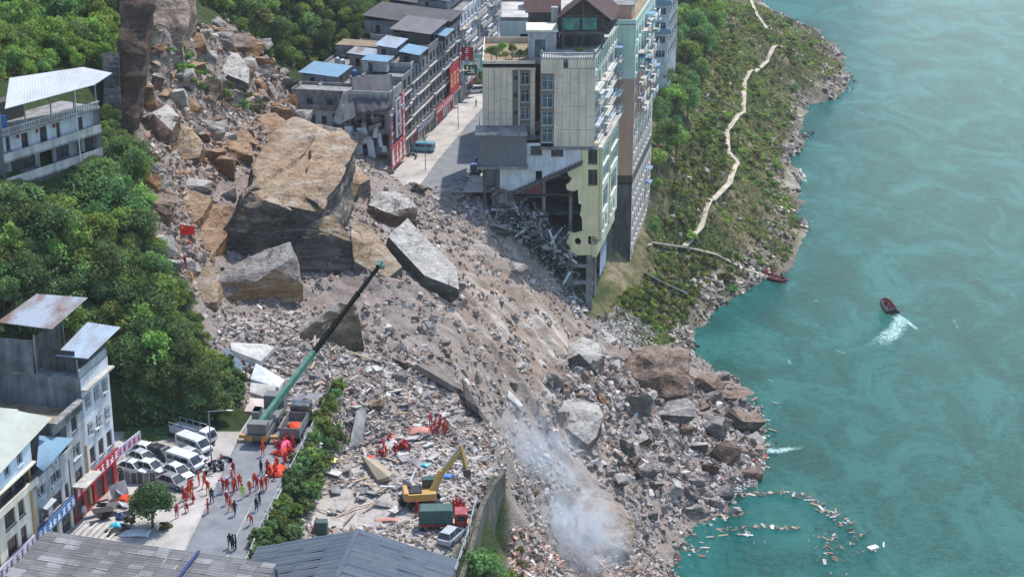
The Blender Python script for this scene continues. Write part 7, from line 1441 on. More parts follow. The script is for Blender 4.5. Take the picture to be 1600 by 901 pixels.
for i, q in enumerate([(674,676),(680,672),(686,678),(692,674),(698,677),(688,668),(677,682),(684,684),(695,682),(673,665)]): person(*q, 'red', ('bend', 'stand', 'reach')[i % 3], 'red rescuer in the tight group by the salmon sheet', 'rescuers at the upper digging spot')
for i, q in enumerate([(595,712),(600,705),(606,698),(598,716),(604,714),(622,707),(626,703),(636,708),(640,706),(616,712),(632,700)]): person(*q, 'red', ('crouch', 'bend', 'bend')[i % 3], 'red rescuer bending over the wreckage left of the excavator arm', 'rescuers at the lower digging spot')
for i, q in enumerate([(711,810),(716,808),(721,812),(714,800),(719,802),(724,806),(709,802)]): person(*q, 'red', ('stand', 'walk')[i % 2], 'red rescuer in the group at the canvas truck', 'rescuers at the canvas truck')
person(652, 808, 'red', 'stand', 'single red rescuer at the rear of the canvas truck'); person(495, 832, 'red', 'stand', 'red rescuer standing beside the generator box'); person(133, 812, 'white', 'walk', 'person in white shirt walking in front of the red shop', z=.05); person(744, 168, 'dark', 'stand', 'dark dressed person alone on the upper road', z=.05)
person(271, 388, 'red', 'walk', 'red rescuer climbing left of the flag'); person(297, 400, 'resc', 'stand', 'orange rescuer standing just below the flag'); person(290, 424, 'red', 'walk', 'red rescuer lowest of the three on the rocks'); 
# flag
fp = hit(283, 385); fp.z += .3; FL_ = empty('flag', fp, 0, 'red flag with yellow stars held up on the rocks', 'flag'); MB().tube((0, 0, -.4), (0, 0, 3.0), .03, .03, 6).build('pole', STEEL, FL_); m = MB(); vs = []
for j in range(4):
    for i in range(9): vs.append((i * .26, .12 * math.sin(i * .9), 1.55 + j * .46 - .02 * i))
m.add(vs, [(j * 9 + i, j * 9 + i + 1, (j + 1) * 9 + i + 1, (j + 1) * 9 + i) for j in range(3) for i in range(8)]); m.build('cloth', paint('flag_red', rgb(222, 30, 30), .7, dirt=0), FL_, smooth=True)
def star(r, x, z): return MB().add([(x + math.sin(k * math.pi / 5) * (r if k % 2 == 0 else r * .4), -.035 + .12 * math.sin(x / .26 * .9) - .02, z + math.cos(k * math.pi / 5) * (r if k % 2 == 0 else r * .4)) for k in range(10)] + [(x, -.045 + .12 * math.sin(x / .26 * .9) - .02, z)], [(k, (k + 1) % 10, 10) for k in range(10)])
GOLD = paint('flag_yellow', rgb(246, 214, 50), .7, dirt=0); star(.24, .36, 2.5).build('star', GOLD, FL_)
for x, z in ((.72, 2.75), (.86, 2.58), (.86, 2.36), (.72, 2.2)): star(.08, x, z).build('star', GOLD, FL_)
# ------------------------------------------------------------------ boats
def boat(px, py, hx, hy, label, mat, L=7.0):
    p = at_z(px, py, RIV + .05); q = at_z(px + hx, py + hy, RIV); ang = math.atan2(q.y - p.y, q.x - p.x); t = empty('inflatable_boat', p, ang, label, 'boat'); w = 1.15; pts = [Vector((-L / 2, s_ * w, .35)) for s_ in (1,)]
    outline = [(-L / 2, w, .34), (-L / 6, w, .34), (L / 6, w, .36), (L / 3, w * .82, .44), (L * .45, w * .4, .56), (L / 2, 0, .62)]; outline = outline + [(x, -y, z) for x, y, z in outline[-2::-1]]
    for a, c in zip(outline[:-1], outline[1:]): pass
    m = MB()
    for a, c in zip(outline[:-1], outline[1:]): m.tube(a, c, .27, .27, 10)
    m.build('tube', mat, t); MB().prism([(-L / 2, -w), (L / 6, -w), (L / 3, -w * .8), (L * .46, 0), (L / 3, w * .8), (L / 6, w), (-L / 2, w)], .1, .2).build('deck', CONC_D, t); MB().box(-L / 2 - .03, -w + .2, .1, -L / 2 + .1, w - .2, .75).build('transom', BLACKP, t)
    link('outboard_motor', bevel_mesh(MB().box(-L / 2 - .45, -.22, .5, -L / 2 - .04, .22, 1.15).box(-L / 2 - .3, -.1, -.4, -L / 2 - .12, .1, .5), 'outboard_motor', BLACKP, .04, 1), t)
    for x in (-1.4, .2, 1.6): MB().box(x, -w + .25, .42, x + .3, w - .25, .5).build('bench', mat, t)
    return t, p, ang
bt1, p1, a1 = boat(1388, 480, -18, -26, 'dark inflatable boat with orange crew speeding across the river', BLACKP, 7.4); bt2, p2, a2 = boat(1214, 437, 22, 7, 'dark red inflatable boat moored at the end of the path', paint('maroon_rubber', rgb(96, 28, 34), .5), 5.2)
def in_boat(p, a, x, y, z=.0): return (p.x + math.cos(a) * x - math.sin(a) * y, p.y + math.sin(a) * x + math.cos(a) * y, p.z + z)
for x, y, oc, po in ((-1.9, .3, 'resc', 'sit'), (-1.3, -.5, 'red', 'sit'), (-.2, .5, 'dark', 'sit'), (.3, -.45, 'resc', 'sit'), (1.7, .3, 'red', 'sit'), (1.8, -.4, 'redw', 'sit')): person(0, 0, oc, po, 'crew member sitting in the speeding inflatable boat', 'crew of the speeding boat', a1, in_boat(p1, a1, x, y, .12))
person(0, 0, 'dark', 'stand', 'dark dressed person standing in the moored boat', None, a2, in_boat(p2, a2, .9, .3, .2)); person(1197, 434, 'red', 'stand', 'red dressed person at the path end beside the moored boat', None); person(1206, 436, 'resc', 'stand', 'orange dressed person stepping to the moored boat', None, None, in_boat(p2, a2, -1.5, .2, .2)); person(0, 0, 'red', 'sit', 'red dressed person sitting in the moored boat', None, a2, in_boat(p2, a2, -.4, -.3, .15))
# ------------------------------------------------------------------ vegetation
def leafmat(name, c, tr=.42):
    b = NB(name); a = b.attr('col'); col = b.mix(1.0, c, a, 'MULTIPLY'); n = b.n; df = n.new('ShaderNodeBsdfDiffuse'); tl = n.new('ShaderNodeBsdfTranslucent'); mx = n.new('ShaderNodeMixShader'); mx.inputs[0].default_value = tr
    oi = n.new('ShaderNodeObjectInfo'); hv = n.new('ShaderNodeHueSaturation'); r1 = b.math('ADD', b.math('MULTIPLY', oi.outputs['Random'], .07), .46); b.put(hv.inputs['Hue'], r1); b.put(hv.inputs['Value'], b.math('ADD', b.math('MULTIPLY', oi.outputs['Random'], .8), .7)); b.put(hv.inputs['Color'], col)
    tc = b.mix(1.0, hv.outputs[0], (1.0, 1.0, .5, 1), 'MULTIPLY'); b.put(df.inputs[0], hv.outputs[0]); b.put(tl.inputs[0], tc); b.t.links.new(df.outputs[0], mx.inputs[1]); b.t.links.new(tl.outputs[0], mx.inputs[2]); b.t.links.new(mx.outputs[0], b.o.inputs[0]); b.n.remove(b.b); MATS[name] = b.m; return b.m
LEAF_D, LEAF_M, LEAF_L, LEAF_O = leafmat('dark_leaves', (.135, .215, .095, 1)), leafmat('mid_leaves', (.19, .28, .085, 1)), leafmat('light_leaves', (.23, .31, .09, 1)), leafmat('olive_leaves', (.17, .17, .085, 1))
BARK = paint('bark', rgb(96, 82, 68), .95, dirt=.5)
def crown_mesh(name, seed, mat, rx, rz, clumps, per, leaf, zc=0.0, hollow=.55):
    g = np.random.default_rng(seed); d = g.normal(size=(clumps, 3)); d /= np.linalg.norm(d, axis=1)[:, None]; d[:, 2] = np.where(d[:, 2] < -.35, -d[:, 2], d[:, 2]); r = g.uniform(hollow, 1.0, clumps) ** .7 * g.uniform(.8, 1.12, clumps); C = d * r[:, None] * np.array([rx, rx, rz]) * .78; cr_ = g.uniform(.28, .46, clumps) * min(rx, rz)
    bright = g.uniform(.55, 1.5, clumps); N = clumps * per; ci = np.repeat(np.arange(clumps), per); n = g.normal(size=(N, 3)); n /= np.linalg.norm(n, axis=1)[:, None]; p = C[ci] + n * (cr_[ci] * g.uniform(.55, 1.08, N))[:, None] * np.array([1, 1, .8])
    nn = n + g.normal(size=(N, 3)) * .55; nn[:, 2] += .25; nn /= np.linalg.norm(nn, axis=1)[:, None]; t = np.cross(nn, g.normal(size=(N, 3))); t /= np.linalg.norm(t, axis=1)[:, None]; b2 = np.cross(nn, t); L = (leaf * g.uniform(.6, 1.35, N))[:, None]
    V = np.stack([p - t * L * .5, p + b2 * L * .34 + nn * L * .08, p + t * L * .55, p - b2 * L * .34 + nn * L * .08], 1).reshape(-1, 3); V[:, 2] += zc; F = np.arange(N * 4).reshape(N, 4); cc = np.repeat((bright[ci] * g.uniform(.75, 1.25, N)), 4); col = np.stack([cc * g.uniform(.85, 1.2, N).repeat(4), cc, cc * .95, np.ones(N * 4)], -1); return fast_mesh(name, V, F, mat, {'col': col})
def trunk_mesh(seed, h, r, spread):
    rr = random.Random(seed); m = MB(); top = Vector((rr.uniform(-.2, .2), rr.uniform(-.2, .2), h * .62)); m.tube((0, 0, -1.0), top, r, r * .6, 7)
    for k in range(5): a = rr.uniform(0, 6.28); z = rr.uniform(.4, .62) * h; s = Vector((top.x * z / h, top.y * z / h, z)); m.tube(s, s + Vector((math.cos(a) * spread * .6, math.sin(a) * spread * .6, h * rr.uniform(.18, .34))), r * .4, r * .12, 5)
    return m.mesh('trunk', BARK)
TP = {}
for kind, mat, rx, rz, h, cl, per, lf in (('dense', LEAF_D, 2.5, 2.6, 5.2, 30, 60, .36), ('mid', LEAF_M, 2.3, 2.3, 4.8, 28, 56, .36), ('light', LEAF_L, 1.9, 2.0, 4.2, 24, 54, .32), ('olive', LEAF_O, 1.9, 1.9, 4.0, 22, 54, .32)):
    TP[kind] = [(trunk_mesh(k * 5 + 1, h, .17, rx), crown_mesh('crown', 10 * k + len(kind), mat, rx, rz, cl, per, lf, h * .72)) for k in range(4)]
SHP = {k: [crown_mesh('shrub', 300 + i * 3 + j, m, 1.0, .75, 13, 46, .25, .35, .3) for j in range(4)] for i, (k, m) in enumerate((('dense', LEAF_D), ('mid', LEAF_M), ('light', LEAF_L), ('olive', LEAF_O)))}
def tree(p, kind, s, label, group=None, name='tree', cat='tree'):
    tm, cm = random.choice(TP[kind]); t = empty(name, p, random.uniform(0, 6.28), label, cat, group); s2 = s * random.uniform(.85, 1.2); t.scale = (s, s, s2); link('trunk', tm, t); link('crown', cm, t); return t
def shrub(p, kind, s, label, group=None, flat=1.0): o = link('shrub', random.choice(SHP[kind]), None, p, (0, 0, random.uniform(0, 6.28))); o.scale = (s, s * random.uniform(.8, 1.2), s * flat * random.uniform(.8, 1.3)); return tag(o, label, 'shrub', group)
def spots(poly_px, n, gap, ok=None, world=None):
    P = world or wpoly(poly_px); xs = [p[0] for p in P]; ys = [p[1] for p in P]; out = []; tries = 0
    while len(out) < n and tries < n * 40:
        tries += 1; x, y = random.uniform(min(xs), max(xs)), random.uniform(min(ys), max(ys))
        if not inpoly(np.array([x]), np.array([y]), P)[0]: continue
        if any((x - a) ** 2 + (y - b2) ** 2 < gap * gap for a, b2 in out): continue
        if ok and not ok(x, y): continue
        out.append((x, y))
    return out
def mass(name, poly_px, n, gap, kinds, smin, smax, label, ok=None, src=TP, lift=.5, world=None, tr=.72):
    """a thicket that reads as one mass: many crowns joined"""
    Vs, Cs, MI = [], [], []
    for x, y in spots(poly_px, n, gap, ok, world):
        k = random.choices(list(kinds), list(kinds.values()))[0]; me = src[k][random.randrange(4)]; me = me[1] if isinstance(me, tuple) else me; N = len(me.vertices); v = np.zeros(N * 3, np.float32); me.vertices.foreach_get('co', v); v = v.reshape(-1, 3); c = np.zeros(N * 4, np.float32); me.attributes['col'].data.foreach_get('color', c); s_ = random.uniform(smin, smax); a = random.uniform(0, 6.28); R2 = np.array([[math.cos(a), -math.sin(a), 0], [math.sin(a), math.cos(a), 0], [0, 0, 1]])
        Vs.append(v @ R2.T * s_ + np.array([x, y, H(x, y) - lift])); Cs.append(c.reshape(-1, 4) * random.uniform(.7, 1.25)); MI.append(np.full(N // 4, MLK.index(k)))
    V = np.concatenate(Vs); o = link(name, fast_mesh(name, V, np.arange(len(V)).reshape(-1, 4), [LEAF_D, LEAF_M, LEAF_L, LEAF_O], {'col': np.concatenate(Cs)}, mi=np.concatenate(MI))); return tag(o, label, None, None, 'stuff')
MLK = ['dense', 'mid', 'light', 'olive']
def in_house_a(x, y):
    d = Vector((14.8, -8.8)) / 17.22; u = (x + 65.2) * .511 + (y - 216.3) * .859; w = -(x + 65.2) * .859 + (y - 216.3) * .511; return -2 < u < 19 and -7.5 < w < 7.6
hillok = lambda x, y: not in_house_a(x, y) and not (y < 200 and x > -63)
for x, y in spots([(0,300),(60,300),(165,252),(208,262),(238,420),(285,555),(330,640),(322,672),(200,680),(190,560),(190,505),(140,455),(0,470)], 85, 2.6, hillok):
    k = random.choices(['dense', 'mid', 'light'], (6, 3.5, 1))[0]; tree((x, y, H(x, y) - .5), k, random.uniform(.75, 1.25), 'leafy tree in the dense growth on the hill left of the slide', 'trees on the left hill')
for x, y in spots(None, 40, 2.0, hillok, [(-34.5, 199), (-47, 197), (-62, 197), (-64, 206), (-50, 212), (-40, 207)]): tree((x, y, H(x, y) - .3), random.choices(['dense', 'mid'], (6, 2))[0], random.uniform(.7, 1.1), 'dark leafy tree at the foot of the hill behind the parked cars', 'trees behind the parked cars')
for x, y in spots([(0,0),(184,0),(184,80),(160,98),(85,95),(0,128),(-30,120),(-30,0)], 60, 2.6, hillok): tree((x, y, H(x, y) - .5), random.choices(['dense', 'mid', 'light'], (3, 5, 3))[0], random.uniform(.85, 1.4), 'bright leafy tree on the slope above the balcony house', 'trees above the balcony house')
for x, y in spots([(305,-20),(660,-20),(612,30),(500,42),(482,70),(472,105),(447,100),(402,60),(332,14)], 62, 2.8): tree((x, y, H(x, y) - .5), random.choices(['dense', 'mid', 'light', 'olive'], (5, 4, 1.5, 1))[0], random.uniform(.95, 1.5), 'leafy tree of the wood between the slide and the row houses', 'trees above the row houses')
for x, y in spots([(1034,60),(1060,0),(1125,0),(1128,40),(1100,110),(1088,170),(1062,240),(1034,350),(1016,380),(1024,240)], 62, 2.8): tree((x, y, H(x, y) - .5), random.choices(['dense', 'mid', 'light'], (6, 3, 1))[0], random.uniform(.95, 1.6), 'dark leafy tree in the belt behind the pink tower', 'trees behind the pink tower')
banks = spots([(960,500),(985,530),(1065,540),(1112,485),(1170,436),(1222,418),(1250,350),(1210,255),(1238,165),(1280,100),(1262,52),(1180,12),(1120,10),(1080,200),(1040,360),(1010,440)], 150, 1.8, lambda x, y: fbm(np.array([x / 14]), np.array([y / 14]), 55, 3)[0] > -.06 and H(x, y) > RIV + .8)
for x, y in banks: shrub((x, y, H(x, y) - .1), random.choices(['dense', 'mid', 'light', 'olive'], (2.5, 4, 2.5, 2))[0], random.uniform(.7, 2.2) ** 1.1, 'green shrub on the rocky river bank', 'shrubs on the river bank', .7)
mass('low_thicket', [(960,500),(985,530),(1065,540),(1112,485),(1170,436),(1222,418),(1250,350),(1210,255),(1238,165),(1280,100),(1262,52),(1180,12),(1120,10),(1080,200),(1040,360),(1010,440)], 520, 1.0, {'dense': 5, 'mid': 4, 'light': 2, 'olive': 4}, .5, 1.4, 'patches of low scrub on the river bank', lambda x, y: fbm(np.array([x / 12]), np.array([y / 12]), 55, 3)[0] > -.02 and H(x, y) > RIV + .8, SHP, .25)
# low growth nobody could count: one joined carpet of leaf tufts
mass('dense_growth', [(0,300),(60,300),(165,252),(208,262),(238,420),(285,555),(330,640),(322,672),(200,680),(190,560),(190,505),(140,455),(0,470)], 170, 1.6, {'dense': 5, 'mid': 4, 'light': 1}, .5, .8, 'tangled growth filling in between the trees of the left hill', hillok)
mass('dense_growth', None, 90, 1.5, {'dense': 5, 'mid': 2}, .5, .8, 'tangled growth at the hill foot behind the parked cars', hillok, world=[(-34.5, 199), (-47, 197), (-63, 197), (-66, 212), (-50, 216), (-40, 207)])
mass('dense_growth', [(0,0),(184,0),(184,112),(165,124),(85,116),(0,140),(-40,130),(-40,0)], 165, 1.8, {'dense': 2, 'mid': 5, 'light': 3}, .5, .8, 'bright growth filling the slope above the balcony house', hillok)
mass('dense_growth', [(300,-20),(680,-20),(612,30),(500,42),(482,70),(472,108),(447,104),(402,64),(325,14)], 230, 2.0, {'dense': 4, 'mid': 4, 'light': 2, 'olive': 1}, .55, .95, 'tangled growth of the wood between the slide and the row houses')
mass('dense_growth', [(1034,60),(1060,0),(1125,0),(1128,40),(1100,110),(1088,170),(1062,240),(1034,350),(1016,380),(1024,240)], 120, 2.0, {'dense': 5, 'mid': 4, 'light': 1}, .5, .9, 'tangled growth of the belt behind the pink tower')
mass('dense_growth', [(232,400),(246,398),(270,440),(304,490),(322,540),(350,578),(356,614),(330,606),(282,556),(236,420)], 90, .9, {'dense': 4, 'mid': 4, 'olive': 1}, .3, .55, 'dusty growth along the left edge of the slide', hillok)
mass('low_thicket', [(962,470),(1006,446),(1036,392),(1075,398),(1120,415),(1085,470),(1060,520),(1000,505),(975,490)], 150, .9, {'dense': 3, 'mid': 5, 'light': 3}, .6, 1.5, 'green scrub around the tower foot', lambda x, y: H(x, y) > RIV + .8, SHP, .2)
mass('low_thicket', [(1040,330),(1070,240),(1110,170),(1120,60),(1150,60),(1150,120),(1125,200),(1140,250),(1105,310),(1080,370),(1045,380)], 220, 1.1, {'dense': 4, 'mid': 5, 'light': 3}, .6, 1.5, 'lush scrub left of the footpath', None, SHP, .2)
row_ok = lambda x, y: not (310 < y < 455 and -1 < (FU(y).x - x) < 25)
mass('dense_growth', [(472,112),(482,70),(500,42),(612,30),(680,-20),(760,-20),(640,60),(540,104)], 120, 2.0, {'dense': 4, 'mid': 4, 'light': 1}, .6, 1.0, 'tangled growth directly behind the row houses', row_ok)
mass('dense_growth', [(158,170),(184,190),(214,262),(200,275),(160,256)], 40, 1.3, {'dense': 3, 'mid': 4, 'light': 2}, .35, .6, 'bushy growth between the balcony house and the rock pillar', hillok)
def tufts(name, poly, n, lo, hi, mat, label, thr=None, bright=(.6, 1.4)):
    q = sample_poly(poly, n)
    if thr is not None: q = q[fbm(q[:, 0] / 10, q[:, 1] / 10, 91, 4) > thr]
    z = hgt(q[:, 0], q[:, 1]); k = z > RIV + .5; q, z = q[k], z[k]; N = len(q); K = 5; L = np.repeat(rng.uniform(lo, hi, N), K)[:, None]; a = rng.uniform(0, 6.28, N * K); p = np.repeat(np.stack([q[:, 0], q[:, 1], z], -1), K, 0) + rng.normal(0, .25, (N * K, 3)) * np.array([1, 1, .25]) * L * 2.5
    t = np.stack([np.cos(a), np.sin(a), rng.uniform(-.2, .5, N * K)], -1); u = np.stack([-np.sin(a), np.cos(a), rng.uniform(-.3, .6, N * K)], -1); V = np.stack([p - t * L * .5, p + u * L * .4, p + t * L * .6 + np.array([0, 0, .5]) * L, p - u * L * .4], 1).reshape(-1, 3); V[:, 2] += np.repeat(L[:, 0] * .25, 4)
    c = np.repeat(np.repeat(rng.uniform(*bright, N), K), 4) * np.repeat(rng.uniform(.8, 1.2, N * K), 4); col = np.stack([c * 1.05, c, c * .9, np.ones(len(c))], -1); o = link(name, fast_mesh(name, V, np.arange(len(V)).reshape(-1, 4), mat, {'col': col})); tag(o, label, None, None, 'stuff')
tufts('ground_cover', bank_poly, 16000, .25, .6, LEAF_M, 'low weeds and grass carpeting the river bank', .03); tufts('ground_cover', bank_poly, 16000, .2, .5, LEAF_O, 'dry olive weeds on the river bank', None); tufts('ground_cover', wpoly([(0,300),(60,300),(165,252),(208,262),(232,420),(280,555),(330,640),(322,682),(200,690),(190,505),(140,455),(0,470)]), 9000, .3, .6, LEAF_D, 'low undergrowth of the left hill'); tufts('ground_cover', wpoly([(0,0),(184,0),(184,90),(85,95),(0,128)]), 5000, .3, .7, LEAF_M, 'low undergrowth above the balcony house'); tufts('ground_cover', wpoly([(305,0),(640,0),(612,30),(500,42),(472,105),(447,100),(402,60),(332,14)]), 7000, .3, .7, LEAF_D, 'low undergrowth of the upper wood')
for pl, n, nm in (([(268,98),(300,92),(345,135),(395,150),(410,172),(380,178),(345,160),(290,150)], 46, 'green strip left standing on the upper slide'), ([(300,-20),(335,8),(420,60),(445,105),(425,100),(380,66),(318,14)], 34, 'edge of the wood beside the upper slide')):
    for x, y in spots(pl, n, 1.0): shrub((x, y, H(x, y)), random.choices(['dense', 'mid', 'olive'], (4, 4, 2))[0], random.uniform(.7, 1.6), 'shrub in the ' + nm, 'shrubs in the ' + nm)
# hedge slope beside the lower road
for i, y in enumerate(np.arange(156, 211, 1.35)):
    for k in range(2): x = float(lowr(y)) + 1.1 + k * 1.3 + random.uniform(-.4, .4); shrub((x, y, max(-4.9, -0.3 - 2.6 * k + random.uniform(-.6, .3))), random.choices(['dense', 'mid', 'light'], (5, 4, .5))[0], random.uniform(1.1, 1.8), 'creeper bush on the bank below the lower road parapet', 'bushes below the lower road parapet')
for y in np.arange(158, 182, 2.4):
    for k in range(2): x = -4.2 + .12 * (y - 170) + 1.6 * k + random.uniform(0, 1.2); tree((x, y, H(x, y) - .5), random.choices(['dense', 'mid'], (3, 4))[0], random.uniform(.75, 1.25), 'leafy tree growing at the foot of the retaining wall', 'trees below the retaining wall')
for y in np.arange(183, 197, 2.2): shrub((.6 + random.uniform(0, .8), y, H(1.2, y)), 'olive', random.uniform(.7, 1.3), 'shrub at the dry foot of the retaining wall', 'shrubs at the dry foot of the wall')
LEAF_S = leafmat('street_tree_leaves', (.08, .125, .06, 1)); rt = hit(238, 826); a = TP['dense'][1]; t = empty('round_tree', (rt.x, rt.y, .02), .4, 'round dark street tree standing in the pale yard', 'tree'); tk = trunk_mesh(77, 3.6, .2, 2); link('trunk', tk, t); link('crown', crown_mesh('crown', 901, LEAF_S, 2.8, 2.5, 95, 85, .3, 2.75, .3), t)
for dx, dy, lab in ((-2.6, .4, 'left'), (1.6, -.4, 'right')): shrub((rt.x + dx, rt.y + dy, .03), 'olive', .9, 'potted shrub on the %s side of the round tree' % lab)
for x, y in spots([(350,560),(380,600),(372,640),(345,640),(330,600)], 16, 1.0): shrub((x, y, H(x, y)), 'dense', random.uniform(.8, 1.6), 'dusty bush among the white slabs by the hill foot', 'bushes among the white slabs')
# rooftop and street plants
for i, (px, py, s, k) in enumerate([(768, 96, 1.0, 'dense'), (776, 98, .9, 'dense'), (790, 96, .75, 'light'), (800, 92, .9, 'light'), (812, 94, .7, 'mid'), (826, 96, .8, 'mid'), (785, 86, .8, 'mid')]):
    p = at_z(px, py, 22.8); tree(p, k, s * .55, 'small tree in the roof garden of the beige tower', 'roof garden trees')
shrub(at_y(905, 82, 300.5) * 1.0, 'light', .95, 'yellow green potted bush on the tower balcony behind the balustrade'); shrub(Vector((14.4 + 3.2, 325 + 3, 6.5)) + nb * 1.0, 'dense', .8, 'plant hanging at a balcony of the pink tower')
for i in range(26): x = random.uniform(9, 19.5); u = random.uniform(.4, 8); p = FU(321.0) + Vector((UX / KU, UY / KU, 0)) * u + Vector((-UY / KU, UX / KU, 0)) * x; shrub((p.x, p.y, 9.45), random.choice(['light', 'mid', 'olive']), random.uniform(.3, .7), 'low plant on the planted roof of the torn low house', 'plants on the torn house roof')
for i in range(18): p = FU(random.choice([344.5, 350, 334])) + Vector((random.uniform(-20, -11), random.uniform(0, 5), 0)); shrub((p.x, p.y, 11.8), random.choice(['light', 'olive']), random.uniform(.3, .6), 'low plant on a rear roof terrace of the row houses', 'plants on the rear roof terraces')
for px, py in ((628, 240), (633, 243), (636, 236)): p = hit(px, py); shrub((p.x, p.y, .12), 'mid', random.uniform(.8, 1.2), 'street bush in front of the torn red sign house', 'street bushes by the torn house')
for i in range(9): p = FU(377 + i * 2.5) + Vector((2.2, 0, .1)); tree(p, 'dense', .5, 'small street tree along the far pavement', 'street trees on the upper street')
# rock cliff at the edge of the scar, rough wall and bright scar face
def cliff(label, base, pts, mats, amp, edge, sc=.22, name='cliff'):
    g_ = hit(*base); d0 = depth(g_); P = [at_d(x, y, d0 + dd) for x, y, dd in pts]; P += [Vector((p.x, p.y, g_.z - 3)) for p in P[-4:]]
    return rock_obj(name, [P], mats, label, 'cliff', None, 5, amp, sc, 77, None, edge)
cliff('tall dark brown rock pillar at the left edge of the slide scar', (205, 218), [(186,-60,3),(240,-60,4),(238,10,2.5),(228,75,1.5),(214,130,.6),(211,205,.3),(200,-60,12),(238,-60,14),(226,100,10),(186,60,.6),(186,150,.3),(189,214,0),(207,221,0),(215,190,8),(190,190,8)], ['cliff_rock'], .8, .8)
cliff('grey streaked rock wall left of the brown pillar', (172, 190), [(160,85,2),(186,80,1),(187,175,.3),(188,200,0),(164,190,0),(162,120,.8),(165,90,7),(188,90,7),(186,195,5)], ['dark_rock'], .4, .7)
cliff('bright freshly broken rock face at the top of the scar', (262, 68), [(236,-50,4),(300,-50,6),(296,20,3),(288,50,.6),(262,60,.2),(238,56,.4),(236,10,2),(240,-50,14),(300,-50,14),(232,72,0),(285,66,0),(270,66,6)], ['scar_rock', 'cliff_rock'], 1.0, .8)
# ------------------------------------------------------------------ floating wreckage, foam
def along(pts, n, spread):
    P = np.array([tuple(at_z(x, y, RIV))[:2] for x, y in pts]); seg = np.hypot(*(P[1:] - P[:-1]).T); c = np.concatenate([[0], np.cumsum(seg)]); t = rng.uniform(0, c[-1], n); return np.stack([np.interp(t, c, P[:, 0]), np.interp(t, c, P[:, 1])], -1) + rng.normal(0, spread, (n, 2))
Q = np.concatenate([along([(1150,768),(1180,770),(1235,767),(1240,775)], 150, .5), along([(1085,816),(1120,806),(1170,800)], 130, .6), along([(1118,826),(1165,824),(1200,823),(1252,826)], 110, .35), along([(1240,772),(1268,774)], 25, .4), along([(1270,778),(1285,795),(1300,806)], 80, .6), along([(1300,806),(1322,818),(1350,838)], 30, 1.0), along([(1298,815),(1292,850),(1302,880),(1296,901)], 110, 1.3), along([(1080,865),(1095,850)], 40, .8), along([(1100,840),(1160,835),(1180,840)], 30, 1.2), along([(1190,640),(1205,690),(1195,730)], 60, .8), along([(1330,820),(1365,860)], 22, 2.0), along([(1150,610),(1205,632)], 20, 1.5)])
Q = Q[rng.random(len(Q)) < .68]; s_ = .12 + rng.random(len(Q)) ** 2.8 * .65; S = s_[:, None] * np.stack([rng.uniform(.8, 2.6, len(Q)), rng.uniform(.25, .8, len(Q)), rng.uniform(.08, .2, len(Q))], -1)
scatter_mesh('floating_debris', [_cube], np.concatenate([Q, np.full((len(Q), 1), RIV + .04)], 1), S, pal(len(Q), [(178,170,160), (168,142,120), (134,116,100), (156,100,90), (206,206,202), (96,86,78)], (3, 3, 3, .5, 1, 4)), RUBBLE, 'splintered wood and rubbish drifting on the river', .12)
fp_ = at_z(1364, 856, RIV + .1); o = MB().cbox((0, 0, .1), (1.6, .9, .3)).build('floating_board', WHITE, None, fp_, (0, 0, .5)); tag(o, 'white board floating alone farthest from the shore', 'board'); 
o = rock_obj('river_rock', [[at_z(1268, 211, RIV - .5) + Vector((random.uniform(-1.2, 1.2), random.uniform(-.8, .8), random.uniform(0, 1.2))) for _ in range(10)]], ['dark_rock'], 'small dark rock alone in the river off the bank', 'rock', None, 2, .1, .5, 9, None, .5)
b = NB('foam'); co = b.geo('Position'); n1 = b.noise(co, 1.0, 9, .75, 1.6); al = b.sep(b.attr('col'))[0]; f = b.math('ADD', n1, b.math('MULTIPLY', al, .33)); f = b.math('MULTIPLY', b.ramp(f, [(.68, 0.0), (.92, .9)]), b.ramp(al, [(0.0, 0.0), (.12, 1.0)])); b.put(b.b.inputs['Alpha'], f); b.bump(n1, .6, .3); FOAM = b.done(rgb(186, 220, 212), .8, .3)
def foam(label, pts, w0, w1, z=.03, peak=1.0):
    P = [at_z(x, y, RIV + z) for x, y in pts]; n = 14; m = 7; V, C = [], []
    for i in range(n + 1):
        t = i / n * (len(P) - 1); k = min(int(t), len(P) - 2); p = P[k].lerp(P[k + 1], t - k); d = (P[k + 1] - P[k]).normalized(); nn_ = Vector((-d.y, d.x, 0)); w = w0 + (w1 - w0) * i / n
        for j in range(m + 1): u = j / m * 2 - 1; V.append(tuple(p + nn_ * u * w)); c = peak * (1 - u * u) * min(1, (1 - i / n) * 2.2 + .05) * min(1, i / n * 8 + .5) * (0 if i == n else 1); C.append((c, c, c, 1))
    F = [(i * (m + 1) + j, i * (m + 1) + j + 1, (i + 1) * (m + 1) + j + 1, (i + 1) * (m + 1) + j) for i in range(n) for j in range(m)]; o = link('foam', fast_mesh('foam', V, F, FOAM, {'col': C}, True)); tag(o, label, None, None, 'stuff')
foam('white wake churned up behind the speeding boat', [(1400,492),(1408,502),(1395,520),(1372,538),(1358,548)], 1.6, 4.5); foam('thin curved edge of the boat wake', [(1400,490),(1418,502),(1432,514),(1444,522)], .9, .8, .05); foam('white water breaking on the outermost shore rocks', [(1188,704),(1215,704),(1240,700),(1280,693)], 1.8, 1.0); foam('foam swirl beside the shore rubbish', [(1196,690),(1220,700),(1235,720)], 1.5, .8, .06, .6)
for i, pts in enumerate([[(1272,470),(1300,466)], [(1305,546),(1330,556)], [(1555,80),(1600,66)], [(1290,95),(1308,90)], [(1200,592),(1215,600)], [(1490,498),(1500,520)], [(1230,560),(1240,575)]]): foam('small streak of foam on the river' + (', above left of the speeding boat', ', below left of the wake', ', at the top right edge', ', off the dark rocky point', ', beside the shore boulders', ', right of the wake', ', in mid river')[i], pts, .5, .3, .03, .7)
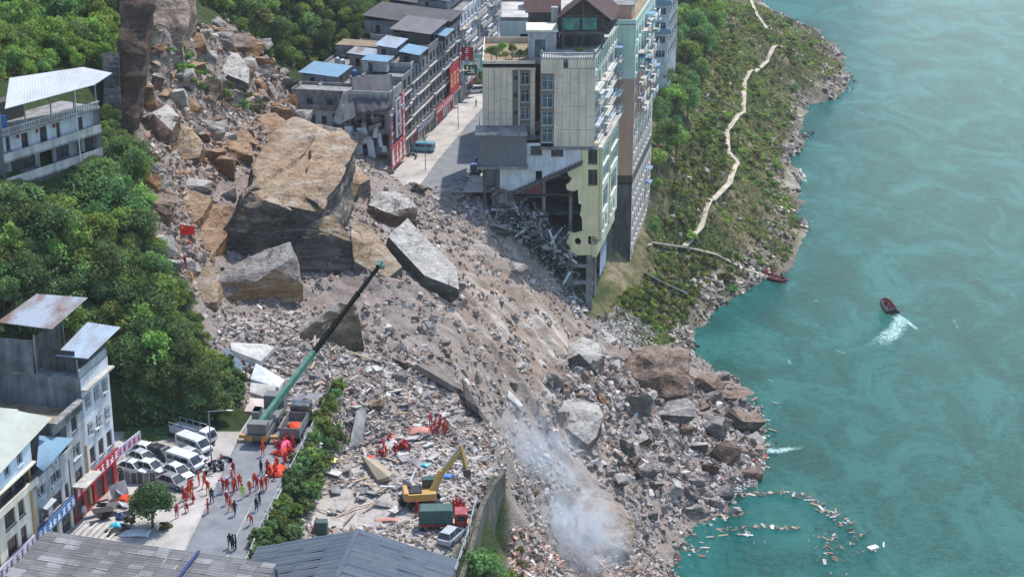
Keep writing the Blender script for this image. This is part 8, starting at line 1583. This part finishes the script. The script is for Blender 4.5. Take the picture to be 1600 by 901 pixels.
# ------------------------------------------------------------------ smoke
def smoke(label, base, h, rx, ry, dens, color, seed, lean=(0, 0)):
    """closed body of smoke with noisy density, drifting from the smouldering rubble"""
    g_ = hit(*base) if len(base) == 2 else Vector(base); bm = bmesh.new(); bmesh.ops.create_icosphere(bm, subdivisions=3, radius=1.0); 
    for v in bm.verts: v.co += v.co.normalized() * .18 * mnoise.noise(v.co * 1.7 + Vector((seed, 0, 0)))
    me = bpy.data.meshes.new('smoke'); bm.to_mesh(me); bm.free(); m = bpy.data.materials.new('smoke'); m.use_nodes = True; t = m.node_tree; t.nodes.clear(); N = NB.__new__(NB); N.m = m; N.t = t; N.n = t.nodes
    out = t.nodes.new('ShaderNodeOutputMaterial'); pv = t.nodes.new('ShaderNodeVolumePrincipled'); co = N.coord('Object'); ln = t.nodes.new('ShaderNodeVectorMath'); ln.operation = 'LENGTH'; t.links.new(co, ln.inputs[0]); pos = N.geo('Position')
    n1 = N.noise(N.mapping(pos, (1, 1, .8)), .2, 7, .66, 2.2); f = N.math('MULTIPLY', N.ramp(ln.outputs['Value'], [(.0, 1.0), (.4, .5), (.7, .12), (.92, 0.0)]), N.ramp(n1, [(.44, 0.0), (.66, 1.0)])); N.put(pv.inputs['Density'], N.math('MULTIPLY', f, dens)); pv.inputs['Color'].default_value = color; pv.inputs['Anisotropy'].default_value = .2; t.links.new(pv.outputs[0], out.inputs['Volume']); me.materials.append(m)
    o = link('smoke', me, None, g_ + Vector((lean[0], lean[1], h * .38)), (0, R(lean[0] * 3), 0)); o.scale = (rx, ry, h * .62); tag(o, label, None, None, 'stuff')
smoke('thick white blue smoke rising from the rubble at the bottom edge', (912, 892), 14, 10, 7, 1.35, (.90, .95, 1, 1), 1, (-1, 0)); smoke('thin bluish smoke drifting over the slope by the retaining wall', (832, 740), 12, 10, 8, .34, (.8, .9, 1, 1), 2); smoke('wisp of blue smoke between the two plumes', (868, 780), 8, 8, 5, .35, (.82, .92, 1, 1), 3); smoke('wisp of smoke under the two toned boulder', (935, 690), 3.5, 3, 2.5, .25, (.85, .92, 1, 1), 4)
# ------------------------------------------------------------------ thin valley haze
hz = MB().box(-430, -420, -48, 2060, 2560, 96); hm2 = bpy.data.materials.new('haze'); hm2.use_nodes = True; ht = hm2.node_tree; ht.nodes.clear(); ho = ht.nodes.new('ShaderNodeOutputMaterial'); hv = ht.nodes.new('ShaderNodeVolumePrincipled')
hv.inputs['Density'].default_value = 0.00008; hv.inputs['Color'].default_value = (.95, .97, 1, 1); hv.inputs['Anisotropy'].default_value = 0.2; ht.links.new(hv.outputs[0], ho.inputs['Volume'])
ho_ = hz.build('haze', hm2); tag(ho_, 'thin haze filling the valley', None, None, 'stuff')
